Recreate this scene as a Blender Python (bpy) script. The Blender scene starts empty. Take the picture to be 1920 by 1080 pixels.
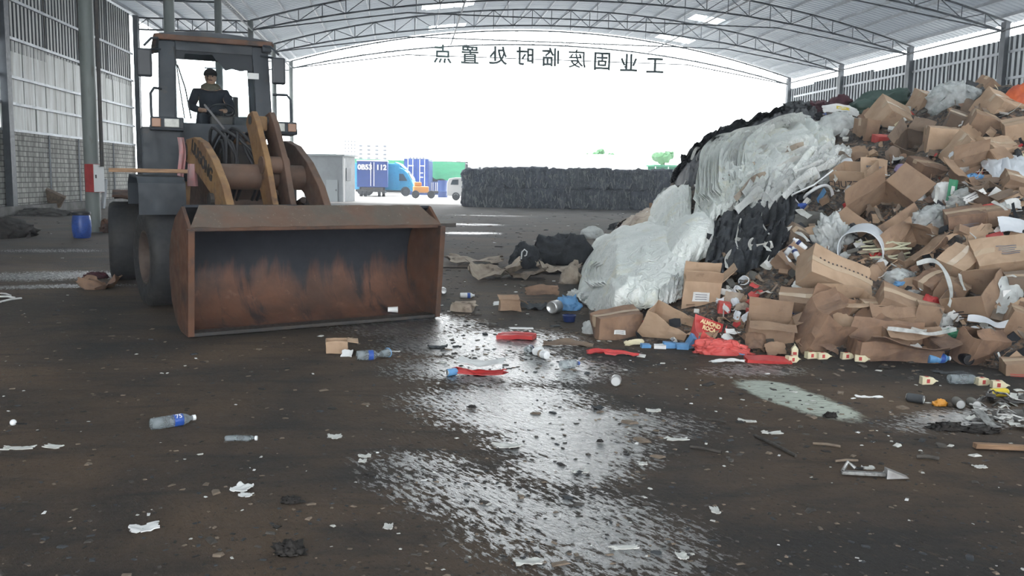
import bpy, math, random
from math import sin, cos, tan, atan, radians, pi, sqrt, exp
from mathutils import Vector, Matrix, noise, Euler

random.seed(7)
SC = bpy.context.scene
COL = SC.collection

# ------------------------------------------------------------------ camera
FPX, HC = 1650.0, 1.75
PSI, PIT, ROL = atan(200 / FPX), atan(203 / FPX), radians(1.1)
FW = Vector((sin(PSI) * cos(PIT), cos(PSI) * cos(PIT), -sin(PIT)))
R0 = Vector((cos(PSI), -sin(PSI), 0))
U0 = R0.cross(FW)
RT = R0 * cos(ROL) + U0 * sin(ROL)
UP = U0 * cos(ROL) - R0 * sin(ROL)
FH = Vector((sin(PSI), cos(PSI), 0))
EYE = Vector((0, 0, HC))
cam = bpy.data.cameras.new('camera')
cam.sensor_width = 36.0
cam.lens = FPX / 1920 * 36.0
cam.clip_end = 1500
camo = bpy.data.objects.new('camera', cam)
COL.objects.link(camo)
camo.matrix_world = Matrix(((RT.x, UP.x, -FW.x, 0), (RT.y, UP.y, -FW.y, 0), (RT.z, UP.z, -FW.z, HC), (0, 0, 0, 1)))
SC.camera = camo

# ------------------------------------------------------------------ sky, sun, exposure
SC.view_settings.view_transform = 'Standard'
SC.view_settings.look = 'None'
SC.view_settings.exposure = 0.0
SC.view_settings.gamma = 1.0
SC.view_settings.use_curve_mapping = False
SC.cycles.use_denoising = True
SC.cycles.max_bounces = 8
SC.cycles.diffuse_bounces = 4
SC.cycles.glossy_bounces = 4
SC.cycles.transparent_max_bounces = 12
wd = bpy.data.worlds.new('overcast_sky')
SC.world = wd
wd.use_nodes = True
bg = wd.node_tree.nodes['Background']
bg.inputs['Color'].default_value = (0.93, 0.97, 1.0, 1)
bg.inputs['Strength'].default_value = 8.0
sun = bpy.data.lights.new('sun', 'SUN')
sun.energy = 3.0
sun.angle = radians(6)
suno = bpy.data.objects.new('sun', sun)
COL.objects.link(suno)
suno.rotation_euler = (radians(-28), radians(14), 0)

# ------------------------------------------------------------------ pixels to points
def ray(px, py):
    return FW + RT * ((px - 960) / FPX) + UP * ((540 - py) / FPX)
def gp(px, py, z=0.0):
    d = ray(px, py)
    return EYE + d * ((z - HC) / d.z)
def at(px, py, b):
    d = ray(px, py)
    return EYE + d * (b / d.dot(FH))
def C(a, b, z=0.0):
    return R0 * a + FH * b + Vector((0, 0, z))
def ab(P):
    return P.dot(R0), P.dot(FH)

# ------------------------------------------------------------------ mesh builder
class MB:
    def __init__(s):
        s.v, s.f, s.m = [], [], []
    def add(s, vs, fs, mi=0, M=None):
        n = len(s.v)
        for p in vs:
            p = Vector(p)
            s.v.append(M @ p if M else p)
        for f in fs:
            s.f.append([i + n for i in f])
            s.m.append(mi)
        return s
    def hexa(s, p, mi=0, M=None):      # 4 bottom, 4 top
        return s.add(p, [(3, 2, 1, 0), (4, 5, 6, 7), (0, 1, 5, 4), (1, 2, 6, 5), (2, 3, 7, 6), (3, 0, 4, 7)], mi, M)
    def box(s, c, d, mi=0, M=None):
        x, y, z = d[0] / 2, d[1] / 2, d[2] / 2
        c = Vector(c)
        return s.hexa([c + Vector(q) for q in ((-x, -y, -z), (x, -y, -z), (x, y, -z), (-x, y, -z), (-x, -y, z), (x, -y, z), (x, y, z), (-x, y, z))], mi, M)
    def bar(s, p0, p1, w, h, mi=0, upv=(0, 0, 1), M=None):
        p0, p1 = Vector(p0), Vector(p1)
        d = (p1 - p0).normalized()
        u = Vector(upv)
        if abs(d.dot(u)) > .97:
            u = Vector((1, 0, 0))
        a = d.cross(u).normalized() * (w / 2)
        b = a.cross(d).normalized() * (h / 2)
        return s.hexa([p0 - a - b, p0 + a - b, p1 + a - b, p1 - a - b, p0 - a + b, p0 + a + b, p1 + a + b, p1 - a + b], mi, M)
    def tube(s, pts, r, n=8, mi=0, M=None, closed=False):
        pts = [Vector(p) for p in pts]
        rs = r if isinstance(r, (list, tuple)) else [r] * len(pts)
        vs, fs = [], []
        u = None
        for i, p in enumerate(pts):
            if closed:
                d = pts[(i + 1) % len(pts)] - pts[i - 1]
            else:
                d = pts[min(i + 1, len(pts) - 1)] - pts[max(i - 1, 0)]
            d.normalize()
            if u is None:
                u = d.orthogonal().normalized()
            else:
                u = (u - d * u.dot(d))
                u = u.normalized() if u.length > 1e-6 else d.orthogonal().normalized()
            w = d.cross(u)
            for k in range(n):
                t = 2 * pi * k / n
                vs.append(p + (u * cos(t) + w * sin(t)) * rs[i])
        L = len(pts)
        for i in range(L if closed else L - 1):
            j = (i + 1) % L
            for k in range(n):
                k2 = (k + 1) % n
                fs.append((i * n + k, i * n + k2, j * n + k2, j * n + k))
        if not closed:
            fs.append(tuple(range(n - 1, -1, -1)))
            fs.append(tuple((L - 1) * n + k for k in range(n)))
        return s.add(vs, fs, mi, M)
    def lathe(s, prof, n=20, mi=0, M=None, caps=False):   # prof (r, z) around local z
        vs, fs = [], []
        for r, z in prof:
            for k in range(n):
                t = 2 * pi * k / n
                vs.append((r * cos(t), r * sin(t), z))
        for i in range(len(prof) - 1):
            for k in range(n):
                k2 = (k + 1) % n
                fs.append((i * n + k, i * n + k2, (i + 1) * n + k2, (i + 1) * n + k))
        if caps and prof[0][0] > 1e-5:
            fs.append(tuple(range(n - 1, -1, -1)))
        if caps and prof[-1][0] > 1e-5:
            fs.append(tuple((len(prof) - 1) * n + k for k in range(n)))
        return s.add(vs, fs, mi, M)
    def prism(s, poly, h0, h1, axis='x', mi=0, M=None):   # polygon in the other two axes, extruded
        def P(a, b, h):
            return (h, a, b) if axis == 'x' else (a, h, b) if axis == 'y' else (a, b, h)
        n = len(poly)
        vs = [P(a, b, h0) for a, b in poly] + [P(a, b, h1) for a, b in poly]
        fs = [tuple(range(n - 1, -1, -1)), tuple(range(n, 2 * n))]
        fs += [(i, (i + 1) % n, n + (i + 1) % n, n + i) for i in range(n)]
        return s.add(vs, fs, mi, M)
    def grid(s, fn, nu, nv, mi=0, M=None):
        vs = [fn(i / nu, j / nv) for i in range(nu + 1) for j in range(nv + 1)]
        fs = [(i * (nv + 1) + j, (i + 1) * (nv + 1) + j, (i + 1) * (nv + 1) + j + 1, i * (nv + 1) + j + 1) for i in range(nu) for j in range(nv)]
        return s.add(vs, fs, mi, M)
    def slab(s, fn, nu, nv, th, mi=0, M=None):  # grid with thickness
        top = [[Vector(fn(i / nu, j / nv)) for j in range(nv + 1)] for i in range(nu + 1)]
        def nrm(i, j):
            a = top[min(i + 1, nu)][j] - top[max(i - 1, 0)][j]
            b = top[i][min(j + 1, nv)] - top[i][max(j - 1, 0)]
            c = a.cross(b)
            return c.normalized() if c.length > 1e-9 else Vector((0, 0, 1))
        vs, w = [], nv + 1
        for i in range(nu + 1):
            for j in range(w):
                vs.append(top[i][j])
        N = len(vs)
        for i in range(nu + 1):
            for j in range(w):
                vs.append(top[i][j] - nrm(i, j) * th)
        fs = []
        for i in range(nu):
            for j in range(nv):
                a, b, c, d = i * w + j, (i + 1) * w + j, (i + 1) * w + j + 1, i * w + j + 1
                fs.append((a, b, c, d))
                fs.append((N + d, N + c, N + b, N + a))
        for i in range(nu):
            a, b = i * w, (i + 1) * w
            fs.append((b, a, N + a, N + b))
            a, b = i * w + nv, (i + 1) * w + nv
            fs.append((a, b, N + b, N + a))
        for j in range(nv):
            fs.append((j, j + 1, N + j + 1, N + j))
            a = nu * w + j
            fs.append((a + 1, a, N + a, N + a + 1))
        return s.add(vs, fs, mi, M)
    def ico(s, r=1.0, sub=2, mi=0, M=None, fn=None):
        import bmesh
        bm = bmesh.new()
        bmesh.ops.create_icosphere(bm, subdivisions=sub, radius=r)
        vs = [v.co.copy() for v in bm.verts]
        fs = [tuple(v.index for v in f.verts) for f in bm.faces]
        bm.free()
        if fn:
            vs = [fn(v) for v in vs]
        return s.add(vs, fs, mi, M)
    def wobble(s, k, amp, seed=0.0):
        o = Vector((seed * 3.1, seed * 7.7, seed * 1.3))
        s.v = [p + noise.noise_vector(p * k + o) * amp for p in s.v]
        return s
    def build(s, name, mats, parent=None, smooth=None, bevel=0.0, M=None):
        me = bpy.data.meshes.new(name)
        me.from_pydata([tuple(p) for p in s.v], [], s.f)
        mats = mats if isinstance(mats, (list, tuple)) else [mats]
        for m in mats:
            me.materials.append(m)
        if len(mats) > 1:
            me.polygons.foreach_set('material_index', s.m)
        if smooth is not None:
            me.polygons.foreach_set('use_smooth', [True] * len(me.polygons))
            if smooth < 179:
                me.set_sharp_from_angle(angle=radians(smooth))
        me.update()
        o = bpy.data.objects.new(name, me)
        COL.objects.link(o)
        if parent:
            o.parent = parent
        if M is not None:
            o.matrix_world = M
        if bevel:
            b = o.modifiers.new('bevel', 'BEVEL')
            b.width, b.segments, b.limit_method, b.angle_limit = bevel, 2, 'ANGLE', radians(40)
        return o

def tag(o, label, cat, group=None, kind=None):
    o['label'] = label
    o['category'] = cat
    if group:
        o['group'] = group
    if kind:
        o['kind'] = kind
    return o
def struct(o):
    o['kind'] = 'structure'
    return o
def stuff(o, label=None, cat=None):
    o['kind'] = 'stuff'
    if label:
        o['label'] = label
        o['category'] = cat
    return o
def thing(name, label, cat, M=None, group=None):
    o = bpy.data.objects.new(name, None)
    o.empty_display_size = .1
    COL.objects.link(o)
    if M is not None:
        o.matrix_world = M
    return tag(o, label, cat, group)
def text(body, size, mat, parent, M, name='lettering', ext=0.001, align='CENTER', bold=0.0):
    cu = bpy.data.curves.new(name, 'FONT')
    cu.body = body
    cu.size = size
    cu.extrude = ext
    cu.offset = bold
    cu.align_x = align
    cu.align_y = 'CENTER'
    cu.materials.append(mat)
    tmp = bpy.data.objects.new(name, cu)
    COL.objects.link(tmp)
    bpy.context.view_layer.update()
    me = bpy.data.meshes.new_from_object(tmp.evaluated_get(bpy.context.evaluated_depsgraph_get()))
    bpy.data.objects.remove(tmp)
    me.name = name
    o = bpy.data.objects.new(name, me)
    COL.objects.link(o)
    if parent:
        o.parent = parent
    o.matrix_local = M
    return o
def frame(P, yaw=0, tilt=0, roll=0):    # axes: right, away, up as seen from where the photo was taken
    B = Matrix(((R0.x, FH.x, 0), (R0.y, FH.y, 0), (0, 0, 1))).to_4x4()
    return Matrix.Translation(P) @ B @ Matrix.Rotation(radians(roll), 4, 'Y') @ Matrix.Rotation(radians(tilt), 4, 'X') @ Matrix.Rotation(radians(yaw), 4, 'Z')
def copy_tree(o, parent=None):
    c = o.copy()
    COL.objects.link(c)
    if parent:
        c.parent = parent
    for ch in list(o.children):
        copy_tree(ch, c)
    return c

# ------------------------------------------------------------------ materials
def setv(nd, key, val):
    s = nd.inputs[key]
    if isinstance(val, bpy.types.NodeSocket):
        nd.id_data.links.new(val, s)
    else:
        if s.type == 'RGBA' and len(val) == 3:
            val = (*val, 1)
        s.default_value = val
class NT:
    def __init__(s, name):
        s.mat = bpy.data.materials.new(name)
        s.mat.use_nodes = True
        s.t = s.mat.node_tree
        s.bsdf = s.t.nodes['Principled BSDF']
        s.out = s.t.nodes['Material Output']
    def n(s, typ, ins=None, **props):
        nd = s.t.nodes.new(typ)
        for k, v in props.items():
            setattr(nd, k, v)
        for k, v in (ins or {}).items():
            setv(nd, k, v)
        return nd
    def coord(s, which='Object'):
        return s.n('ShaderNodeTexCoord').outputs[which]
    def pos(s):
        return s.n('ShaderNodeNewGeometry').outputs['Position']
    def noise(s, vec, scale, detail=4, rough=.55, dist=0.0):
        return s.n('ShaderNodeTexNoise', {'Vector': vec, 'Scale': scale, 'Detail': detail, 'Roughness': rough, 'Distortion': dist}).outputs[0]
    def ramp(s, fac, a, b, ca=0.0, cb=1.0):
        return s.n('ShaderNodeMapRange', {'Value': fac, 'From Min': a, 'From Max': b, 'To Min': ca, 'To Max': cb}).outputs[0]
    def mix(s, fac, a, b):
        nd = s.n('ShaderNodeMix', data_type='RGBA')
        setv(nd, 0, fac)
        setv(nd, 6, a)
        setv(nd, 7, b)
        return nd.outputs[2]
    def math(s, op, a, b=0.0):
        nd = s.n('ShaderNodeMath', operation=op)
        setv(nd, 0, a)
        setv(nd, 1, b)
        return nd.outputs[0]
    def bump(s, h, strength=.3, dist=.02):
        return s.n('ShaderNodeBump', {'Height': h, 'Strength': strength, 'Distance': dist}).outputs[0]
    def b(s, **k):
        for a, v in k.items():
            setv(s.bsdf, a.replace('_', ' '), v)
        return s.mat
    def scaled(s, vec, sc):
        return s.n('ShaderNodeMapping', {'Vector': vec, 'Scale': sc}).outputs[0]
    def surface(s, sh):
        s.t.links.new(sh, s.out.inputs['Surface'])
        return s.mat

def plain(name, col, rough=.6, metal=0.0, **k):
    n = NT(name)
    return n.b(Base_Color=col, Roughness=rough, Metallic=metal, **k)
def dirty(name, c1, c2, scale=3.0, lo=.4, hi=.62, rough=.7, metal=0.0, bump=.15, c3=None, s3=14.0, lo3=.55, hi3=.68, stretch=None, bd=.01, bscale=None):
    n = NT(name)
    v = n.coord()
    if stretch:
        v = n.scaled(v, stretch)
    f = n.ramp(n.noise(v, scale, 6, .6, .3), lo, hi)
    c = n.mix(f, c1, c2)
    if c3:
        c = n.mix(n.ramp(n.noise(v, s3, 5, .6), lo3, hi3), c, c3)
    r = n.ramp(n.noise(v, scale * 4, 3), .3, .7, rough - .12, min(1, rough + .12))
    return n.b(Base_Color=c, Roughness=r, Metallic=metal, Normal=n.bump(n.noise(v, bscale or scale * 6, 6), bump, bd))
def plastic_film(name, col=(.85, .88, .88), clear=.55, rough=.25):
    n = NT(name)
    v = n.coord()
    bmp = n.bump(n.noise(v, 9, 5, .6, 1.0), .6, .03)
    tr = n.n('ShaderNodeBsdfTransparent', {'Color': (.95, .97, .97)})
    n.b(Base_Color=col, Roughness=rough, Normal=bmp)
    tl = n.n('ShaderNodeBsdfTranslucent', {'Color': col})
    m1 = n.n('ShaderNodeMixShader', {0: .35, 1: n.bsdf.outputs[0], 2: tl.outputs[0]})
    f = n.ramp(n.noise(v, 5, 4), .35, .65, max(0, clear - .25), min(1, clear + .25))
    m2 = n.n('ShaderNodeMixShader', {0: f, 1: m1.outputs[0], 2: tr.outputs[0]})
    return n.surface(m2.outputs[0])
def glass(name, col=(.9, .95, .97), gloss=.1, rough=.03):
    n = NT(name)
    tr = n.n('ShaderNodeBsdfTransparent', {'Color': col})
    gl = n.n('ShaderNodeBsdfGlossy', {'Roughness': rough})
    return n.surface(n.n('ShaderNodeMixShader', {0: gloss, 1: tr.outputs[0], 2: gl.outputs[0]}).outputs[0])
M = {}
CARD = [
    dirty('cardboard_tan', (.47, .33, .225), (.37, .25, .165), 2.2, rough=.85, bump=.12, c3=(.22, .14, .09), lo3=.62, hi3=.8, s3=6),
    dirty('cardboard_brown', (.32, .212, .14), (.235, .152, .10), 2.4, rough=.85, bump=.15, c3=(.16, .10, .07), lo3=.6, hi3=.78, s3=7),
    dirty('cardboard_stained', (.27, .165, .105), (.15, .092, .064), 2.8, rough=.8, bump=.2, c3=(.12, .075, .055), lo3=.56, hi3=.72, s3=5),
    dirty('cardboard_dull', (.20, .145, .105), (.145, .102, .075), 2.0, rough=.9, bump=.15, c3=(.14, .10, .075), lo3=.6, hi3=.8, s3=6),
]
M['tape'] = plain('packing_tape', (.50, .38, .27), .25)
M['ink'] = plain('print_ink', (.055, .045, .045), .8)
M['redink'] = plain('red_print', (.45, .06, .05), .7)
M['greyink'] = plain('grey_print', (.15, .15, .18), .8)
M['paper'] = dirty('white_paper', (.74, .74, .73), (.60, .60, .59), 3, rough=.8, bump=.1)
def rumpled(name, c1, c2, c3, k=1.0):
    n = NT(name)
    v = n.coord()
    w = n.noise(v, 2.6 * k, 3, .5, 1.6)
    rid = n.math('ABSOLUTE', n.math('SUBTRACT', w, .5))
    w2 = n.math('ABSOLUTE', n.math('SUBTRACT', n.noise(v, 6.5 * k, 4, .55, 1.2), .5))
    h = n.math('ADD', n.ramp(rid, 0, .09, 1, 0), n.math('MULTIPLY', n.ramp(w2, 0, .10, 1, 0), .45))
    c = n.mix(n.ramp(n.noise(v, 1.6, 5), .4, .62), c1, c2)
    c = n.mix(n.ramp(n.noise(v, 2.2, 5, .6), .56, .7), c, c3)
    return n.b(Base_Color=c, Roughness=.9, Normal=n.bump(h, .5, .045 / k))
M['cloth'] = rumpled('white_cloth', (.78, .80, .77), (.68, .71, .68), (.70, .69, .58))
M['cloth2'] = rumpled('grey_white_cloth', (.70, .71, .69), (.52, .53, .52), (.50, .48, .40), 1.6)
M['beige'] = dirty('beige_wrapping', (.42, .35, .28), (.27, .215, .17), 3.2, rough=.85, bump=.3, c3=(.12, .09, .07), s3=6, lo3=.58, hi3=.7)
M['black'] = dirty('black_fabric', (.010, .012, .016), (.026, .030, .038), 4, rough=.7, bump=.4, bd=.02)
M['charcoal'] = dirty('charcoal_rag', (.05, .055, .06), (.022, .024, .028), 4, rough=.8, bump=.3)
M['greysack'] = dirty('grey_sack', (.135, .13, .115), (.085, .082, .075), 4, rough=.85, bump=.3)
M['maroon'] = dirty('maroon_cloth', (.075, .02, .03), (.035, .014, .018), 4, rough=.85, bump=.3)
M['tarp'] = dirty('dark_green_tarp', (.035, .075, .058), (.02, .045, .036), 2, rough=.6, bump=.3)
M['orange'] = dirty('orange_sack', (.58, .12, .04), (.42, .075, .03), 5, rough=.7, bump=.3)
M['red'] = dirty('red_print_card', (.52, .045, .042), (.38, .028, .03), 3, rough=.45, bump=.1)
M['pinkred'] = dirty('coral_red_card', (.64, .105, .09), (.52, .065, .06), 3, rough=.5, bump=.1)
M['purple'] = dirty('violet_card', (.10, .05, .20), (.06, .03, .12), 3, rough=.6)
M['lilac'] = plain('lilac_cloth', (.32, .26, .42), .8)
M['blue'] = dirty('blue_plastic', (.03, .10, .42), (.02, .06, .27), 4, rough=.35, bump=.1)
M['navy'] = dirty('navy_plastic', (.012, .03, .14), (.008, .02, .09), 4, rough=.4, bump=.1)
M['lightblue'] = dirty('light_blue_plastic', (.13, .32, .58), (.09, .24, .46), 4, rough=.4, bump=.2)
M['green'] = dirty('green_print', (.02, .22, .10), (.015, .16, .08), 4, rough=.5)
M['yellow'] = plain('yellow_can', (.65, .50, .03), .35)
M['orangecan'] = plain('orange_wrapper', (.60, .26, .03), .4)
M['cream'] = dirty('cream_carton', (.70, .64, .44), (.60, .53, .36), 9, rough=.5, bump=.1)
M['cream_cable'] = plain('cream_cable', (.48, .46, .33), .6)
M['foam'] = dirty('white_foam', (.68, .71, .75), (.56, .59, .63), 2, rough=.6, bump=.08)
M['steel_lid'] = plain('tin_lid', (.62, .63, .63), .35, .8)
M['tin'] = dirty('tin_can', (.42, .42, .42), (.28, .27, .26), 6, rough=.45, metal=.6)
M['blackplastic'] = plain('black_plastic', (.012, .012, .014), .35)
M['film'] = plastic_film('clear_plastic_film', (.80, .83, .83), .45)
M['film2'] = plastic_film('milky_plastic_film', (.78, .80, .79), .18, .35)
M['pet'] = plastic_film('clear_bottle_plastic', (.42, .47, .50), .6, .08)
M['white'] = plain('white_plastic', (.78, .79, .80), .4)
M['strip'] = dirty('white_strip', (.60, .60, .57), (.44, .43, .40), 6, rough=.8, bump=.2)
M['brownstrip'] = dirty('brown_strip', (.22, .165, .12), (.13, .10, .075), 6, rough=.8, bump=.2)
M['wood'] = dirty('weathered_wood', (.33, .20, .115), (.20, .12, .07), 5, rough=.8, stretch=(1, 8, 8), bump=.3)
M['stick'] = dirty('muddy_stick', (.07, .06, .05), (.035, .03, .026), 8, rough=.7)
M['clod'] = dirty('black_clod', (.016, .014, .013), (.03, .025, .022), 9, rough=.8, bump=.5)
M['scrapmetal'] = dirty('scrap_metal', (.34, .34, .33), (.12, .115, .11), 14, rough=.4, metal=.7, bump=.3)

# hall
M['steel'] = dirty('grey_steel', (.065, .076, .088), (.048, .056, .064), 2, rough=.55, metal=.2, bump=.08)
M['pole'] = dirty('painted_steel_pole', (.20, .225, .215), (.13, .15, .145), 1.4, rough=.5, bump=.08, stretch=(1, 1, .25), c3=(.10, .085, .07), s3=5, lo3=.6, hi3=.75)
M['purlin'] = dirty('galvanised_purlin', (.34, .37, .40), (.27, .29, .32), 2, rough=.5, metal=.2, bump=.05)
def roof_mat():
    n = NT('roof_sheet')
    p = n.pos()
    v = n.scaled(p, (.25, 1.2, .25))
    c = n.mix(n.ramp(n.noise(v, .8, 5), .35, .65), (.235, .265, .29), (.185, .21, .235))
    sh = n.n('ShaderNodeBsdfTranslucent', {'Color': (.34, .38, .42)})
    n.b(Base_Color=c, Roughness=.55, Metallic=.1)
    return n.surface(n.n('ShaderNodeMixShader', {0: .06, 1: n.bsdf.outputs[0], 2: sh.outputs[0]}).outputs[0])
M['roof'] = roof_mat()
def skylight_mat():
    n = NT('skylight_sheet')
    tl = n.n('ShaderNodeBsdfTranslucent', {'Color': (.85, .9, .9)})
    tr = n.n('ShaderNodeBsdfTransparent', {'Color': (.8, .85, .85)})
    return n.surface(n.n('ShaderNodeMixShader', {0: .35, 1: tl.outputs[0], 2: tr.outputs[0]}).outputs[0])
M['skylight'] = skylight_mat()
def cladding(name, c1, c2, streak, tl=.25):
    n = NT(name)
    p = n.pos()
    st = n.scaled(p, (3.0, 3.0, .22))
    f = n.ramp(n.noise(st, 1.6, 6, .65), .42, .66)
    c = n.mix(n.ramp(n.noise(p, .35, 3), .35, .65), c1, c2)
    c = n.mix(n.math('MULTIPLY', f, .75), c, streak)
    n.b(Base_Color=c, Roughness=.55)
    t = n.n('ShaderNodeBsdfTranslucent', {'Color': c})
    return n.surface(n.n('ShaderNodeMixShader', {0: tl, 1: n.bsdf.outputs[0], 2: t.outputs[0]}).outputs[0])
M['clad_right'] = cladding('pale_corrugated_sheet', (.40, .44, .46), (.34, .375, .39), (.20, .215, .225), .12)
M['clad_left'] = cladding('stained_corrugated_sheet', (.34, .36, .345), (.27, .285, .275), (.08, .078, .07), .05)
M['panel_left'] = cladding('stained_flat_panel', (.60, .63, .62), (.50, .53, .51), (.17, .16, .14), .06)
def block_wall():
    n = NT('concrete_block_wall')
    p = n.pos()
    sx = n.n('ShaderNodeSeparateXYZ', {0: p})
    v = n.n('ShaderNodeCombineXYZ', {'X': sx.outputs['Y'], 'Y': sx.outputs['Z'], 'Z': 0.0}).outputs[0]
    br = n.n('ShaderNodeTexBrick', {'Vector': v, 'Color1': (.52, .52, .49), 'Color2': (.38, .38, .355), 'Mortar': (.13, .125, .115), 'Scale': 1.0, 'Mortar Size': .02, 'Brick Width': .42, 'Row Height': .21})
    st = n.scaled(p, (1, 2.2, .3))
    f = n.ramp(n.noise(st, 1.3, 6, .65), .44, .66)
    c = n.mix(n.math('MULTIPLY', f, .85), br.outputs[0], (.075, .07, .062))
    return n.b(Base_Color=c, Roughness=.9, Normal=n.bump(br.outputs[1], -.4, .02))
M['block'] = block_wall()
M['concrete'] = dirty('stained_concrete', (.17, .17, .165), (.09, .088, .083), 1.6, rough=.8, bump=.25)

def floor_mat():
    n = NT('wet_dirty_floor')
    p = n.pos()
    sx = n.n('ShaderNodeSeparateXYZ', {0: p})
    # tyre-dragged streaks run across the hall, so the grain is stretched in X
    tilt = n.n('ShaderNodeMapping', {'Vector': p, 'Rotation': (0, 0, radians(14)), 'Scale': (.45, 1.5, 1)}).outputs[0]
    big = n.noise(p, .45, 5, .6, .4)
    mid = n.noise(tilt, 2.2, 7, .65, .5)
    drag = n.n('ShaderNodeMapping', {'Vector': p, 'Rotation': (0, 0, radians(-62)), 'Scale': (2.4, .95, 1)}, vector_type='TEXTURE').outputs[0]
    fine = n.noise(drag, 15, 8, .72)
    grit = n.noise(p, 60, 6, .7)
    c = n.mix(n.ramp(big, .38, .62), (.036, .032, .029), (.108, .073, .048))
    c = n.mix(n.ramp(mid, .48, .70, 0, .85), c, (.028, .026, .025))
    c = n.mix(n.ramp(fine, .54, .70, 0, .8), c, (.088, .068, .05))
    c = n.mix(n.ramp(n.noise(p, 34, 5, .7), .56, .68, 0, .85), c, (.018, .016, .015))
    c = n.mix(n.ramp(grit, .64, .72, 0, .8), c, (.20, .18, .16))
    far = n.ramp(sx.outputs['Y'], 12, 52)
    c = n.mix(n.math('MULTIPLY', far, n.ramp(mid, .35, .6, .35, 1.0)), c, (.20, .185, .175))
    # puddles: soft ellipses (centre, half axes, turn, softness), broken up by noise
    def blob(P, Q, w, k=1.0):
        P, Q = gp(*P), gp(*Q)
        cc, d = (P + Q) / 2, (Q - P)
        m = n.n('ShaderNodeMapping', {'Vector': p, 'Location': (cc.x, cc.y, 0), 'Rotation': (0, 0, math.atan2(d.y, d.x)), 'Scale': (d.length / 2 + w * .4, w, 1e3)}, vector_type='TEXTURE')
        l = n.n('ShaderNodeVectorMath', {0: m.outputs[0]}, operation='LENGTH').outputs[1]
        return n.math('MULTIPLY', n.ramp(l, .25, 1.25, 1.0, 0.0), k)
    def union(bl):
        r = bl[0]
        for q in bl[1:]:
            r = n.math('MAXIMUM', r, q)
        return r
    wet = union([blob((680, 604), (850, 610), .9, .95), blob((770, 645), (1030, 640), .9, .9), blob((790, 690), (1100, 690), .75, .9), blob((790, 750), (1080, 750), .55, .85),
                 blob((850, 780), (1260, 795), .5, 1.0), blob((960, 820), (1190, 850), .5, .95), blob((990, 870), (1150, 880), .4, .85), blob((740, 880), (1080, 990), .4, .62), blob((960, 930), (1230, 1070), .6, .62), blob((700, 860), (860, 880), .3, .5),
                 blob((836, 420), (940, 422), 1.1, .42), blob((836, 437), (930, 437), .8, .62), blob((840, 403), (1010, 406), .9, .34),
                 blob((0, 404), (140, 402), 1.0, .6), blob((-60, 520), (235, 514), .8, .72), blob((-60, 540), (240, 534), .3, .7), blob((0, 470), (200, 470), .6, .4),
                 blob((1330, 700), (1500, 690), .3, .6), blob((1690, 800), (1900, 775), .3, .7)])
    brk = n.math('ADD', n.math('MULTIPLY', n.noise(drag, 2.2, 6, .65), .5), n.math('MULTIPLY', n.noise(drag, 16, 7, .75), .82))
    crisp = n.noise(drag, 30, 4, .7)
    wm = n.ramp(n.math('ADD', n.math('ADD', wet, n.math('MULTIPLY', n.math('SUBTRACT', brk, .66), 1.6)), n.math('MULTIPLY', n.math('SUBTRACT', crisp, .5), 2.6)), .30, .46)
    wm = n.math('MULTIPLY', wm, n.ramp(wet, .02, .22))
    # spilled pale liquid
    sp = n.math('MAXIMUM', blob((1390, 712), (1600, 785), .3), blob((1410, 715), (1480, 740), .28))
    sm = n.ramp(n.math('ADD', sp, n.math('SUBTRACT', brk, .66)), .3, .5)
    sm = n.math('MULTIPLY', sm, n.ramp(n.noise(tilt, 18, 5, .7), .32, .5, .3, 1))
    c = n.mix(wm, c, (.026, .025, .025))
    c = n.mix(sm, c, (.50, .54, .47))
    rough = n.ramp(wm, 0, 1, .82, .25)
    rough = n.math('ADD', rough, n.ramp(fine, .3, .7, -.08, .1))
    h = n.math('ADD', n.math('MULTIPLY', mid, .8), n.math('ADD', n.math('MULTIPLY', fine, .5), n.math('ADD', n.math('MULTIPLY', grit, .16), n.math('MULTIPLY', crisp, .5))))
    b1 = n.n('ShaderNodeBump', {'Height': h, 'Strength': n.ramp(wm, 0, 1, .75, .42), 'Distance': .05}).outputs[0]
    n.b(Specular_IOR_Level=n.ramp(wm, 0, 1, .25, 1.0), Coat_Weight=n.math('MULTIPLY', wm, .9), Coat_Roughness=.40, Coat_IOR=2.2, Coat_Normal=b1)
    return n.b(Base_Color=c, Roughness=rough, Normal=b1)
M['floor'] = floor_mat()
M['yard'] = dirty('yard_concrete', (.46, .44, .42), (.38, .365, .345), .15, rough=.85, bump=.05)

# loader
M['rust'] = dirty('rusty_plate', (.135, .062, .034), (.085, .048, .032), 1.8, rough=.65, metal=.2, bump=.25, c3=(.045, .034, .03), s3=3.2, lo3=.52, hi3=.68)
def scraped():
    n = NT('rusty_shaded_bucket_steel')
    v = n.coord()
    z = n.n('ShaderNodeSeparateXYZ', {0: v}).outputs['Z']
    st = n.n('ShaderNodeMapping', {'Vector': v, 'Rotation': (0, radians(28), 0), 'Scale': (3.2, 1, .55)}).outputs[0]
    stn = n.noise(st, 1.6, 5, .6, .5)
    c = n.mix(n.ramp(n.noise(v, 1.7, 6, .65, .4), .4, .62), (.15, .068, .040), (.085, .046, .032))
    c = n.mix(n.ramp(stn, .54, .66), c, (.035, .027, .027))
    c = n.mix(n.ramp(n.noise(v, 9, 5), .62, .75), c, (.19, .10, .065))
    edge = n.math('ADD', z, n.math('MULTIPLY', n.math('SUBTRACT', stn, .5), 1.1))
    c = n.mix(n.ramp(edge, .42, .72), c, (.017, .020, .028))     # shade under the overhanging top, painted in as a dark tone
    return n.b(Base_Color=c, Roughness=n.ramp(n.noise(v, 6, 4), .3, .7, .5, .75), Metallic=.15, Normal=n.bump(n.noise(v, 12, 6), .25, .015))
M['rustin'] = scraped()
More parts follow.
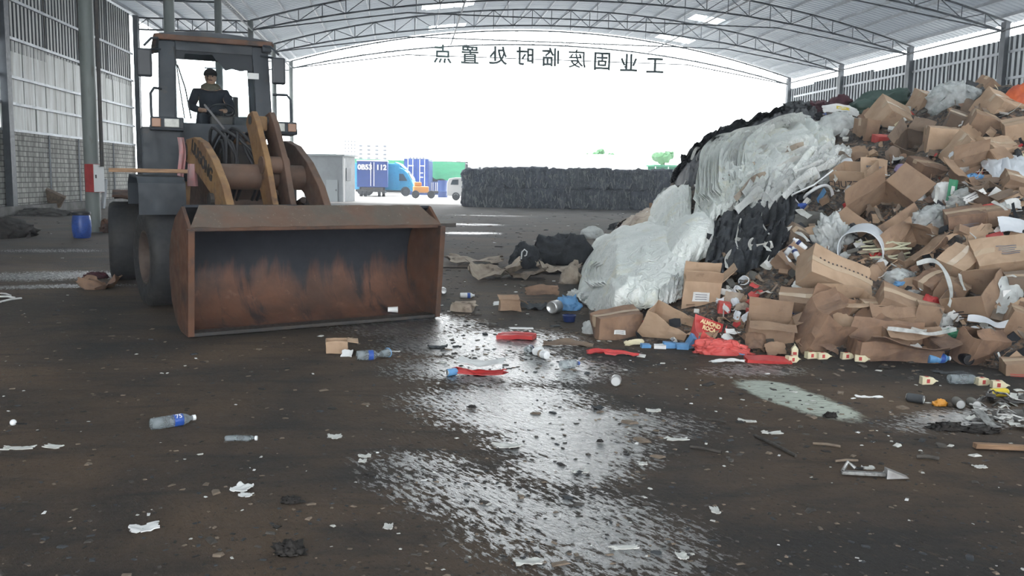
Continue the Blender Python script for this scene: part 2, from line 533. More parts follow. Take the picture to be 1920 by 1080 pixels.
M['rusttop'] = dirty('muddy_rusty_plate', (.125, .075, .052), (.10, .082, .066), 2.2, rough=.8, bump=.4, c3=(.20, .18, .15), s3=26, lo3=.63, hi3=.7)
M['yel'] = dirty('faded_yellow_paint', (.27, .155, .062), (.165, .088, .042), 2.6, rough=.6, bump=.12, c3=(.07, .045, .032), s3=5, lo3=.56, hi3=.72)
M['brownpaint'] = dirty('brown_dusty_paint', (.125, .072, .048), (.08, .05, .036), 2.6, rough=.65, bump=.15)
M['cabpaint'] = dirty('dark_blue_grey_paint', (.030, .038, .048), (.020, .025, .032), 2, rough=.55, bump=.1, c3=(.05, .046, .042), s3=6, lo3=.6, hi3=.75)
M['rubber'] = dirty('worn_tyre_rubber', (.019, .020, .023), (.032, .031, .030), 3, rough=.75, bump=.15)
M['dark'] = dirty('greasy_dark_metal', (.035, .034, .034), (.06, .05, .042), 5, rough=.55, metal=.3, bump=.2)
M['rim'] = dirty('rusty_rim', (.085, .058, .044), (.05, .036, .03), 4, rough=.7, bump=.2)
M['hose'] = plain('hydraulic_hose', (.018, .018, .02), .5)
M['chrome'] = plain('piston_rod', (.55, .55, .55), .2, 1.0)
M['cabglass'] = glass('cab_glass', (.90, .94, .95), .012)
M['mirror'] = plain('mirror_back', (.022, .026, .032), .4)
M['lamp'] = dirty('lamp_lens', (.50, .50, .46), (.36, .36, .33), 10, rough=.25)
M['amber'] = plain('amber_lens', (.32, .16, .09), .35)
M['pinkcloth'] = dirty('pink_cloth', (.52, .25, .25), (.42, .28, .28), 6, rough=.9, bump=.3)
M['skin'] = plain('skin', (.42, .25, .17), .6)
M['jacket'] = dirty('dark_jacket', (.016, .020, .030), (.010, .013, .020), 6, rough=.9, bump=.3)
M['hood'] = dirty('khaki_hood', (.16, .145, .10), (.12, .108, .075), 6, rough=.9, bump=.3)
M['hair'] = plain('dark_cap', (.035, .03, .028), .9)
# ------------------------------------------------------------------ the hall
XL, XR, XW, ZE, RISE = -9.0, 31.8, -15.5, 10.6, 3.05
XM, HW = (XL + XR) / 2, (XR - XL) / 2
FR = [71.8 - 9.0 * k for k in range(9)]         # frame lines, from the open far end back past the camera
def zroof(x):
    return ZE + RISE * (1 - ((x - XM) / HW) ** 2)

struct(MB().add([(XW - 25, -14, 0), (XR + .3, -14, 0), (XR + .3, 60, 0), (XW - 25, 60, 0)], [(0, 1, 2, 3)]).build('floor', M['floor']))
struct(MB().add([(-300, 59.9, -.015), (300, 59.9, -.015), (300, 500, -.015), (-300, 500, -.015)], [(0, 1, 2, 3)]).build('ground', M['yard']))
struct(MB().add([(-300, -60, -.02), (XW - 24.9, -60, -.02), (XW - 24.9, 60, -.02), (-300, 60, -.02)], [(0, 1, 2, 3)]).build('ground_side', M['yard']))
struct(MB().add([(XR + .3, -60, -.02), (300, -60, -.02), (300, 60, -.02), (XR + .3, 60, -.02)], [(0, 1, 2, 3)]).build('ground_side', M['yard']))

# roof: corrugated sheet arched over the hall, with openings where the rooflights are
LIGHTS = [(798, 878, 14, 51), (798, 864, 54, 60), (1288, 1364, 40, 48), (1234, 1302, 76, 61)]
def on_roof(px, py):
    d = ray(px, py)
    lo, hi = 5.0, 140.0
    for _ in range(60):
        m = (lo + hi) / 2
        P = EYE + d * m
        if P.z > zroof(P.x):
            hi = m
        else:
            lo = m
    return EYE + d * lo
rl = []
for x0, x1, yy, _ in LIGHTS:
    A, B = on_roof(x0, yy + 1), on_roof(x1, yy + 4)
    y = (A.y + B.y) / 2
    rl.append((min(A.x, B.x), max(A.x, B.x), y - 1.0, y + .9))
NX = 60
NEAR = [(x, y) for y in (-4, 5, 14, 23, 32) for x in (-2.5, 9.5, 21.5)]
rl2 = rl + [(x - 1.9, x + 1.9, y - .95, y + .95) for x, y in NEAR]
xs = [XL - .5 + (XR - XL + 1.1) * i / NX for i in range(NX + 1)]
ys, y = [], -13.0
while y < 72.6:
    ys += [(y, 0), (y + .26, 0), (y + .31, .045), (y + .37, .045)]
    y += .42
mb = MB()
mb.v = [Vector((x, yy, zroof(x) + .22 + dz)) for x in xs for yy, dz in ys]
ny = len(ys)
for i in range(NX):
    for j in range(ny - 1):
        cx, cy = (xs[i] + xs[i + 1]) / 2, (ys[j][0] + ys[j + 1][0]) / 2
        if any(a < cx < b and c < cy < d for a, b, c, d in rl2):
            continue
        mb.f.append([i * ny + j, i * ny + j + 1, (i + 1) * ny + j + 1, (i + 1) * ny + j])
        mb.m.append(0)
struct(mb.build('ceiling', M['roof']))
for k, (a, b, c, d) in enumerate(rl):
    o = thing('rooflight', ['translucent rooflight nearest the roof apex, far from the sign letters', 'translucent rooflight in the arched roof just above the far end opening',
              'translucent rooflight strip high over the open side of the rubbish heap', 'translucent rooflight strip between the last two trusses above the sign letters'][k], 'rooflight', Matrix.Translation((0, 0, 0)), 'rooflights in the arched roof')
    n3 = 3
    for q in range(n3):
        u0, u1 = a + (b - a) * q / n3 + .06, a + (b - a) * (q + 1) / n3 - .06
        m = MB().grid(lambda u, v: (u0 + (u1 - u0) * u, c - .1 + (d - c + .2) * v, zroof(u0 + (u1 - u0) * u) + .20), 4, 2)
        m.build('pane', M['skylight'], o)

# unseen rooflights added over the near half for overhead light
NEAR = [(x, y) for y in (-4, 5, 14, 23, 32) for x in (-2.5, 9.5, 21.5)]
for x, y in NEAR:
    o = bpy.data.objects.new('added_rooflight', None)
    COL.objects.link(o)
    struct(o)
    struct(MB().grid(lambda u, v: (x - 2.0 + 4.0 * u, y - 1.0 + 2.0 * v, zroof(x - 2.0 + 4.0 * u) + .20), 4, 2).build('pane', M['skylight'], o))
# purlins run along the hall under the sheet
k = 0
for i in range(27):
    x = XL + .4 + (XR - XL - .8) * i / 26
    z = zroof(x) + .13
    struct(MB().box((x, 29.2, z), (.075, 84.6, .17)).build('purlin', M['purlin']))

# trusses: two arched chords, lattice, and a straight tie with hangers
def truss(y):
    t = bpy.data.objects.new('roof_truss', None)
    COL.objects.link(t)
    t.location = (0, y, 0)
    struct(t)
    n = 30
    X = [XL + (XR - XL) * i / n for i in range(n + 1)]
    up = [Vector((x, 0, zroof(x) - .02)) for x in X]
    dep = [.55 + .55 * sin(pi * i / n) for i in range(n + 1)]
    lo = [Vector((x, 0, zroof(x) - .02 - d)) for x, d in zip(X, dep)]
    struct(MB().tube(up, .055, 6).build('upper_chord', M['steel'], t))
    struct(MB().tube(lo, .055, 6).build('lower_chord', M['steel'], t))
    w = MB()
    for i in range(n + 1):
        w.tube([up[i], lo[i]], .028, 5)
        if i < n:
            a, b = (up[i], lo[i + 1]) if i % 2 else (lo[i], up[i + 1])
            w.tube([a, b], .026, 5)
    struct(w.build('lattice', M['steel'], t))
    zt = ZE + .25
    struct(MB().tube([(XL, 0, ZE - .55), (XL + 9, 0, zt + .55), (XR - 9, 0, zt + .55), (XR, 0, ZE - .55)], .04, 6).build('tie_rod', M['steel'], t))
    h = MB()
    for i in (7, 11, 15, 19, 23):
        h.tube([lo[i], (X[i], 0, zt + .55)], .016, 5)
    struct(h.build('hanger', M['steel'], t))
for y in FR[:8]:
    truss(y)

# columns
def column(x, y, r=.19, square=False):
    t = bpy.data.objects.new('column', None)
    COL.objects.link(t)
    t.location = (x, y, 0)
    struct(t)
    top = ZE - .02
    m = MB()
    if square:
        m.box((0, 0, top / 2), (.26, .40, top))
    else:
        m.lathe([(r, 0), (r, top)], 20)
    struct(m.build('shaft', M['steel'] if square else M['pole'], t, smooth=40))
    struct(MB().box((0, 0, .012), (.6, .6, .025)).build('base_plate', M['steel'], t))
for y in FR[:6]:
    column(XL, y, .2 if y < 40 else .17)
for y in FR[:8]:
    column(XR - .15, y, square=True)
for y in (53.6, 36.6):
    column(XW + .2, y, square=True)

# right wall: corrugated sheets on rails, open strip under the eave
def corr(x, y0, y1, z0, z1, mat, per=.42, dep=.10, face=-1, name='wall_right'):
    m = MB()
    prof, yy = [], y0
    while yy < y1:
        prof += [(yy, 0), (yy + per * .52, 0), (yy + per * .66, dep), (yy + per * .86, dep)]
        yy += per
    prof.append((min(yy, y1), 0))
    n = len(prof)
    m.v = [Vector((x - face * d * -1, a, z)) for z in (z0, z1) for a, d in prof]
    m.f = [[i, i + 1, n + i + 1, n + i] for i in range(n - 1)]
    m.m = [1 if prof[i][1] != prof[i + 1][1] else 0 for i in range(n - 1)]  # rib flanks coloured darker, for the shading and dirt of the ribs
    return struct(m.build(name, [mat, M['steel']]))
rng = random.Random(3)
yy = -12.0
while yy < 71.7:
    w = 4.4 if yy + 4.4 < 71.7 else 71.75 - yy
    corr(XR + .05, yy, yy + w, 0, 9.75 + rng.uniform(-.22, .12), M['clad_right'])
    yy += 4.4
for z in (6.1, 7.6, 9.0):
    struct(MB().box((XR - .03, 29, z), (.07, 84, .14)).build('trim_1', M['purlin']))

# unseen rear wall added to cut light from behind, open below
struct(MB().box(((XL + XR) / 2, -13.2, 10.4), (XR - XL, .12, 8.0)).build('wall_rear_added', M['clad_left']))
# left wall: block base, flat panels, corrugated top
wl = thing('wall_left', '', '')
del wl['label'], wl['category']
struct(wl)
struct(MB().box((XW - .1, 20.7, 1.65), (.2, 65.4, 3.3)).build('block_base', M['block'], wl))
struct(MB().box((XW + .12, 20.7, .18), (.5, 65.4, .36)).wobble(.4, .05).build('kerb', M['concrete'], wl))
rng = random.Random(5)
yy = 53.3
while yy > -10:
    for z0, z1 in ((3.3, 4.36), (4.36, 5.4), (5.4, 6.9)):
        if 36.0 < yy < 37.6 and z0 > 4.3 or (12 < yy < 20 and rng.random() < .5):
            continue
        struct(MB().box((XW - .05 + rng.uniform(-.012, .012), yy - .56, (z0 + z1) / 2), (.03, 1.05, z1 - z0 - .03)).build('panel', M['panel_left'], wl))
    yy -= 1.12
for y0, y1 in ((-11, 36), (37.6, 53.4)):
    struct(MB().box((XW - .12, (y0 + y1) / 2, 5.1), (.03, y1 - y0, 3.6)).build('backing', M['steel'], wl))
for z in (3.32, 4.36, 5.4, 6.9, 8.4):
    struct(MB().box((XW + .03, 21, z), (.09, 64.6, .11)).build('trim_2', M['purlin']))
yy = -11.0
while yy < 53:
    w = min(4.0, 53.4 - yy)
    lo = 6.75 - (rng.random() < .35) * rng.uniform(.1, .45)
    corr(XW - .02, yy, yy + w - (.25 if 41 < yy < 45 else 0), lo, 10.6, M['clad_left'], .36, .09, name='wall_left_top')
    yy += 4.0
for y, z1 in ((40.9, 3.3), (44.4, 3.3), (49.4, 3.3)):
    struct(MB().tube([(XW + .05, y, .3), (XW + .05, y, z1)], .04, 6).build('trim_3', M['purlin']))

# side bay roof on the left, flat, with its own light trusses
mb = MB()
ys2, y = [], -13.0
while y < 72.6:
    ys2 += [(y, 0), (y + .26, 0), (y + .31, .045), (y + .37, .045)]
    y += .42
ny = len(ys2)
x2 = [XW - .4, (XW + XL) / 2, XL - .3]
mb.v = [Vector((x, a, 10.72 + .012 * (x - XW) + d)) for x in x2 for a, d in ys2]
for i in range(2):
    for j in range(ny - 1):
        mb.f.append([i * ny + j, i * ny + j + 1, (i + 1) * ny + j + 1, (i + 1) * ny + j])
        mb.m.append(0)
struct(mb.build('ceiling_side', M['roof']))
for i in range(6):
    x = XW + .3 + 6.0 * i / 5
    struct(MB().box((x, 29.6, 10.64), (.07, 85, .15)).build('purlin', M['purlin']))
for y in FR[0:8]:
    t = bpy.data.objects.new('side_truss', None)
    COL.objects.link(t)
    t.location = (0, y, 0)
    struct(t)
    n = 8
    X = [XW + (XL - XW) * i / n for i in range(n + 1)]
    struct(MB().tube([(X[0], 0, 10.5), (X[-1], 0, 10.55)], .05, 6).build('upper_chord', M['steel'], t))
    struct(MB().tube([(X[0], 0, 9.85), (X[-1], 0, 9.9)], .05, 6).build('lower_chord', M['steel'], t))
    w = MB()
    for i in range(n + 1):
        w.tube([(X[i], 0, 10.5), (X[i], 0, 9.87)], .025, 5)
        if i < n:
            w.tube([(X[i], 0, 10.5 if i % 2 else 9.87), (X[i + 1], 0, 9.87 if i % 2 else 10.5)], .024, 5)
    struct(w.build('lattice', M['steel'], t))
# long tubes tying the trusses together along the hall
for x in (XL + .1, XM - 8, XM + 8, XR - .4):
    z = zroof(x) - (.6 if abs(x - XM) > 15 else 1.0)
    struct(MB().tube([(x, -8, z), (x, 71, z)], .05, 6).build('bracing_tube', M['steel']))

# sign letters hung on a cable across the open end, seen from behind
cab = MB()
P0, P1 = at(640, 84, 70.6), at(1440, 158, 72)
pts = []
for i in range(25):
    u = i / 24
    q = P0.lerp(P1, u)
    q.z = at(0, 0, 70).z * 0 + P0.z + (P1.z - P0.z) * u - .55 * sin(pi * u)
    pts.append(q)
tag(cab.tube(pts, .022, 5).build('sign_cable', M['hose']), 'thin dark cable strung across the open far end, carrying the sign letters', 'cable')
CH = '点置处时临废固业工'
SX = [(830, 104), (881, 106), (934, 107), (985, 108), (1033, 110), (1082, 113), (1129, 117), (1179, 121), (1228, 125)]
WH = ['with four dots along its foot, nearest the loader', 'stacked boxes, next to the four-dot letter', 'with a long sweeping tail, third from the loader end',
      'with a tall box beside an upright, fourth from the loader end', 'middle one of the nine, with strokes standing apart', 'with a slanted roof stroke and legs, next to the framed square',
      'a framed square with a cross and box inside', 'twin uprights flanked by short ticks on a base bar', 'two bars joined by one upright, nearest the rubbish heap']
mink = plain('dark_green_letter', (.035, .06, .06), .5)
for c, (px, py), wh in zip(CH, SX, WH):
    P = at(px, py, 70.8)
    o = text(c, 1.5, mink, None, Matrix.Translation(P) @ Matrix.Rotation(pi, 4, 'Z') @ Matrix.Rotation(pi / 2, 4, 'X'), 'sign_letter', .03, bold=.014 if c == '废' else .03)
    tag(o, 'dark hanging sign letter ' + wh, 'sign letter', 'hanging sign letters at the far end')
# ------------------------------------------------------------------ the yard beyond the open end
def wheel_simple(r, w):
    return [(0.0, -w / 2), (r * .5, -w / 2), (r * .55, -w * .35), (r * .62, -w / 2), (r * .96, -w / 2), (r, -w * .36), (r, w * .36), (r * .96, w / 2), (r * .62, w / 2), (r * .55, w * .35), (r * .5, w / 2), (0, w / 2)]
M['office'] = dirty('office_wall', (.22, .24, .25), (.19, .205, .21), 1.5, rough=.6)
M['officeroof'] = plain('office_roof', (.30, .33, .34), .6)
M['greentarp'] = dirty('green_net_tarp', (.02, .165, .085), (.015, .13, .065), .8, rough=.8, stretch=(1, 1, 3))
M['contblue'] = dirty('container_blue', (.022, .055, .185), (.018, .042, .145), 1, rough=.5)
M['truckblue'] = dirty('truck_box_blue', (.02, .05, .21), (.016, .04, .165), 1, rough=.4)
M['cyan'] = dirty('cyan_truck_paint', (.012, .21, .37), (.01, .17, .32), 1, rough=.35)
M['winglass'] = plain('truck_window', (.03, .04, .05), .1)
M['vanwhite'] = plain('van_white', (.5, .5, .5), .4)
M['machine'] = plain('machine_orange', (.45, .20, .04), .5)
M['block_far'] = plain('far_building_wall', (.62, .63, .64), .9)
M['winfar'] = plain('far_building_window', (.075, .085, .10), .6)
M['leaf'] = dirty('tree_leaves', (.03, .10, .04), (.05, .13, .05), 3, rough=.8)
M['whitemark'] = plain('white_marking', (.7, .7, .7), .5)

# site office
b0 = 61.5
A, B = at(592, 378, b0), at(632, 379, b0)
t = thing('site_office', 'grey prefab site office cabin standing behind the loader bucket', 'cabin', frame(Vector((A.x - .8, A.y + .2, 0)), yaw=-6))
W_, D_, H_ = 2.75, 3.0, 3.15
MB().box((W_ / 2, D_ / 2, H_ / 2), (W_, D_, H_)).build('wall', M['office'], t)
MB().box((W_ / 2, D_ / 2, H_ + .06), (W_ + .35, D_ + .4, .12)).build('roof', M['officeroof'], t)
d = MB().box((W_ - .75, -.02, .75), (.8, .05, 1.5)).build('door', M['officeroof'], t)
MB().box((W_ - .45, -.07, .8), (.06, .06, .12)).build('handle', M['dark'], d)
MB().box((W_ + .02, 1.3, 1.9), (.05, 1.0, .9)).build('window', M['winglass'], t)
MB().box((W_ + .12, -.05, 1.5), (.08, .08, 3.0)).build('downpipe', M['whitemark'], t)
# rubbish bin
P = gp(651, 377)
t = thing('waste_bin', 'reddish brown bin heaped with rags beside the site office', 'bin', frame(Vector((P.x, P.y + .6, 0))))
MB().lathe([(.32, 0), (.42, 1.0), (.45, 1.02), (.40, 1.0), (.3, .1)], 14).build('body', M['machine'], t, smooth=40)
MB().ico(.42, 3, fn=lambda v: Vector((v.x, v.y, v.z * .7 + 1.1)) + noise.noise_vector(v * 5) * .1).build('rag_fill', M['pinkcloth'], t)
# canopy of green netting
b1 = 99
P, Q = at(648, 297, b1), at(872, 305, b1)
t = thing('green_canopy', 'long green netting canopy on posts behind the trucks', 'canopy', Matrix.Translation((P.x, P.y, 0)))
L, z1 = (Q - P).length, P.z
ang = math.atan2(Q.y - P.y, Q.x - P.x)
t.rotation_euler = (0, 0, ang)
dz = (Q.z - P.z) / L
MB().slab(lambda u, v: (u * L, v * -.6, z1 + dz * u * L - v * 1.75 - .12 * sin(u * 60) * v - .25 * v * sin(u * 17)), 70, 6, .03).build('netting', M['greentarp'], t)
MB().slab(lambda u, v: (u * L, v * 6, z1 + dz * u * L - .02), 20, 3, .04).build('roof_sheet', M['officeroof'], t)
for k in range(7):
    MB().tube([(k * L / 6, .3, 0), (k * L / 6, .3, z1 - .2)], .07, 8).build('post', M['steel'], t)
MB().box((L / 2, 6.2, z1 / 2), (L, .15, z1)).build('back_wall', M['charcoal'], t)

def container(px0, px1, py, b, yaw, h, d, label, prints=None):
    A, B = at(px0, py, b), at(px1, py, b)
    w = (B - A).length
    t = thing('shipping_container', label, 'container', frame(Vector((A.x, A.y, 0)), yaw=yaw), 'blue shipping containers in the yard')
    m = MB().box((w / 2, d / 2, h / 2 + .04), (w, d, h + .08))
    for k in range(int(d / .35)):
        m.box((w + .02, .2 + k * .35, h / 2), (.06, .16, h * .92))
    m.build('body', M['contblue'], t)
    for s in (0, 1):
        dd = MB().box((w * (.26 + .48 * s), -.03, h / 2 + .08), (w * .46, .06, h * .93)).build('door', M['truckblue'], t)
        for q in (.14, .34):
            MB().tube([(w * (.03 + .48 * s + q), -.1, .2), (w * (.03 + .48 * s + q), -.1, h)], .03, 6).build('lock_rod', M['whitemark'], dd)
    for k, (u, v, ww, hh) in enumerate(prints or []):
        MB().box((w * u, -.075, h * v), (ww, .02, hh)).build('marking', M['whitemark'], t)
    return t
container(757, 803, 366, 92, 0, 3.65, 4.5, 'tall blue shipping container with white lock rods behind the cyan truck', [(.3, .82, .5, .1), (.75, .82, .4, .1), (.72, .62, .35, .08), (.72, .5, .35, .08)])
container(806, 822, 366, 94, 0, 1.3, 3, 'low blue steel container between the tall container and the drums')
P = gp(830, 370)
t = thing('oil_drum', 'upright blue drum beside the low container', 'drum', frame(Vector((P.x, P.y, 0))))
MB().lathe([(.45, 0), (.45, .5), (.48, .55), (.45, .6), (.45, 1.5), (.0, 1.5)], 16).build('shell', M['contblue'], t, smooth=40)
MB().lathe([(.47, 1.48), (.47, 1.56), (.43, 1.56)], 16).build('rim', M['truckblue'], t)

# dark blue box truck, seen from its rear doors
P, Q = at(668, 367, 79), at(735, 367, 79)
w = (Q - P).length
t = thing('box_truck', 'dark blue box truck showing its rear doors with white number marks', 'truck', frame(Vector((P.x, P.y, 0)), yaw=7))
hb, zt = .85, 3.15
MB().box((w * .44, 2.2, (hb + zt) / 2), (w * .84, 4.4, zt - hb)).build('cargo_box', M['truckblue'], t)
for s in (0, 1):
    dd = MB().box((w * (.24 + .405 * s), -.04, (hb + zt) / 2), (w * .385, .07, (zt - hb) * .95)).build('rear_door', M['truckblue'], t)
    for q in range(5):
        MB().box((w * (.24 + .405 * s), -.09, hb + .3 + q * .3), (w * .34, .04, .05)).build('door_rib', M['contblue'], dd)
    MB().tube([(w * (.40 + .09 * s), -.11, hb + .1), (w * (.40 + .09 * s), -.11, zt - .1)], .025, 6).build('lock_rod', M['whitemark'], dd)
MB().box((w * .44, 2.2, zt + .05), (w * .86, 4.5, .1)).build('roof_rail', M['foam'], t)
text('0B53  112', .62, M['whitemark'], t, Matrix.Translation((w * .44, -.12, zt - .55)) @ Matrix.Rotation(pi / 2, 4, 'X'), 'number_marking', .01, bold=.02)
MB().box((w * .44, 2.2, hb - .12), (w * .6, 4.4, .2)).build('chassis', M['dark'], t)
MB().box((w * .44, -.1, .55), (w * .7, .1, .12)).build('bumper', M['dark'], t)
for x in (.12, .24, .63, .75):
    MB().lathe(wheel_simple(.42, .26), 18, M=Matrix.Translation((w * x, .9, .42)) @ Matrix.Rotation(pi / 2, 4, 'Y')).build('wheel', M['rubber'], t, smooth=40)
# cyan truck, side on, cab to the right
P, Q = at(664, 367, 84), at(782, 368, 84)
w = (Q - P).length
t = thing('cyan_truck', 'bright cyan truck with rounded cab parked side-on behind the dark box truck', 'truck', frame(Vector((P.x, P.y, 0)), yaw=-3))
MB().box((w * .36, 1.2, 1.8), (w * .72, 2.3, 2.5)).build('cargo_box', M['cyan'], t, bevel=.04)
cabp = [(0, .55), (0, 2.55), (.35, 2.75), (.9, 2.6), (1.35, 2.2), (1.75, 1.5), (1.9, 1.1), (1.95, .5)]
x0 = w - 2.25
c = MB().prism([(x0 + a, z) for a, z in cabp], .1, 2.25, 'y').build('cab', M['cyan'], t, bevel=.08)
MB().prism([(x0 + .45, 1.45), (x0 + .45, 2.1), (x0 + .95, 2.1), (x0 + 1.35, 1.45)], .06, .1, 'y').build('side_window', M['winglass'], c)
MB().prism([(x0 + 1.35, 2.22), (x0 + 1.76, 1.52), (x0 + 1.80, 1.55), (x0 + 1.39, 2.25)], .3, 2.05, 'y').build('windscreen', M['winglass'], c)
MB().prism([(x0 - .1, 2.5), (x0 + .1, 3.2), (x0 + .5, 3.05), (x0 + 1.1, 2.55)], .3, 2.05, 'y').build('air_deflector', M['cyan'], c)
MB().box((x0 + 1.9, 1.2, .65), (.12, 2.0, .25)).build('bumper', M['whitemark'], t)
MB().box((w * .4, 1.2, .55), (w * .75, 1.0, .2)).build('chassis', M['dark'], t)
for x in (.12, .22, .82):
    MB().lathe(wheel_simple(.45, .3), 20, M=Matrix.Translation((w * x, .2, .45)) @ Matrix.Rotation(pi / 2, 4, 'X')).build('wheel', M['rubber'], t, smooth=40)
# small orange machine
P = gp(790, 372)
t = thing('yard_machine', 'small orange compact machine by the front of the cyan truck', 'machine', frame(Vector((P.x, P.y, 0)), yaw=10))
MB().box((0, .8, .75), (1.3, 1.5, .55)).build('body', M['machine'], t, bevel=.08)
MB().box((-.25, .8, 1.2), (.6, .8, .4)).build('hood', M['machine'], t, bevel=.08)
for x in (-.5, .85):
    MB().lathe(wheel_simple(.34, .25), 18, M=Matrix.Translation((x, .1, .34)) @ Matrix.Rotation(pi / 2, 4, 'X')).build('wheel', M['rubber'], t, smooth=40)
MB().box((1.1, .8, .55), (.8, 1.0, .2)).build('counterweight', M['dark'], t)
# white van
P = gp(826, 375)
t = thing('white_van', 'white van parked at the end of the bale wall', 'van', frame(Vector((P.x + .5, P.y, 0)), yaw=-4))
vp = [(0, .35), (0, 1.35), (.15, 1.75), (.7, 1.85), (3.8, 1.85), (3.95, .4)]
MB().prism(vp, 0, 1.7, 'y').build('body', M['vanwhite'], t, bevel=.06)
MB().prism([(.3, 1.25), (.45, 1.65), (.95, 1.68), (.95, 1.25)], -.02, .02, 'y').build('side_window', M['winglass'], t)
for x in (.75, 3.2):
    MB().lathe(wheel_simple(.33, .22), 20, M=Matrix.Translation((x, .1, .33)) @ Matrix.Rotation(pi / 2, 4, 'X')).build('wheel', M['rubber'], t, smooth=40)

# baled waste, two courses high
def bale_m():
    n = NT('baled_waste')
    oi = n.n('ShaderNodeObjectInfo')
    v = n.n('ShaderNodeVectorMath', {0: n.coord(), 1: n.n('ShaderNodeCombineXYZ', {'X': n.math('MULTIPLY', oi.outputs['Random'], 40.0)}).outputs[0]}, operation='ADD').outputs[0]
    st = n.scaled(v, (1.4, 1.4, .55))
    c = n.mix(n.ramp(n.noise(v, 2.2, 6, .65), .38, .62), (.17, .195, .25), (.055, .065, .088))
    c = n.mix(n.math('MULTIPLY', oi.outputs['Random'], .35), c, (.12, .125, .11))
    c = n.mix(n.ramp(n.noise(st, 6.5, 6, .7, .6), .55, .66, 0, .9), c, (.42, .43, .44))
    c = n.mix(n.ramp(n.noise(st, 11, 5, .7), .56, .68, 0, .9), c, (.035, .04, .05))
    return n.b(Base_Color=c, Roughness=.8, Normal=n.bump(n.noise(st, 9, 6, .7), .9, .08))
bale_mat = bale_m()
strap = plain('bale_strap', (.3, .32, .32), .5)
def bale_mesh(seed):
    rr = random.Random(seed)
    m = MB()
    def f(v):
        q = Vector((max(-1, min(1, v.x * 1.5)), max(-1, min(1, v.y * 1.5)), max(-1, min(1, v.z * 1.5))))
        q = q.lerp(v.normalized() * 1.25, .12)
        p = Vector((q.x * .72, q.y * .6, q.z * .61))
        return p + noise.noise_vector(p * 2.6 + Vector((seed * 9, 0, 0))) * .13 + noise.noise_vector(p * 7 + Vector((0, seed * 5, 0))) * .08
    m.ico(1, 4, fn=f)
    for _ in range(34):   # shreds of film poking out of the front and top
        x, z = rr.uniform(-.7, .7), rr.uniform(-.5, .62)
        L = rr.uniform(.08, .42)
        dx = rr.uniform(-.16, .16)
        y = -.62 - rr.uniform(0, .06)
        w = rr.uniform(.012, .08)
        m.slab(lambda u, v: (x + dx * u + (v - .5) * w, y - .05 * sin(u * 3), z - L * u), 3, 1, .004, mi=1 if rr.random() < .45 else 0)
    return m
bales = []
shred = plain('pale_shred', (.33, .34, .34), .7)
for s in range(4):
    o = bale_mesh(s).build('waste_bale', [bale_mat, shred], smooth=60)
    tag(o, 'x', 'bale', 'bales in the bale wall')
    sp = MB()
    for x in (-.4, 0, .4):
        sp.tube([(x, -.66, -.5), (x, -.68, .5)], .012, 5)
    sp.build('strap', strap, o)
    bales.append(o)
base0, base1 = gp(866, 388), gp(1262, 396)
nb = 10
ax = (base1 - base0)
step = ax.length / nb
yaw = math.atan2(ax.y, ax.x)
cnt = 0
ORD = ['first', 'second', 'third', 'fourth', 'fifth', 'sixth', 'seventh', 'eighth', 'ninth', 'tenth']
for row in range(2):
    for i in range(nb):
        P = base0 + ax.normalized() * (step * (i + .5)) + Vector((-sin(yaw), cos(yaw), 0)) * (.65 + .12 * sin(cnt * 3.7))
        if cnt < 4:
            o = bales[cnt]
        else:
            o = copy_tree(bales[cnt % 4])
        sh = .86 if (row == 1 and i < 1) else 1.0
        o.scale = (step / 1.36, 1.0, sh * (1.02 + .07 * sin(cnt * 2.1)))
        o.rotation_euler = (0, 0, yaw + .07 * sin(cnt * 5))
        o.location = (P.x, P.y, .63 + row * 1.25 - (.1 if sh < 1 else 0))
        o['label'] = 'shaggy grey bale, %s from the van end, %s course of the bale wall' % (ORD[i], 'upper' if row else 'bottom')
        cnt += 1
# distant buildings, roofs and trees
def far_block(px0, px1, py_top, b, floors, cols, label, tower=None):
    A, B = at(px0, 330, b), at(px1, 330, b)
    w = B.x - A.x
    zt = at((px0 + px1) / 2, py_top, b).z
    t = thing('apartment_block', label, 'building', Matrix.Translation((A.x, A.y, 0)))
    MB().box((w / 2, 8, zt / 2), (w, 16, zt)).build('wall', M['block_far'], t)
    if tower:
        MB().box((w * tower[0], 5, zt + tower[2] / 2), (w * tower[1], 6, tower[2])).build('roof_tower', M['block_far'], t)
    fh = zt / floors
    for k in range(floors):
        for c in range(cols):
            MB().box((w * (c + .5) / cols, -.1, fh * (k + .5)), (w / cols * .38, .3, fh * .42)).build('window', M['winfar'], t)
far_block(645, 668, 262, 420, 12, 4, 'far grey apartment block with close-set windows beyond the canopy', (.75, .5, 6))
far_block(669, 729, 270, 470, 9, 4, 'far pale broad apartment block rising above the blue trucks')
far_block(766, 797, 292, 430, 6, 5, 'far low apartment block rising over the green canopy', (.3, .3, 4))
# long white shed roof behind the bales
P, Q = at(868, 303, 110), at(1260, 312, 110)
t = thing('long_shed', 'long white-roofed shed beyond the wall of bales', 'shed', Matrix.Translation((P.x, P.y, 0)))
MB().add([(0, 0, P.z - .4), (Q.x - P.x, Q.y - P.y, P.z - .6), (Q.x - P.x, Q.y - P.y + 14, P.z + 1.6), (0, 14, P.z + 1.6), (0, 0, P.z - .6), (Q.x - P.x, Q.y - P.y, P.z - .8), (Q.x - P.x, Q.y - P.y + 14, P.z + 1.4), (0, 14, P.z + 1.4)],
         [(0, 1, 2, 3), (7, 6, 5, 4), (0, 4, 5, 1), (1, 5, 6, 2), (2, 6, 7, 3), (3, 7, 4, 0)]).build('roof', M['block_far'], t)
MB().box(((Q.x - P.x) / 2, 14, (P.z + 1) / 2), (Q.x - P.x, .3, P.z + 1)).build('back_wall', M['block_far'], t)
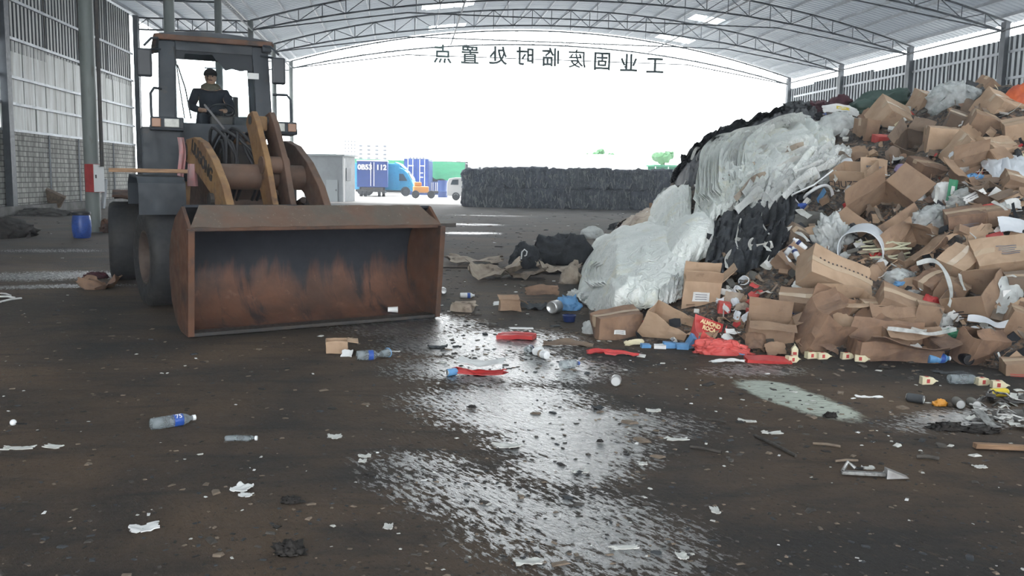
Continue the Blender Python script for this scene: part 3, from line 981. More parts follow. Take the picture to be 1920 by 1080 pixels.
for k in range(6):
    MB().box(((Q.x - P.x) * (k + .5) / 6, .4, (P.z - .6) / 2), (.25, .25, P.z - .6)).build('post', M['steel'], t)
P = at(1252, 318, 88)
t = thing('green_shelter', 'small pale green shelter showing above the bales beside the rubbish heap', 'shelter', Matrix.Translation((P.x, P.y, 0)))
MB().box((0, 0, P.z + .35), (3.6, 3, .15)).build('roof', M['greentarp'], t)
MB().box((0, 1.2, P.z - .3), (3.4, .05, 1.2)).build('side_sheet', M['greentarp'], t)
for x in (-1.6, -.3, 1.6):
    MB().tube([(x, -1.2, 0), (x, -1.2, P.z + .3)], .05, 6).build('post', M['whitemark'], t)
def tree(px, py, b, r, label):
    P = at(px, py, b)
    t = thing('tree', label, 'tree', Matrix.Translation((P.x, P.y, 0)), 'far trees above the shed roof')
    MB().tube([(0, 0, 0), (.1, 0, P.z - r * .3)], [.25, .12], 7).build('trunk', M['stick'], t)
    m = MB()
    rr = random.Random(px)
    for k in range(9):
        c = Vector((rr.uniform(-.8, .8), rr.uniform(-.6, .6), rr.uniform(-.3, .5))) * r
        m.ico(r * rr.uniform(.35, .6), 2, fn=lambda v: v + c + noise.noise_vector(v * 2) * .3 * r + Vector((0, 0, P.z)))
    m.build('crown', M['leaf'], t)
tree(1121, 291, 200, 1.7, 'green tree crown, widest of those above the white shed roof')
tree(1145, 293, 205, .9, 'small dark tree crown beside the widest one above the shed roof')
tree(1104, 293, 205, .7, 'tiny tree crown over the shed roof, on the cyan truck side of the widest')
tree(1245, 299, 150, 1.6, 'tree crown behind the pale green shelter near the heap')
# ------------------------------------------------------------------ wheel loader
l0, r0 = gp(350, 630), gp(808, 593)
e = (r0 - l0).normalized()
lf = Vector((e.y, -e.x, 0))
lorg = (l0 + r0) / 2 - lf * 2.5
LM = Matrix(((e.x, -lf.x, 0, lorg.x), (e.y, -lf.y, 0, lorg.y), (0, 0, 1, 0), (0, 0, 0, 1)))   # x to the viewer's right, y to the rear
ld = thing('wheel_loader', 'big rusty yellow wheel loader with its wide bucket lowered, driver in the cab', 'wheel loader', LM)
ld.name = 'wheel_loader'

# bucket
prof = [(-2.52, .03), (-2.3, .05), (-2.1, .14), (-1.95, .33), (-1.88, .58), (-1.90, .85), (-2.0, 1.06), (-2.17, 1.24), (-2.46, 1.385)]
m = MB()
def shell(u, v):
    k = v * (len(prof) - 1)
    i = min(int(k), len(prof) - 2)
    f = k - i
    y = prof[i][0] * (1 - f) + prof[i + 1][0] * f
    z = prof[i][1] * (1 - f) + prof[i + 1][1] * f
    p = Vector((-1.5 + 3.0 * u, y, z))
    dent = noise.noise(Vector((p.x * 1.3, p.y * 2, p.z * 2))) * .02
    return p + Vector((0, dent, dent))
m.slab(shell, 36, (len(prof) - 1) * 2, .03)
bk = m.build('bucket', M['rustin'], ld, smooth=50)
sg = MB().slab(lambda u, v: Vector((-1.5 + 3 * u + (.16 * v * (1 - 2 * u)), -2.72 + .26 * v, 1.165 + .225 * v + .012 * noise.noise(Vector((u * 14, v * 3, 0))))), 40, 6, -.03)
sg.build('spill_guard', M['rusttop'], bk, smooth=40)
MB().box((0, -2.71, 1.165), (3.02, .05, .045)).build('lip_bar', M['rust'], bk, bevel=.01)
MB().bar((-1.5, -2.56, .03), (1.5, -2.56, .03), .22, .045).build('cutting_edge', M['dark'], bk, bevel=.01)
side = [(-2.6, .0), (-2.3, .02), (-2.08, .12), (-1.92, .32), (-1.85, .58), (-1.87, .87), (-1.98, 1.09), (-2.17, 1.27), (-2.46, 1.40), (-2.74, 1.17), (-2.70, .9)]
for s in (-1, 1):
    sp = MB().prism(side, s * 1.5 - .02, s * 1.5 + .02).build('side_plate', M['rust'], bk, bevel=.006)
    MB().bar((s * 1.505, -2.64, .02), (s * 1.505, -2.76, 1.17), .07, .09, upv=(0, 1, 0)).build('side_cutter', M['rust'], sp, bevel=.008)
for s in (-1, 1):
    MB().prism([(-1.86, .30), (-1.5, .35), (-1.45, .55), (-1.84, .86)], s * .62 - .12, s * .62 + .12).build('bucket_ear', M['rust'], bk)
MB().box((1.62, -2.66, 1.17), (.26, .07, .05)).build('corner_stub', M['dark'], bk)

# boom arms
arm = [(.62, 2.12), (.5, 2.22), (.1, 2.24), (-.3, 2.16), (-.75, 1.93), (-1.15, 1.62), (-1.45, 1.25), (-1.62, .9), (-1.75, .55), (-1.78, .40), (-1.62, .33), (-1.36, .55), (-1.2, .92), (-1.0, 1.25), (-.6, 1.52), (-.1, 1.72), (.3, 1.84), (.56, 1.92)]
for s in (-1, 1):
    a = MB().prism(arm, s * (.66 if s < 0 else .60) - .05, s * (.66 if s < 0 else .60) + .05).build('boom_arm', M['yel'] if s < 0 else M['brownpaint'], ld, bevel=.012)
    MB().tube([(s * .66 - .09, .55, 2.05), (s * .66 + .09, .55, 2.05)], .13, 16).build('pivot_pin', M['dark'], a)
    MB().tube([(s * .66 - .10, -.75, 1.42), (s * .66 + .10, -.75, 1.42)], .09, 14).build('pivot_pin', M['dark'], a)
    if s < 0:
        R = Matrix(((0, 0, -1), (-1, 0, 0), (0, 1, 0))).to_4x4()
        text('LIUGONG', .23, plain('brand_black', (.02, .018, .016), .6), a, Matrix.Translation((-.715, -.28, 1.92)) @ R @ Matrix.Rotation(radians(-24), 4, 'Z'), 'lettering', .004, bold=.006)
MB().tube([(-.62, -.55, 1.72), (.58, -.55, 1.72)], .17, 20).build('cross_tube', M['brownpaint'], ld, smooth=40)
# bell crank: two curved plates with a boss between them
bell = [(-.16, 2.56), (-.34, 2.60), (-.50, 2.46), (-.68, 2.2), (-.86, 1.95), (-.98, 1.7), (-1.12, 1.4), (-1.38, 1.02), (-1.32, .88), (-1.16, .86), (-.92, 1.12), (-.72, 1.4), (-.55, 1.66), (-.40, 1.92), (-.24, 2.2), (-.08, 2.44)]
for s in (-1, 1):
    MB().prism(bell, .10 + s * .12 - .04, .10 + s * .12 + .04).build('bell_crank_plate', M['yel'] if s < 0 else M['brownpaint'], ld, bevel=.012)
MB().tube([(-.08, -.74, 1.88), (.28, -.74, 1.88)], .115, 18).build('bell_crank_boss', M['brownpaint'], ld, smooth=40)
MB().tube([(-.07, -.28, 2.48), (.28, -.28, 2.48)], .06, 14).build('bell_crank_pin', M['dark'], ld, smooth=40)
MB().prism([(-1.25, 1.0), (-1.4, .98), (-1.86, .80), (-1.84, .68), (-1.3, .84)], .02, .18).build('bucket_link', M['brownpaint'], ld, bevel=.01)
# tilt cylinder
tc = MB().tube([(-.05, .95, 1.92), (.02, .25, 2.24)], .115, 18).build('tilt_cylinder', M['yel'], ld, smooth=40)
MB().tube([(.02, .25, 2.24), (.08, -.25, 2.46)], .055, 14).build('piston_rod', M['chrome'], tc, smooth=40)
MB().box((.08, -.20, 2.44), (.16, .30, .20), M=None).build('rod_eye', M['yel'], tc, bevel=.03)
for s in (-1, 1):
    lc = MB().tube([(s * .42, .62, .95), (s * .42, -.15, 1.2)], .10, 16).build('lift_cylinder', M['brownpaint'], ld, smooth=40)
    MB().tube([(s * .42, -.15, 1.2), (s * .5, -.75, 1.42)], .05, 12).build('piston_rod', M['chrome'], lc, smooth=40)
# front frame with tower
fr = MB()
fr.prism([(-.55, .55), (1.3, .55), (1.3, 1.15), (.95, 2.18), (.45, 2.2), (.25, 1.6), (-.2, 1.2), (-.55, 1.1)], -.5, -.44)
fr.prism([(-.55, .55), (1.3, .55), (1.3, 1.15), (.95, 2.18), (.45, 2.2), (.25, 1.6), (-.2, 1.2), (-.55, 1.1)], .44, .5)
fr.box((0, .4, .75), (.9, 1.7, .35))
fr.box((0, .85, 1.7), (.9, .1, .8))
fr.box((0, .1, 1.15), (.88, .12, .5))
fr.box((0, -.5, .85), (.98, .08, .55))
fr.build('front_frame', M['brownpaint'], ld, bevel=.015)
MB().box((-.02, .45, 2.02), (.34, .5, .3)).build('control_valve', M['dark'], ld, bevel=.02)
rr = random.Random(11)
for k in range(9):
    x0, x1 = rr.uniform(-.4, .1), rr.uniform(-.42, .42)
    pts = [(x0, .6, 2.02), (x0 + rr.uniform(-.1, .1), .2, 2.2 + rr.uniform(0, .22)), ((x0 + x1) / 2, -.1, 2.0 + rr.uniform(-.1, .2)), (x1, -.2, 1.7), (x1, .1, 1.35)]
    P = [Vector(p) for p in pts]
    cr = []
    for i in range(len(P) - 1):
        a, b_, c_, d_ = P[max(i - 1, 0)], P[i], P[i + 1], P[min(i + 2, len(P) - 1)]
        for q in range(5):
            u = q / 5
            cr.append(.5 * ((2 * b_) + (c_ - a) * u + (2 * a - 5 * b_ + 4 * c_ - d_) * u * u + (3 * b_ - a - 3 * c_ + d_) * u ** 3))
    cr.append(P[-1])
    MB().tube(cr, .022, 7).build('hydraulic_hose', M['hose'], ld, smooth=60)
# axles and wheels
for y in (0, 2.95):
    MB().tube([(q, y, .64) for q in (-1.0, -.35, -.3, .3, .35, 1.0)], [.15, .15, .26, .26, .15, .15], 16).build('axle', M['dark'], ld, smooth=40)
tyre = [(.33, -.25), (.42, -.285), (.53, -.295), (.605, -.275), (.637, -.225), (.64, 0), (.637, .225), (.605, .275), (.53, .295), (.42, .285), (.33, .25)]
rimp = [(.0, .08), (.14, .10), (.15, .15), (.18, .15), (.20, .08), (.30, .02), (.31, .18), (.37, .26), (.34, .265), (.30, .20), (.30, -.24), (.33, -.25)]
for y in (0, 2.95):
    for s in (-1, 1):
        MW = Matrix.Translation((s * 1.14, y, .64)) @ Matrix.Rotation(s * pi / 2, 4, 'Y')
        wl_ = MB().lathe(tyre, 48, M=MW).build('wheel', M['rubber'], ld, smooth=50)
        rm = MB().lathe(rimp, 36, M=MW)
        for k in range(10):
            t_ = 2 * pi * k / 10
            rm.tube([MW @ Vector((.25 * cos(t_), .25 * sin(t_), .05)), MW @ Vector((.25 * cos(t_), .25 * sin(t_), .08))], .02, 6)
        rm.build('rim', M['rim'], wl_, smooth=40)
# front fenders
for s in (-1, 1):
    m = MB()
    fp = [(-.40, 1.22), (-.38, 1.62), (-.30, 1.70), (.16, 1.73), (.26, 1.62), (.28, 1.34)] if s < 0 else [(-.5, 1.20), (-.4, 1.30), (-.2, 1.33), (.4, 1.34), (.5, 1.3), (.55, 1.2)]
    m.slab(lambda u, v: Vector((s * (.95 + .58 * u), *[fp[min(int(v * 5), 4)][q] * (1 - (v * 5 - min(int(v * 5), 4))) + fp[min(int(v * 5), 4) + 1][q] * (v * 5 - min(int(v * 5), 4)) for q in (0, 1)])), 4, 10, .025 * s)
    fe = m.build('front_fender', M['cabpaint'], ld, smooth=30)
    MB().box((s * .965, -.05, 1.42 if s < 0 else 1.2), (.02, .6, .5 if s < 0 else .2)).build('inner_plate', M['dark'], fe)
# tanks and steps beside the cab
for s in (-1, 1):
    if s < 0:
        MB().box((-.87, 1.43, 2.02), (.56, .62, .78)).build('side_tank', M['cabpaint'], ld, bevel=.03)
    pl = MB().box((s * .80, 1.15, 2.40), (.46, .5, .09)).build('lamp_platform', M['cabpaint'], ld, bevel=.015)
    hd = MB().box((s * .80, 1.0, 2.46), (.45, .22, .17)).build('lamp_housing', M['cabpaint'], ld, bevel=.02)
    MB().box((s * .74, .88, 2.46), (.20, .03, .12)).build('headlamp', M['lamp'], hd, bevel=.01)
    MB().box((s * .945, .88, 2.46), (.12, .03, .12)).build('turn_signal', M['amber'], hd, bevel=.01)
    # ladder under the tank
    st = MB().box((s * 1.05, 1.3, 1.2), (.04, .05, 1.2)).build('ladder_rail', M['cabpaint'], ld)
    for z in (.7, 1.0, 1.3):
        MB().box((s * 1.05, 1.5, z), (.06, .4, .04)).build('ladder_step', M['cabpaint'], st)
    # grab rail in front of the cab door
    MB().tube([(s * .98, 1.2, 2.46), (s * 1.0, 1.25, 2.6), (s * 1.0, 1.3, 2.9), (s * .95, 1.35, 2.98), (s * .8 - .05, 1.42, 2.98)], .02, 8).build('grab_rail', M['cabpaint'], ld, smooth=60)
# cab
CX0, CX1, CY0, CY1 = -.86, .86, 1.42, 3.0
ZS, ZT = 2.50, 3.69
MB().box((0, 2.2, 1.98), (1.24, 1.56, .70)).build('cab_base', M['cabpaint'], ld, bevel=.03)
cw = MB().prism([(CY0 - .02, ZS), (CY0 + .05, 1.75), (CY0 + .25, 1.70), (CY0 + .25, ZS)], -.72, .64).build('front_cowl', M['cabpaint'], ld, bevel=.01)
MB().box((-.05, 2.2, ZS - .12), (1.5, 1.55, .14)).build('cab_floor', M['dark'], ld)
def pillar(p0, p1, w, d, nm='cab_pillar'):
    MB().bar(p0, p1, w, d, upv=(0, 1, 0)).build(nm, M['cabpaint'], ld, bevel=.02)
for s in (-1, 1):
    pillar((s * .70 - .08, CY0 + .02, ZS - .08), (s * .66 - .09, CY0 + .10, ZT), .24, .12)
    pillar((s * .72 - .08, CY1 - .1, ZS - .08), (s * .67 - .08, CY1 - .12, ZT), .10, .12)
    pillar((s * .75 - .08, 2.35, ZS - .08), (s * .70 - .08, 2.35, ZT), .06, .07)
    pillar((s * .75 - .08, CY0 + .05, ZS), (s * .75 - .08, CY1 - .1, ZS), .06, .12, 'side_sill')
    MB().add([(s * .74 - .08, CY0 + .1, ZS + .05), (s * .75 - .08, CY1 - .1, ZS + .05), (s * .69 - .08, CY1 - .12, ZT - .06), (s * .69 - .08, CY0 + .16, ZT - .06)], [(0, 1, 2, 3)]).build('side_window', M['cabglass'], ld)
ws = MB().add([(-.72, CY0 + .02, ZS), (.56, CY0 + .02, ZS), (.52, CY0 + .11, ZT - .1), (-.70, CY0 + .11, ZT - .1)], [(0, 1, 2, 3)]).build('windscreen', M['cabglass'], ld)
# sun film along the top of the windscreen, deeper on the right, with a ragged edge
film = plain('sun_film', (.010, .014, .020), .3)
def ragged(x):
    base = .08 + (.20 * max(0, min(1, (x + .12) / .18)) if x > -.12 else 0)
    return base + .03 * noise.noise(Vector((x * 9, 1, 0))) + (.09 if x < -.52 else 0)
fv, ff = [], []
for i in range(41):
    x = -.68 + 1.18 * i / 40
    dd = ragged(x)
    for z in (ZT - .09, ZT - .09 - dd):
        yq = CY0 + .02 + .09 * (z - ZS) / (ZT - ZS)
        fv.append((x, yq - .012, z))
for i in range(40):
    ff.append((2 * i, 2 * i + 1, 2 * i + 3, 2 * i + 2))
MB().add(fv, ff).build('sun_film', film, ws)
MB().box((.46, CY0 - .02, 3.24), (.16, .012, .09)).build('sticker', M['paper'], ws)
MB().add([(-.74, CY1 - .08, ZS + .05), (.60, CY1 - .08, ZS + .05), (.58, CY1 - .1, ZT - .1), (-.72, CY1 - .1, ZT - .1)], [(0, 1, 2, 3)]).build('rear_window', M['cabglass'], ld)
MB().box((-.08, CY1 - .08, ZS), (1.5, .08, .16)).build('rear_sill', M['cabpaint'], ld)
MB().box((-.08, CY1 - .1, ZT - .04), (1.4, .08, .1)).build('rear_header', M['cabpaint'], ld)
MB().box((-.09, CY0 + .1, ZT - .05), (1.44, .10, .16)).build('front_header', M['cabpaint'], ld)
rf = MB()
rf.slab(lambda u, v: Vector((-.92 + 1.66 * u, CY0 - .06 + 1.8 * v, ZT + .10 - .07 * (2 * u - 1) ** 2 - .03 * (2 * v - 1) ** 4)), 14, 12, -.07)
ro = rf.build('roof', M['cabpaint'], ld, smooth=40)
MB().bar((-.92, CY0 - .06, ZT + .03), (.74, CY0 - .06, ZT + .03), .05, .08).build('roof_edge', M['rust'], ro, bevel=.015)
for s in (-1, 1):
    MB().bar((s * .83 - .09, CY0 - .06, ZT + .02), (s * .83 - .09, CY0 + 1.72, ZT + .02), .05, .07).build('roof_edge', M['rust'], ro, bevel=.015)
# folded wiper and cables on the screen
MB().tube([(-.66, CY0 + .02, 3.60), (-.60, CY0 - .02, 3.05), (-.54, CY0 - .04, 2.56)], .009, 6).build('cable', M['hose'], ws)
MB().tube([(-.62, CY0 - .01, 3.34), (-.52, CY0 - .04, 3.0), (-.45, CY0 - .05, 2.56)], .011, 6).build('wiper_arm', M['hose'], ws)
MB().bar((-.26, CY0 - .05, 2.78), (.02, CY0 - .08, 2.42), .035, .03).build('wiper_blade', M['blackplastic'], ws)
# mirrors on brackets
for s in (-1, 1):
    mx = -1.07 if s < 0 else .80
    br = MB().tube([(mx - s * .24, CY0, ZT + .02), (mx - s * .1, CY0 - .2, ZT - .02), (mx, CY0 - .28, ZT - .14)], .018, 7).tube([(mx - s * .22, CY0, ZT - .14), (mx, CY0 - .28, ZT - .2)], .015, 7).build('mirror_bracket', M['cabpaint'], ld, smooth=60)
    MB().box((mx, CY0 - .28, 3.31), (.20, .07, .40)).build('mirror', M['mirror'], br, bevel=.03)
MB().box((.66, CY0 - .02, ZT - .04), (.14, .14, .1)).build('work_lamp', M['cabpaint'], ld, bevel=.02)
# driver's seat, console, steering wheel
se = MB().box((.03, 2.40, 2.47), (.52, .50, .14)).build('seat', M['blackplastic'], ld, bevel=.04)
MB().box((.03, 2.66, 2.75), (.50, .12, .60)).build('backrest', M['blackplastic'], se, bevel=.05)
co = MB().box((.03, 1.72, 2.52), (.36, .20, .24)).build('console', M['dark'], ld, bevel=.03)
MB().tube([(.03 + .19 * cos(2 * pi * k / 24), 1.86 + .19 * sin(2 * pi * k / 24) * .85, 2.72 - .1 * sin(2 * pi * k / 24)) for k in range(24)], .016, 8, closed=True).tube([(.03, 1.74, 2.58), (.03, 1.86, 2.72)], .025, 8).build('steering_wheel', M['blackplastic'], co, smooth=60)
MB().box((.34, 1.60, 2.56), (.34, .22, .14)).wobble(6, .03).build('dashboard_rag', M['charcoal'], ld, bevel=.02)
# rear frame, hood, counterweight, rear fenders
hood = MB().prism([(3.05, 1.1), (3.05, 2.45), (3.4, 2.5), (5.2, 2.25), (5.35, 1.9), (5.35, 1.0)], -.72, .72).build('engine_hood', M['yel'], ld, bevel=.05)
MB().box((0, 5.3, .95), (2.3, .35, .75)).build('counterweight', M['rust'], ld, bevel=.05)
MB().box((0, 3.4, .85), (.9, 4.0, .45)).build('rear_frame', M['dark'], ld, bevel=.03)
for s in (-1, 1):
    MB().slab(lambda u, v: Vector((s * (.86 + .5 * u), 2.35 + 1.6 * v, 1.46 - .5 * max(0, v - .72) - .35 * max(0, .2 - v) + .02 * noise.noise(Vector((u * 3, v * 4, s))))), 4, 16, .03 * s).build('rear_fender', M['rust'], ld, smooth=40)
MB().tube([(.42, 3.7, 2.4), (.42, 3.7, 3.1)], .06, 12).build('exhaust_pipe', M['dark'], ld, smooth=40)

# the rear half (cab, hood, rear axle) is steered a little about the hinge
RMX = Matrix.Translation((0, 1.1, 0)) @ Matrix.Rotation(radians(-11), 4, 'Z') @ Matrix.Translation((0, -1.1, 0))
FRONT = ('bucket', 'boom_arm', 'cross_tube', 'bell_crank', 'bucket_link', 'tilt_cylinder', 'lift_cylinder', 'front_frame', 'control_valve', 'hydraulic_hose', 'front_fender')
for ch in ld.children:
    if ch.name.startswith(FRONT):
        continue
    if ch.name.startswith(('wheel', 'axle')) and ch.data.vertices[0].co.y < 1.5:
        continue
    ch.matrix_local = RMX @ Matrix.Translation((-.22, 0, 0)) if ch.name.startswith(('wheel', 'axle', 'rear_fender')) else RMX

# things lying or hanging on the loader
def LW(x, y, z):
    return LM @ Vector((x, y, z))
m = MB().box((0, 0, 0), (.95, .14, .05))
o = tag(m.wobble(2, .02).build('wood_plank', M['wood'], bevel=.004), 'weathered brown plank lying across the front fender of the wheel loader', 'plank')
o.matrix_world = LM @ Matrix.Translation((-1.34, -.12, 1.775)) @ Matrix.Rotation(radians(-8), 4, 'Z')
m = MB().slab(lambda u, v: Vector((.09 * (u - .5) * (1 - .4 * v) + .02 * sin(v * 7), .03 * sin(u * 9 + v * 4), -.95 * v)), 6, 16, .008)
o = tag(m.build('cloth_strip', M['pinkcloth'], smooth=60), 'long pink cloth strip hanging from the lettered yellow boom arm', 'cloth')
o.matrix_world = LM @ Matrix.Translation((-.80, .42, 2.24))
m = MB().slab(lambda u, v: Vector((.11 * (u - .5) * (1 + .3 * v), .03 * sin(u * 7), -.30 * v)), 6, 8, .008)
o = tag(m.build('cloth_rag', M['pinkcloth'], smooth=60), 'short pale pink rag tied under the lettered boom arm', 'cloth')
o.matrix_world = LM @ Matrix.Translation((-.74, .1, 1.88))
t = thing('paper_cup', 'crumpled white paper cup lying inside the loader bucket', 'cup', LM @ Matrix.Translation((1.0, -2.30, .095)) @ Matrix.Rotation(radians(62), 4, 'Z') @ Matrix.Rotation(radians(90), 4, 'X'))
MB().lathe([(.03, 0), (.038, .12), (.036, .12), (.029, .005), (0, .005)], 14).build('cup_wall', M['paper'], t, smooth=40)
MB().lathe([(.036, .118), (.041, .122), (.036, .126)], 14).build('rolled_rim', M['white'], t, smooth=40)

# ------------------------------------------------------------------ the driver
def skin_body(name, verts, edges, mat, parent, sub=2, root=0, extra=None):
    me = bpy.data.meshes.new(name)
    me.from_pydata([v[0] for v in verts], edges, [])
    me.materials.append(mat)
    o = bpy.data.objects.new(name, me)
    COL.objects.link(o)
    if parent:
        o.parent = parent
    sk = o.modifiers.new('skin', 'SKIN')
    sk.use_smooth_shade = True
    for i, v in enumerate(verts):
        r = v[1] if isinstance(v[1], tuple) else (v[1], v[1])
        me.skin_vertices[0].data[i].radius = r
    me.skin_vertices[0].data[root].use_root = True
    s = o.modifiers.new('sub', 'SUBSURF')
    s.levels = s.render_levels = sub
    return o
PM = LM @ RMX @ Matrix.Translation((-.09, 2.36, 2.53))
pr = thing('person', 'person in dark jacket and khaki hood seated at the wheel in the loader cab', 'person', PM)
V, Ed = [], []
def vx(p, r, prev=None):
    V.append((p, r))
    if prev is not None:
        Ed.append((prev, len(V) - 1))
    return len(V) - 1
pel = vx((0, 0, .06), (.16, .12))
wa = vx((0, .0, .22), (.14, .11), pel)
ch = vx((0, -.03, .40), (.17, .12), wa)
up_ = vx((0, -.03, .52), (.12, .09), ch)
nk = vx((0, -.05, .60), .055, up_)
hd0 = vx((0, -.07, .67), (.075, .085), nk)
hd1 = vx((0, -.08, .75), (.082, .10), hd0)
hd2 = vx((0, -.07, .82), (.06, .075), hd1)
ns = vx((-.03, -.18, .725), .014, hd1)
for s in (-1, 1):
    er = vx((s * .088, -.065, .735), .018, hd1)
    sh = vx((s * .20, -.03, .50), .07, up_)
    el = vx((s * .29, -.16, .26), .05, sh)
    wr = vx((s * .17, -.40, .20), .034, el)
    pm = vx((s * .14, -.46, .20), (.038, .026), wr)
    for k in range(4):
        a = vx((s * .14 + (k - 1.5) * .018, -.50, .215 - .004 * k), .009, pm)
        b_ = vx((s * .14 + (k - 1.5) * .018, -.525, .19 - .004 * k), .008, a)
        vx((s * .14 + (k - 1.5) * .018, -.51, .165), .008, b_)
    th = vx((s * .105, -.46, .215), .010, pm)
    vx((s * .085, -.49, .205), .009, th)
    hp = vx((s * .10, -.04, .05), .095, pel)
    kn = vx((s * .14, -.42, .10), .065, hp)
    an = vx((s * .13, -.52, -.16), .045, kn)
    vx((s * .13, -.62, -.17), .038, an)
skin_body('body', V, Ed, M['skin'], pr)
J, JE = [], []
def jx(p, r, prev=None):
    J.append((p, r))
    if prev is not None:
        JE.append((prev, len(J) - 1))
    return len(J) - 1
a0 = jx((0, 0, .04), (.19, .15))
a1 = jx((0, 0, .22), (.19, .15), a0)
a2 = jx((0, -.03, .40), (.205, .155), a1)
a3 = jx((0, -.03, .53), (.15, .12), a2)
for s in (-1, 1):
    q = jx((s * .215, -.03, .50), .09, a3)
    q = jx((s * .31, -.16, .26), .07, q)
    q = jx((s * .19, -.37, .20), .052, q)
skin_body('jacket', J, JE, M['jacket'], pr)
T = [((0, 0, .03), (.18, .14))]
TE = []
for s in (-1, 1):
    T.append(((s * .11, -.06, .05), .115)); TE.append((0, len(T) - 1))
    T.append(((s * .15, -.42, .10), .085)); TE.append((len(T) - 2, len(T) - 1))
    T.append(((s * .135, -.52, -.13), .065)); TE.append((len(T) - 2, len(T) - 1))
skin_body('trousers', T, TE, M['jacket'], pr)
MB().ico(1, 3, fn=lambda v: Vector((v.x * .15, v.y * .13 - .03, v.z * .085 + .585)) + noise.noise_vector(v * 3) * .015).build('hood_collar', M['hood'], pr, smooth=60)
cp = MB().ico(1, 3, fn=lambda v: Vector((v.x * .105, v.y * .122 - .062, max(v.z, -.25) * .095 + .79)))
cp.slab(lambda u, v: Vector(((u - .5) * .15, -.17 - .07 * v * (1 - (2 * u - 1) ** 2), .785 - .02 * v)), 6, 3, .008)
cp.build('cap', M['hair'], pr, smooth=60)
for s in (-1, 1):
    MB().ico(.012, 1, M=Matrix.Translation((s * .034 - .01, -.168, .752))).build('eye', M['blackplastic'], pr, smooth=60)
MB().box((-.005, -.165, .69), (.05, .012, .012)).build('mouth', M['maroon'], pr)
# ------------------------------------------------------------------ the rubbish heap
HT = [(1060, 575, 14.5, 580), (1095, 590, 15.0, 545), (1150, 640, 16.5, 445), (1210, 652, 18.5, 398), (1280, 658, 20, 318), (1340, 662, 20, 284), (1400, 664, 20, 258),
      (1460, 668, 19.5, 228), (1520, 672, 19, 215), (1600, 674, 18, 205), (1700, 677, 17, 198), (1760, 678, 16, 180), (1850, 688, 15.5, 168), (1920, 702, 15, 172), (2100, 750, 14, 165), (2600, 860, 12, 150)]
def hz(px):
    return 337 + .0192 * (px - 960)
def hprofile(px):
    px = max(1060, min(2600, px))
    for A, B in zip(HT, HT[1:]):
        if px <= B[0]:
            u = (px - A[0]) / (B[0] - A[0])
            pf, bc, pc = (A[k] * (1 - u) + B[k] * u for k in (1, 2, 3))
            break
    h = hz(px)
    bf = FPX * HC / (pf - h)
    zc = HC - (pc - h) / FPX * bc
    return bf, bc, max(0, zc)
def zheap(a, b):
    if b < 1:
        return 0
    px = 960 + FPX * a / b
    if px < 1040:
        return 0
    bf, bc, zc = hprofile(px)
    k = min(1, max(0, (px - 1040) / 50))
    t = (b - bf) / (bc - bf)
    if t <= 0:
        return 0
    if t < 1:
        z = zc * (1 - (1 - t) ** 1.55)
    else:
        z = zc * max(0, 1 - ((b - bc) / 9) ** 2)
    return z * k
def zlump(a, b):
    z = zheap(a, b)
    if z <= 0:
        return 0
    n = noise.fractal(Vector((a * 1.5, b * 1.5, 3)), 1.0, 2.0, 4) * .16 + noise.noise(Vector((a * 4.2, b * 4.2, 9))) * .07
    return z + n * min(1, z / .5)
def hit(px, py, lump=False):
    fn = zlump if lump else zheap
    d = ray(px, py)
    d = d / d.dot(FH)
    b = 6.0
    while b < 30:
        P = EYE + d * b
        a, bb = ab(P)
        if P.z <= max(0.0, fn(a, bb)):
            lo, hi = b - .16, b
            for _ in range(16):
                m = (lo + hi) / 2
                P = EYE + d * m
                a, bb = ab(P)
                if P.z <= max(0.0, fn(a, bb)):
                    hi = m
                else:
                    lo = m
            return EYE + d * hi, hi
        b += .16
    if py < 900:      # just over the heap's edge: take the distance of the edge below
        P, b2 = hit(px, py + 3, lump)
        return EYE + d * b2, b2
    return EYE + d * 18, 18.0

junk = NT('mixed_rubbish')
v_ = junk.coord()
vo = junk.n('ShaderNodeTexVoronoi', {'Vector': junk.scaled(v_, (7, 7, 9)), 'Randomness': 1.0})
cr_ = junk.n('ShaderNodeValToRGB')
junk.t.links.new(vo.outputs['Color'], cr_.inputs[0])
els = cr_.color_ramp.elements
els[0].position, els[0].color = 0, (.02, .02, .022, 1)
els[1].position, els[1].color = 1, (.30, .29, .28, 1)
for p_, c_ in ((.25, (.05, .045, .04, 1)), (.42, (.17, .11, .07, 1)), (.55, (.24, .155, .10, 1)), (.68, (.10, .075, .06, 1)), (.82, (.14, .13, .12, 1))):
    q_ = els.new(p_)
    q_.color = c_
M['junk'] = junk.b(Base_Color=junk.mix(junk.ramp(junk.noise(v_, 5, 6), .4, .65), cr_.outputs[0], (.018, .016, .015)), Roughness=.8, Normal=junk.bump(junk.noise(v_, 14, 6), .8, .05))
mb = MB()
na, nbq = 150, 110
idx = {}
for i in range(na + 1):
    px = 1042 + (2600 - 1042) * (i / na) ** 1.15
    bf, bc, zc = hprofile(px)
    for j in range(nbq + 1):
        u = j / nbq
        b = bf - .02 + (bc + 8.9 - bf) * u ** 1.2
        a = (px - 960) / FPX * b
        idx[i, j] = len(mb.v)
        mb.v.append(C(a, b, zlump(a, b) - .01))
for i in range(na):
    for j in range(nbq):
        mb.f.append([idx[i, j], idx[i + 1, j], idx[i + 1, j + 1], idx[i, j + 1]])
        mb.m.append(0)
hp_ = stuff(mb.build('rubbish', M['junk']), 'compacted mixed rubbish forming the body of the big heap', 'rubbish heap')

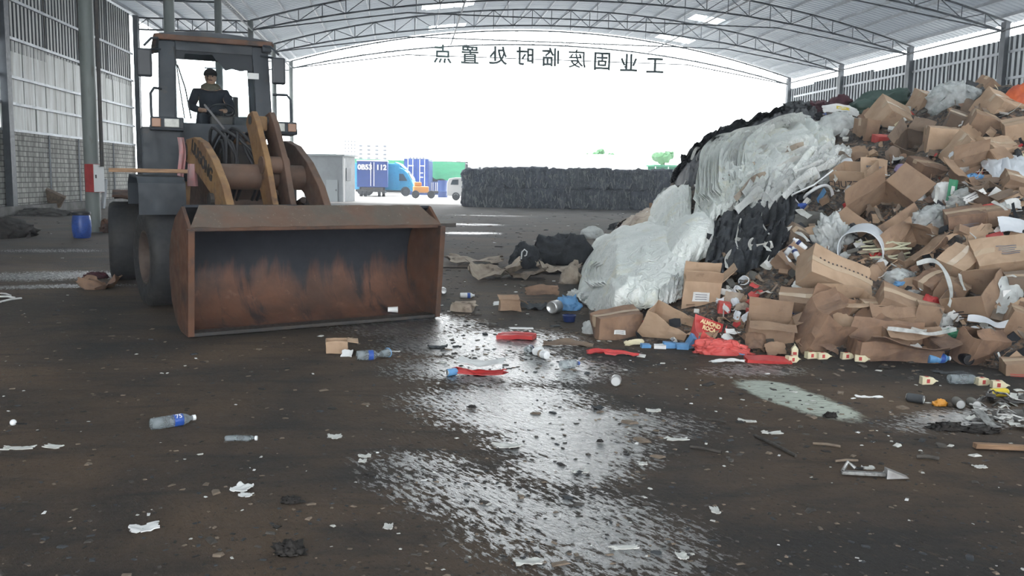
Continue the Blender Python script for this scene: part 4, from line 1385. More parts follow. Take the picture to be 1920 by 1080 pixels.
# loose scraps too small and many to count, strewn over the heap
rng = random.Random(21)
MIX = [CARD[0], CARD[1], CARD[2], M['paper'], M['black'], M['strip'], M['blue'], M['red'], M['greysack'], M['cream'], M['film2'], M['brownstrip']]
WT = [8, 14, 12, 5, 12, 6, 1, 2, 8, 1, 4, 12]
mb = MB()
def scrap(P, N, s, mi):
    R = Matrix.Translation(P) @ N.to_track_quat('Z', 'Y').to_matrix().to_4x4() @ Euler((rng.uniform(-.9, .9), rng.uniform(-.9, .9), rng.uniform(0, 6.3))).to_matrix().to_4x4()
    k = rng.random()
    w, h = s * rng.uniform(.5, 1.2), s * rng.uniform(.25, .9)
    if k < .55:
        c = rng.uniform(-.5, .5)
        j = [rng.uniform(-.15, .15) * s for _ in range(8)]
        mb.slab(lambda u, v: Vector(((u - .5) * w + j[int(u * 2 + v * 3)], (v - .5) * h + j[int(3 - u * 2 + v * 2)], c * w * (u - .5) ** 2 * 2 + j[int(u * 3)] * .4)), 2, 2, .006, mi, R)
    elif k < .75:
        mb.hexa([(-w / 2 * rng.uniform(.7, 1.1), -h / 2 * rng.uniform(.7, 1.1), -h / 3), (w / 2, -h / 2, -h / 3), (w / 2, h / 2, -h / 3), (-w / 2, h / 2, -h / 3), (-w / 2, -h / 2, h / 3), (w / 2 * rng.uniform(.7, 1.1), -h / 2, h / 3), (w / 2, h / 2 * rng.uniform(.7, 1.1), h / 3), (-w / 2, h / 2, h / 3)], mi, R)
    else:
        L = s * rng.uniform(1.0, 2.2)
        c1, c2 = rng.uniform(-.5, .5), rng.uniform(-.5, .5)
        ww = s * rng.uniform(.06, .2)
        mb.slab(lambda u, v: Vector(((u - .5) * L, (v - .5) * ww + c1 * L * (u - .5) ** 2, c2 * L * (u - .5) ** 2)), 5, 1, .005, mi, R)
def hnorm(a, b):
    d = .15
    gx = (zheap(a + d, b) - zheap(a - d, b)) / (2 * d)
    gy = (zheap(a, b + d) - zheap(a, b - d)) / (2 * d)
    n = R0 * -gx + FH * -gy + Vector((0, 0, 1))
    return n.normalized()
for q_ in range(2900):
    px, py = (rng.uniform(1100, 2050), rng.uniform(150, 690)) if q_ < 2100 else (rng.uniform(1950, 2560), rng.uniform(150, 900))
    P, b = hit(px, py, True)
    a, bb = ab(P)
    if zheap(a, bb) < .02 or P.z > zlump(a, bb) + .05:
        continue
    dark = 1260 < px < 1540 and py < 500
    mi = rng.choices(range(12), WT)[0]
    if dark:
        mi = rng.choices([4, 5, 3, 11, 8, 2], [12, 6, 2, 3, 4, 2])[0]
    scrap(P + Vector((0, 0, .02)), hnorm(a, bb), rng.uniform(.05, .19), mi)
stuff(mb.build('litter', MIX), 'countless small scraps of card, film and cloth strewn over the heap', 'litter')

# ------------------------------------------------------------------ builders for what lies in the heap
S = {'n': 0}
def carton(name, label, px, py, w, d, h, yaw=0, tilt=15, roll=0, mat=0, flaps=(None, None, None, None), crush=.03, out=.3, tape=True, group='cardboard boxes in the heap', prints=(), stickers=(), drop=0.0, openings='top', zmin=None, bare=False):
    """w, d, h in photo pixels at the spot; flaps (front, back, left, right): None shut, else degrees opened; prints (face, text or bars, u, v, size)"""
    S['n'] += 1
    sd = S['n']
    P, b = hit(px, py)
    k = b / FPX
    if group == 'cardboard boxes in the heap':
        w, d, h = w * 1.1, d * 1.1, h * 1.1
    w, d, h = w * k, d * k, h * k
    P = P - FH * (d * out)
    P.z -= drop * k
    t = thing(name, label, 'box', frame(P, yaw, tilt, roll), group)
    rr = random.Random(sd)
    mt = CARD[mat]
    x, y, z = w / 2, d / 2, h / 2
    is_open = any(f is not None for f in flaps)
    th = .008
    m = MB()
    def panel(o, u, v, n=5):   # from corner o along u and v, thick inwards
        m.slab(lambda a, c: Vector(o) + Vector(u) * a + Vector(v) * c, n, n, th)
    panel((-x, -y, -z), (w, 0, 0), (0, 0, h))      # front
    panel((x, y, -z), (-w, 0, 0), (0, 0, h))       # back
    panel((-x, y, -z), (0, -d, 0), (0, 0, h))      # left
    panel((x, -y, -z), (0, d, 0), (0, 0, h))       # right
    panel((-x, y, -z), (w, 0, 0), (0, -d, 0))      # bottom
    if not is_open:
        panel((-x, -y, z), (w, 0, 0), (0, d, 0))
    sz = max(w, d, h)
    def wob(q):
        q.wobble(1.6 / sz, crush * sz * 1.4, sd)
        q.wobble(5 / sz, crush * sz * .5, sd + 3)
        return q
    wob(m).build('body', mt, t)
    if is_open:
        fl = min(d / 2, h * .8)
        fw_ = min(w / 2, h * .8)
        spec = [((-x, -y, z), (w, 0, 0), (0, 1, 0), fl), ((x, y, z), (-w, 0, 0), (0, -1, 0), fl), ((-x, y, z), (0, -d, 0), (1, 0, 0), fw_), ((x, -y, z), (0, d, 0), (-1, 0, 0), fw_)]
        for (o, u, inw, L), ang in zip(spec, flaps):
            if ang is None:
                continue
            an = radians(ang)
            dv = Vector(inw) * cos(an) + Vector((0, 0, 1)) * sin(an)
            f = MB()
            bend = rr.uniform(-.12, .12)
            f.slab(lambda a, c: Vector(o) + Vector(u) * (.01 + .98 * a) + dv * L * c + Vector((0, 0, bend * L * c * c)), 5, 4, .007)
            wob(f).build('flap', mt, t)
    elif tape:
        m = MB().slab(lambda a, c: Vector((-x - .004 + (w + .008) * a, (c - .5) * min(.07, d * .3), z + .004)), 6, 1, .002)
        m.slab(lambda a, c: Vector(((-x - .004), (c - .5) * min(.07, d * .3), z + .004 - h * .28 * a)), 2, 1, .002)
        m.slab(lambda a, c: Vector(((x + .004), (.5 - c) * min(.07, d * .3), z + .004 - h * .28 * a)), 2, 1, .002)
        wob(m).build('tape', M['tape'], t)
    if bare:
        return t
    FACE = {'front': (Vector((0, -y - .004, 0)), Vector((1, 0, 0)), Vector((0, 0, 1)), w, h), 'left': (Vector((-x - .004, 0, 0)), Vector((0, -1, 0)), Vector((0, 0, 1)), d, h),
            'right': (Vector((x + .004, 0, 0)), Vector((0, 1, 0)), Vector((0, 0, 1)), d, h), 'top': (Vector((0, 0, z + .004)), Vector((1, 0, 0)), Vector((0, 1, 0)), w, d)}
    def onface(face, u, v):
        c, U, W, fw2, fh2 = FACE[face]
        return c + U * (u * fw2) + W * (v * fh2), U, W, U.cross(W), fw2, fh2
    off = sz * crush * 1.0 + .004
    for face, u, v, su, sv in stickers:
        c, U, W, N_, a_, b_ = onface(face, u, v)
        m = MB().slab(lambda p, q: c + U * ((p - .5) * su * a_) + W * ((q - .5) * sv * b_), 4, 4, -.002)
        wob(m)
        m.v = [q + N_ * .004 for q in m.v]
        st = m.build('sticker', M['paper'], t)
        ln = MB()
        for r_ in range(3):
            ln.slab(lambda p, q: c + U * ((p - .5) * su * a_ * .7) + W * ((-.25 + .25 * r_ + (q - .5) * .07) * sv * b_), 4, 1, -.0015)
        wob(ln)
        ln.v = [q + N_ * .0075 for q in ln.v]
        ln.build('print', M['greyink'], st)
    for pr_ in prints:
        face, txt, u, v, size, ik = pr_
        c, U, W, N_, a_, b_ = onface(face, u, v)
        if txt.startswith('#'):     # rows of printed bars
            m = MB()
            n_ = int(txt[1:])
            for r_ in range(n_):
                x0, x1 = rr.uniform(-.5, -.35) * size * a_, rr.uniform(.2, .5) * size * a_
                vv = (r_ - n_ / 2) * .07 * b_
                m.slab(lambda p, q: c + U * (x0 + (x1 - x0) * p) + W * (vv + (q - .5) * .028 * b_), 6, 1, -.0015)
            wob(m)
            m.v = [q + N_ * .005 for q in m.v]
            m.build('print', M[ik], t)
        elif txt.startswith('dots'):
            m = MB()
            for r_ in range(14):
                uu = (r_ / 13 - .5) * a_ * size
                m.slab(lambda p, q: c + U * (uu + (p - .5) * .022 * a_) + W * ((q - .5) * .05 * b_), 1, 1, -.0015)
            wob(m)
            m.v = [q + N_ * .005 for q in m.v]
            m.build('print', M[ik], t)
        else:
            Rm = Matrix(((U.x, W.x, N_.x, 0), (U.y, W.y, N_.y, 0), (U.z, W.z, N_.z, 0), (0, 0, 0, 1)))
            p0 = c + noise.noise_vector(c * (1.6 / sz) + Vector((sd * 3.1, sd * 7.7, sd * 1.3))) * crush * sz * 1.4 + N_ * (off * .6)
            text(txt, size * b_, M[ik], t, Matrix.Translation(p0) @ Rm, 'print', .001)
    return t

def sheet(name, label, cat, px, py, w, h, mat, yaw=0, tilt=30, roll=0, bend=.15, fold=None, th=.008, group=None, rag=.08, out=.0, lift=.05, wob=.03, prints=(), curl=0.0, nu=16, nv=12):
    """torn or folded flat piece; faces the photo when tilt is about 0, lies flat at 90"""
    S['n'] += 1
    sd = S['n']
    P, b = hit(px, py)
    k = b / FPX
    w, h = w * k, h * k
    P = P - FH * (h * out) + Vector((0, 0, lift * h)) - FH * .03
    Mx = frame(P, yaw, 0, roll) @ Matrix.Rotation(radians(-tilt), 4, 'X')
    def fn(u, v):
        x, z = (u - .5) * w, (v - .5) * h
        e_ = min(u, 1 - u, v, 1 - v)
        q = noise.noise_vector(Vector((u * 7, v * 7, sd * 4.4)))
        kk = max(0, 1 - e_ * 9)
        x += q.x * rag * w * kk
        z += q.z * rag * h * kk
        y = bend * w * ((u - .5) ** 2 * 4 - .4) + curl * h * (v ** 2)
        if fold is not None:
            if v > fold:
                y += (v - fold) * h * .9
                z -= (v - fold) * h * .45
        y += noise.noise(Vector((u * 3.3, v * 3.3, sd * 2.2))) * wob * w * 2 + noise.noise(Vector((u * 9, v * 9, sd))) * wob * w * .6
        return Vector((x, y, z))
    o = MB().slab(fn, nu, nv, -th).build(name, mat, smooth=45)
    o.matrix_world = Mx
    tag(o, label, cat, group)
    for k_, (u0, v0, uw, vh, ik) in enumerate(prints):
        m = MB().slab(lambda u, v: fn(u0 + uw * u, v0 + vh * v) + Vector((0, -th * .2 - .006, 0)), 6, 4, -.002)
        m.build('print', M[ik], o)
    return o

def lump(name, label, cat, px, py, w, d, h, mat, roll=0, tilt=0, yaw=0, sq=1.0, k1=1.6, a1=.22, k2=5, a2=.09, sub=4, group=None, out=.25, ridge=0.0, drop=0.0, flat=None, smooth=True):
    """crumpled bag or rag bundle: a ball pulled out of shape"""
    S['n'] += 1
    sd = S['n']
    P, b = hit(px, py)
    k = b / FPX
    w, d, h = w * k / 2, d * k / 2, h * k / 2
    P = P - FH * (d * 2 * out)
    P.z -= drop * k
    def fn(v):
        n1 = noise.noise_vector(v * k1 + Vector((sd * 3.3, 0, sd))) * a1
        n2 = noise.noise_vector(v * k2 + Vector((0, sd * 2.1, sd))) * a2
        r = 1.0
        if ridge:
            r += ridge * (abs(noise.noise(v * 4 + Vector((sd, sd, 0)))) - .25) + ridge * .5 * (abs(noise.noise(v * 9 + Vector((0, sd, sd)))) - .2)
        q = v * r + n1 + n2
        if flat is not None:
            q.z = max(q.z, flat)
        return Vector((q.x * w, q.y * d, q.z * h))
    o = MB().ico(1, sub, fn=fn).build(name, mat, smooth=180 if smooth else None)
    o.matrix_world = frame(P, yaw, tilt, roll)
    return tag(o, label, cat, group)

def ribbon(name, label, cat, pts, w, mat, group=None, th=.006, lift=.06, nrm=None):
    P = []
    for q in pts:
        H_, b = hit(q[0], q[1])
        P.append(H_ + (Vector((0, 0, .62)) - FH * .72) * (lift + .05 + (q[2] if len(q) > 2 else 0)))
    sp = []
    for i in range(len(P) - 1):
        a, b_, c_, d_ = P[max(i - 1, 0)], P[i], P[i + 1], P[min(i + 2, len(P) - 1)]
        for q in range(6):
            u = q / 6
            sp.append(.5 * ((2 * b_) + (c_ - a) * u + (2 * a - 5 * b_ + 4 * c_ - d_) * u * u + (3 * b_ - a - 3 * c_ + d_) * u ** 3))
    sp.append(P[-1])
    n = len(sp) - 1
    c0 = sp[0].copy()
    def fn(u, v):
        i = min(int(u * n + .5), n)
        d = (sp[min(i + 1, n)] - sp[max(i - 1, 0)]).normalized()
        s = d.cross(-FH if nrm is None else nrm)
        s = s.normalized() if s.length > 1e-4 else Vector((0, 0, 1))
        return sp[i] - c0 + s * (v - .5) * w * (1 + .25 * sin(i * .5)) + FH * .012 * sin(i * .45 + v)
    o = MB().slab(fn, n, 2, th).build(name, mat, smooth=60)
    o.location = c0
    return tag(o, label, cat, group)

def lying(P, ang, lift, scale=1.0, pitch=0):   # lay local z along the floor at ang degrees from the photo's right
    d = R0 * cos(radians(ang)) + FH * sin(radians(ang))
    u = Vector((0, 0, 1))
    s = u.cross(d)
    Rm = Matrix(((s.x, u.x, d.x, 0), (s.y, u.y, d.y, 0), (s.z, u.z, d.z, 0), (0, 0, 0, 1)))
    return Matrix.Translation(P + u * lift) @ Matrix.Rotation(radians(pitch), 4, s) @ Rm @ Matrix.Scale(scale, 4)
def bottle(label, P, ang, L=.22, r=.033, band='blue', cap='white', body='pet', group='plastic bottles on the floor', squash=1.0, mark=None, pitch=0, name='plastic_bottle'):
    t = thing(name, label, 'bottle', lying(P, ang, r * squash, 1.0, pitch), group)
    pf = [(.0, .004), (r * .55, 0), (r * .95, .006), (r, .02), (r, L * .32), (r * .95, L * .34), (r, L * .36), (r, L * .71), (r * .97, L * .74), (r * .75, L * .82), (r * .42, L * .88), (r * .40, L * .93), (r * .40, L * .96)]
    m = MB().lathe(pf, 22)
    m.v = [Vector((p.x, p.y * squash, p.z)) for p in m.v]
    if squash < .9:
        m.wobble(30, .008, L)
    m.build('bottle_body', M[body], t, smooth=60)
    if band:
        bm_ = MB().lathe([(r * 1.012, L * .50), (r * 1.02, L * .505), (r * 1.02, L * .70), (r * 1.0, L * .705)], 22)
        bm_.v = [Vector((p.x, p.y * squash, p.z)) for p in bm_.v]
        bn = bm_.build('label_band', M[band], t, smooth=60)
        if mark:
            text(mark, r * 1.1, M['white'], bn, Matrix.Translation((-r * .66, r * .80, L * .60)) @ Matrix(((0, .77, -.64, 0), (0, .64, .77, 0), (1, 0, 0, 0), (0, 0, 0, 1))), 'lettering', .0008)
    if cap:
        MB().lathe([(r * .46, L * .93), (r * .46, L), (r * .36, L * 1.005), (0, L * 1.005)], 16).build('cap', M[cap], t, smooth=40)
    return t
def can(label, P, ang, L=.12, r=.033, mat='tin', group='drink cans on the floor', pitch=0, open_end=True, name='drink_can', cat='can', lid='steel_lid'):
    t = thing(name, label, cat, lying(P, ang, r, 1.0, pitch), group)
    MB().lathe([(r * .8, 0), (r, L * .06), (r, L * .92), (r * .85, L)], 22).build('can_wall', M[mat], t, smooth=40)
    MB().lathe([(0, L * .985), (r * .74, L * .985), (r * .78, L * 1.01), (r * .86, L * 1.01), (r * .86, L * .99)], 22).build('lid', M[lid], t, smooth=40)
    MB().lathe([(r * .86, -.001), (r * .8, -.003), (r * .7, .004), (0, .006)], 22).build('can_base', M[lid], t, smooth=40)
    return t
# ------------------------------------------------------------------ cardboard boxes in the heap
B = 'cardboard_box'
carton(B, 'large plain cardboard box leaning on its corner below the dark green tarp', 1662, 226, 58, 55, 46, yaw=18, tilt=30, roll=32, mat=0)
carton(B, 'narrow brown box standing upright beside the yellow-printed white bag', 1617, 250, 24, 40, 46, yaw=10, tilt=5, roll=4, mat=1)
carton(B, 'taped upright tan box with a white sticker near its foot, under the clear plastic bag', 1757, 272, 50, 45, 58, yaw=-14, tilt=8, roll=3, mat=0, stickers=[('front', -.1, -.34, .5, .22)])
carton(B, 'dark bent open box leaning against the taped upright tan box', 1703, 282, 48, 40, 48, yaw=30, tilt=40, roll=-25, mat=3, flaps=(200, 120, None, 160), crush=.06)
carton(B, 'big crumpled tan box just below the heap top near the orange sack', 1868, 210, 66, 50, 50, yaw=20, tilt=28, roll=24, mat=0, crush=.08)
carton(B, 'brown box half under the big crumpled one near the orange sack', 1836, 238, 48, 40, 40, yaw=-10, tilt=20, roll=18, mat=1, crush=.05)
carton(B, 'tan box with a clean edge directly under the orange sack', 1903, 250, 46, 42, 44, yaw=-24, tilt=14, roll=-18, mat=0)
carton(B, 'wide low tan box two below the orange sack, its top sagging', 1862, 284, 58, 46, 32, yaw=12, tilt=24, roll=6, mat=0, crush=.07)
carton(B, 'tan box tipped on its end left of the sagging low box', 1800, 288, 40, 40, 54, yaw=16, tilt=20, roll=34, mat=0, crush=.05)
carton(B, 'open brown box holding a light blue bag, beside the white fabric', 1822, 322, 66, 46, 32, yaw=8, tilt=46, roll=-8, mat=1, flaps=(195, 110, 150, 170), crush=.05)
carton(B, 'small tan box peeking out between clear bag and crumpled boxes near the top', 1792, 232, 40, 36, 30, yaw=-20, tilt=25, roll=12, mat=3)
carton(B, 'small box tilted on the very crest of the heap', 1853, 163, 32, 26, 22, yaw=22, tilt=10, roll=32, mat=1, out=0)
carton(B, 'tan box with tall raised flap and black lettering, below the white foam boards', 1596, 338, 56, 60, 50, yaw=42, tilt=12, roll=-14, mat=0, flaps=(None, None, None, 265), prints=[('left', 'CHUZZO', 0, .05, .32, 'ink'), ('front', '#3', 0, .15, .7, 'greyink')])
carton(B, 'wide open tan box with a dark interior and white sticker on its front flap', 1640, 402, 82, 66, 54, yaw=14, tilt=44, roll=-22, mat=1, flaps=(215, 100, 190, 165), stickers=[('front', .12, -.05, .5, .26)])
carton(B, 'stained tan box with printed lines above the folded flat cartons', 1802, 414, 60, 44, 38, yaw=-16, tilt=14, roll=-14, mat=2, prints=[('front', '#4', 0, 0, .6, 'greyink')])
carton(B, 'brown box wedged under the shiny red wrapper', 1850, 405, 44, 36, 28, yaw=12, tilt=12, roll=-6, mat=1)
carton(B, 'labelled tan box with dark printed panels, tilted beside the folded flat cartons', 1788, 498, 62, 50, 46, yaw=32, tilt=32, roll=-12, mat=0, prints=[('front', '#5', .05, .05, .55, 'ink'), ('left', '#3', 0, 0, .6, 'ink')])
carton(B, 'big tan box with grey printed blocks, tilted at the edge of the heap', 1868, 486, 84, 60, 52, yaw=-22, tilt=34, roll=-26, mat=0, prints=[('front', '#6', -.2, .1, .35, 'greyink'), ('top', '#5', .1, 0, .4, 'greyink')], crush=.05)
carton(B, 'torn brown box with ragged flaps beside the white foam roll', 1700, 476, 84, 48, 42, yaw=20, tilt=26, roll=-24, mat=1, flaps=(150, 120, None, 60), crush=.09)
carton(B, 'long tan box with a row of dark dots along its length', 1568, 522, 138, 62, 46, yaw=8, tilt=48, roll=29, mat=0, prints=[('top', 'dots', -.02, .1, .75, 'ink')])
carton(B, 'closed tan box in front of the long dotted box, by the red and violet packs', 1492, 572, 62, 50, 44, yaw=-22, tilt=22, roll=-8, mat=1, prints=[('front', '#2', 0, .1, .5, 'greyink')])
carton(B, 'wide tan box with lifted torn flap, tucked under the long dotted box', 1578, 566, 84, 50, 36, yaw=12, tilt=30, roll=10, mat=0, flaps=(160, None, None, None), crush=.05)
carton(B, 'clean square tan box with a scrap of clear tape on its front', 1678, 574, 76, 54, 46, yaw=-12, tilt=28, roll=13, mat=1, stickers=[])
carton(B, 'small torn box with a square printed mark, under the labelled tan box', 1776, 546, 46, 40, 42, yaw=-28, tilt=18, roll=16, mat=1, prints=[('front', '#3', 0, .1, .4, 'greyink')], crush=.07)
carton(B, 'large brown box with bold black lettering, tipped on its side', 1820, 562, 96, 70, 72, yaw=38, tilt=10, roll=-28, mat=1, flaps=(None, None, None, 250), prints=[('left', 'GUZZO', .1, -.25, .24, 'ink'), ('left', '#3', -.1, .1, .5, 'ink')], stickers=[('front', .25, .1, .3, .5)])
carton(B, 'crushed brown box folded to a peak at the foot of the heap', 1542, 622, 92, 60, 74, yaw=24, tilt=14, roll=30, mat=2, flaps=(None, 110, 60, 130), crush=.1)
carton(B, 'big crushed wet box bound with clear tape at the foot of the heap', 1662, 656, 132, 60, 44, yaw=-4, tilt=10, roll=3, mat=2, crush=.08, flaps=(150, 100, None, 165))
carton(B, 'sagging brown box lying squashed on top of the big crushed wet box', 1684, 618, 104, 44, 30, yaw=6, tilt=16, roll=5, mat=1, crush=.08, flaps=(195, 130, None, None), out=.5)
carton(B, 'tan box standing behind the big crushed wet box', 1730, 596, 40, 40, 54, yaw=-18, tilt=8, roll=8, mat=1)
carton(B, 'wet brown box with drooping lid near the black bottle base', 1830, 652, 72, 50, 56, yaw=18, tilt=18, roll=14, mat=2, crush=.08, flaps=(30, None, None, 150))
carton(B, 'tan box with red print resting on the floor at the heap corner', 1902, 695, 56, 44, 46, yaw=-14, tilt=6, roll=-6, mat=1, prints=[('front', '#5', 0, .0, .8, 'redink')], out=.4)
carton(B, 'brown box half buried above the red-printed floor box', 1905, 612, 52, 44, 62, yaw=-20, tilt=18, roll=10, mat=1, crush=.05)
carton(B, 'upright open tan box with white stickers beside the white fabric mound', 1311, 556, 62, 46, 66, yaw=-8, tilt=8, roll=2, mat=0, flaps=(120, 88, None, 130), stickers=[('front', -.02, .12, .45, .24), ('front', .1, -.2, .5, .14)])
carton(B, 'square wet brown box with a small white sticker at the floor edge of the heap', 1156, 620, 80, 48, 72, yaw=12, tilt=12, roll=-5, mat=2, stickers=[('front', -.05, .12, .22, .1)], crush=.06, out=.4)
carton(B, 'tan box on its side between the wet brown box and the red display tray', 1248, 612, 78, 56, 52, yaw=-24, tilt=26, roll=16, mat=0, flaps=(None, None, None, 170), crush=.05, out=.4)
carton(B, 'tan box with red packs in its open top, behind the flat red tray', 1437, 618, 76, 48, 46, yaw=-10, tilt=10, roll=2, mat=1, flaps=(190, 100, None, 150), out=.4)
carton(B, 'small brown box wedged in the dark rags above the red and violet packs', 1366, 490, 24, 20, 26, yaw=12, tilt=8, roll=6, mat=2)
carton(B, 'dull box showing one corner under the grey sack', 1490, 447, 38, 34, 36, yaw=30, tilt=20, roll=38, mat=3)
carton(B, 'small open tan box full of labelled bottles next to the bubble wrap', 1472, 492, 40, 36, 30, yaw=-22, tilt=30, roll=34, mat=1, flaps=(180, 120, None, 140))
carton(B, 'brown box nearly hidden behind the clean square tan box', 1630, 582, 36, 34, 32, yaw=8, tilt=14, roll=4, mat=1)
carton(B, 'low tan box lying between the red card and the taped upright box', 1735, 318, 60, 44, 24, yaw=14, tilt=24, roll=12, mat=2, crush=.06)
carton(B, 'tan box poking out under the white fabric at the frame edge of the heap', 1902, 345, 50, 40, 26, yaw=-8, tilt=30, roll=10, mat=1, crush=.06)
carton(B, 'brown box with lid torn off above the clear bag with white label', 1846, 368, 46, 38, 30, yaw=20, tilt=26, roll=-8, mat=3, flaps=(170, None, 150, None), crush=.07)
carton(B, 'brown box squeezed beside the large box with bold lettering', 1742, 536, 44, 40, 40, yaw=14, tilt=22, roll=-22, mat=2, crush=.06)
carton(B, 'dark brown box corner in the hollow below the folded flat cartons', 1905, 535, 44, 40, 40, yaw=-16, tilt=14, roll=-10, mat=3)

# ------------------------------------------------------------------ flattened cardboard
F = 'cardboard_sheet'
fg = 'flattened cardboard in the heap'
sheet(F, 'tan cardboard panel standing on edge beside the tall-flapped box', 'cardboard', 1634, 335, 50, 66, CARD[0], tilt=20, roll=6, bend=.05, group=fg, rag=.02, out=.1, lift=.1, prints=[(.2, .7, .6, .06, 'greyink'), (.3, .45, .4, .05, 'greyink')])
sheet(F, 'folded tan carton sheets slanting across the heap, above the labelled box', 'cardboard', 1812, 448, 104, 40, CARD[0], tilt=48, roll=-20, bend=.1, group=fg, rag=.04, out=.1)
sheet(F, 'tan cardboard panel beneath the slanting folded carton sheets', 'cardboard', 1768, 462, 60, 34, CARD[1], tilt=50, roll=-16, bend=.1, group=fg)
sheet(F, 'torn flat cardboard with a stuck white label by the white fabric mound', 'cardboard', 1196, 568, 96, 48, CARD[1], tilt=50, roll=4, bend=.14, group=fg, rag=.1, out=.15, lift=.14)
sheet(F, 'broad limp cardboard flap drooping over the wet brown box at the heap foot', 'cardboard', 1874, 640, 84, 36, CARD[1], tilt=58, roll=2, bend=-.18, group=fg, rag=.08, lift=.3)
sheet(F, 'curved brown flap by the black rag bag at the heap top', 'cardboard', 1814, 208, 28, 36, CARD[3], tilt=20, roll=30, bend=.3, group=fg, out=.2)
sheet(F, 'printed cardboard sheet at the frame edge, above the white foam tray', 'cardboard', 1897, 380, 56, 40, CARD[0], tilt=46, roll=-24, bend=.1, group=fg, prints=[(.3, .3, .5, .12, 'ink'), (.35, .5, .4, .1, 'ink')])
sheet(F, 'thin tan flap below the white fabric near the frame edge', 'cardboard', 1880, 345, 80, 22, CARD[3], tilt=62, roll=12, bend=.14, group=fg, rag=.1)
sheet(F, 'brown sheet lying behind the floor bottles, by the dented tin', 'cardboard', 1016, 552, 62, 26, CARD[2], tilt=52, roll=-4, bend=.1, group=fg, rag=.06, lift=.3)
sheet(F, 'dark flattened wet carton on the floor beside the wet brown box', 'cardboard', 1066, 646, 96, 30, CARD[3], tilt=82, roll=2, bend=.05, group=fg, rag=.06, lift=.1)
sheet(F, 'brown crumpled card by the coral display tray', 'cardboard', 1414, 646, 38, 36, CARD[2], tilt=40, roll=10, bend=.3, wob=.09, group=fg, out=.3, lift=.25)
sheet(F, 'folded brown card next to the flat red tray', 'cardboard', 1450, 656, 36, 26, CARD[1], tilt=35, roll=-6, bend=.2, group=fg, out=.4, lift=.2)
sheet(F, 'brown card with raised edge under the bag with blue packs', 'cardboard', 1712, 538, 60, 34, CARD[1], tilt=42, roll=-6, bend=.26, group=fg)
sheet(F, 'bent tan card between the long dotted box and the foam roll', 'cardboard', 1646, 520, 40, 36, CARD[1], tilt=34, roll=36, bend=.2, group=fg)
sheet(F, 'tan card propped under the crushed peak, behind the blue pack', 'cardboard', 1578, 612, 44, 46, CARD[0], tilt=24, roll=14, bend=.2, group=fg, out=.25)
sheet(F, 'brown wet card at the floor edge between cream cartons and crushed wet box', 'cardboard', 1548, 652, 70, 26, CARD[2], tilt=50, roll=24, bend=.2, group=fg, lift=.2)
sheet(F, 'dark card half buried in the black fabric under the white cloth', 'cardboard', 1432, 452, 44, 26, CARD[3], tilt=30, roll=-20, bend=.2, group=fg)
sheet(F, 'tan torn card under the red card near the yellow-printed bag', 'cardboard', 1600, 292, 54, 30, CARD[1], tilt=44, roll=-24, bend=.15, group=fg)
sheet(F, 'large tan flap leaning behind the wide open box', 'cardboard', 1690, 352, 46, 26, CARD[3], tilt=30, roll=8, bend=.15, group=fg)
rg = random.Random(77)
for k in range(24):
    while True:
        px, py = rg.uniform(1500, 1915), rg.uniform(190, 640)
        if not (px < 1580 and py < 420):
            break
    sheet('cardboard_scrap', 'torn scrap of brown cardboard caught between the boxes of the heap', 'cardboard', px, py, rg.uniform(24, 50), rg.uniform(18, 36), CARD[rg.choice([0, 1, 1, 2, 3])], tilt=rg.uniform(10, 60), roll=rg.uniform(-60, 60), yaw=rg.uniform(-40, 40), bend=rg.uniform(-.3, .3), rag=.14, wob=.05, group='torn cardboard scraps', nu=9, nv=7)

# ------------------------------------------------------------------ white cloth, drifts of it on the left flank
def mound(name, label, cat, outline, crest, mat, amp=.10, folds=5.0, group=None, thick=.5, fdir=0.0, nu=64, nv=40, jag=.06, an=.35):
    """cloth heaped along the slope: spans between the foot pixels and the crest pixels, bulging towards the viewer"""
    S['n'] += 1
    sd = S['n']
    def lerp(L, u):
        k = u * (len(L) - 1)
        i = min(int(k), len(L) - 2)
        f = k - i
        return (L[i][0] * (1 - f) + L[i + 1][0] * f, L[i][1] * (1 - f) + L[i + 1][1] * f)
    P0, b0_ = hit(*lerp(outline, .5))
    def fn(u, v):
        A, Bq = lerp(outline, u), lerp(crest, u)
        j = noise.noise(Vector((u * 9, sd, 0))) * jag * (1 - v) + noise.noise(Vector((u * 9, sd, 5))) * jag * v
        px, py = A[0] * (1 - v) + Bq[0] * v, A[1] * (1 - v) + Bq[1] * v
        py += j * abs(A[1] - Bq[1])
        P, b = hit(px, py)
        bul = (max(0, sin(pi * min(1, max(0, v)))) ** .6) * (max(0, sin(pi * u)) ** .5) * thick
        w_ = Vector((u * folds, v * folds * an + u * fdir, sd * 1.7))
        q = w_ + noise.noise_vector(w_ * .7) * .7
        fd = 1 - abs(noise.noise(q)) * 2.2
        fd2 = 1 - abs(noise.noise(q * 2.3 + Vector((3, 1, sd)))) * 2.2
        fd3 = noise.noise(q * 5.5)
        return P + (-FH * .75 + Vector((0, 0, .6))) * (bul + amp * fd + amp * .45 * fd2 + amp * .2 * fd3) - P0
    o = MB().slab(fn, nu, nv, -.01).build(name, mat, smooth=70)
    o.location = P0
    return tag(o, label, cat, group)
wg = 'white fabric waste'
mound('white_fabric', 'broad white fabric mound low on the heap, in front of the black bundle', 'fabric', [(1082, 560), (1110, 582), (1180, 578), (1250, 560), (1290, 525)], [(1092, 505), (1118, 448), (1165, 430), (1215, 424), (1272, 440)], M['cloth'], amp=.06, folds=3.2, thick=.55, fdir=1.2, group=wg, nu=110, nv=90, an=.8)
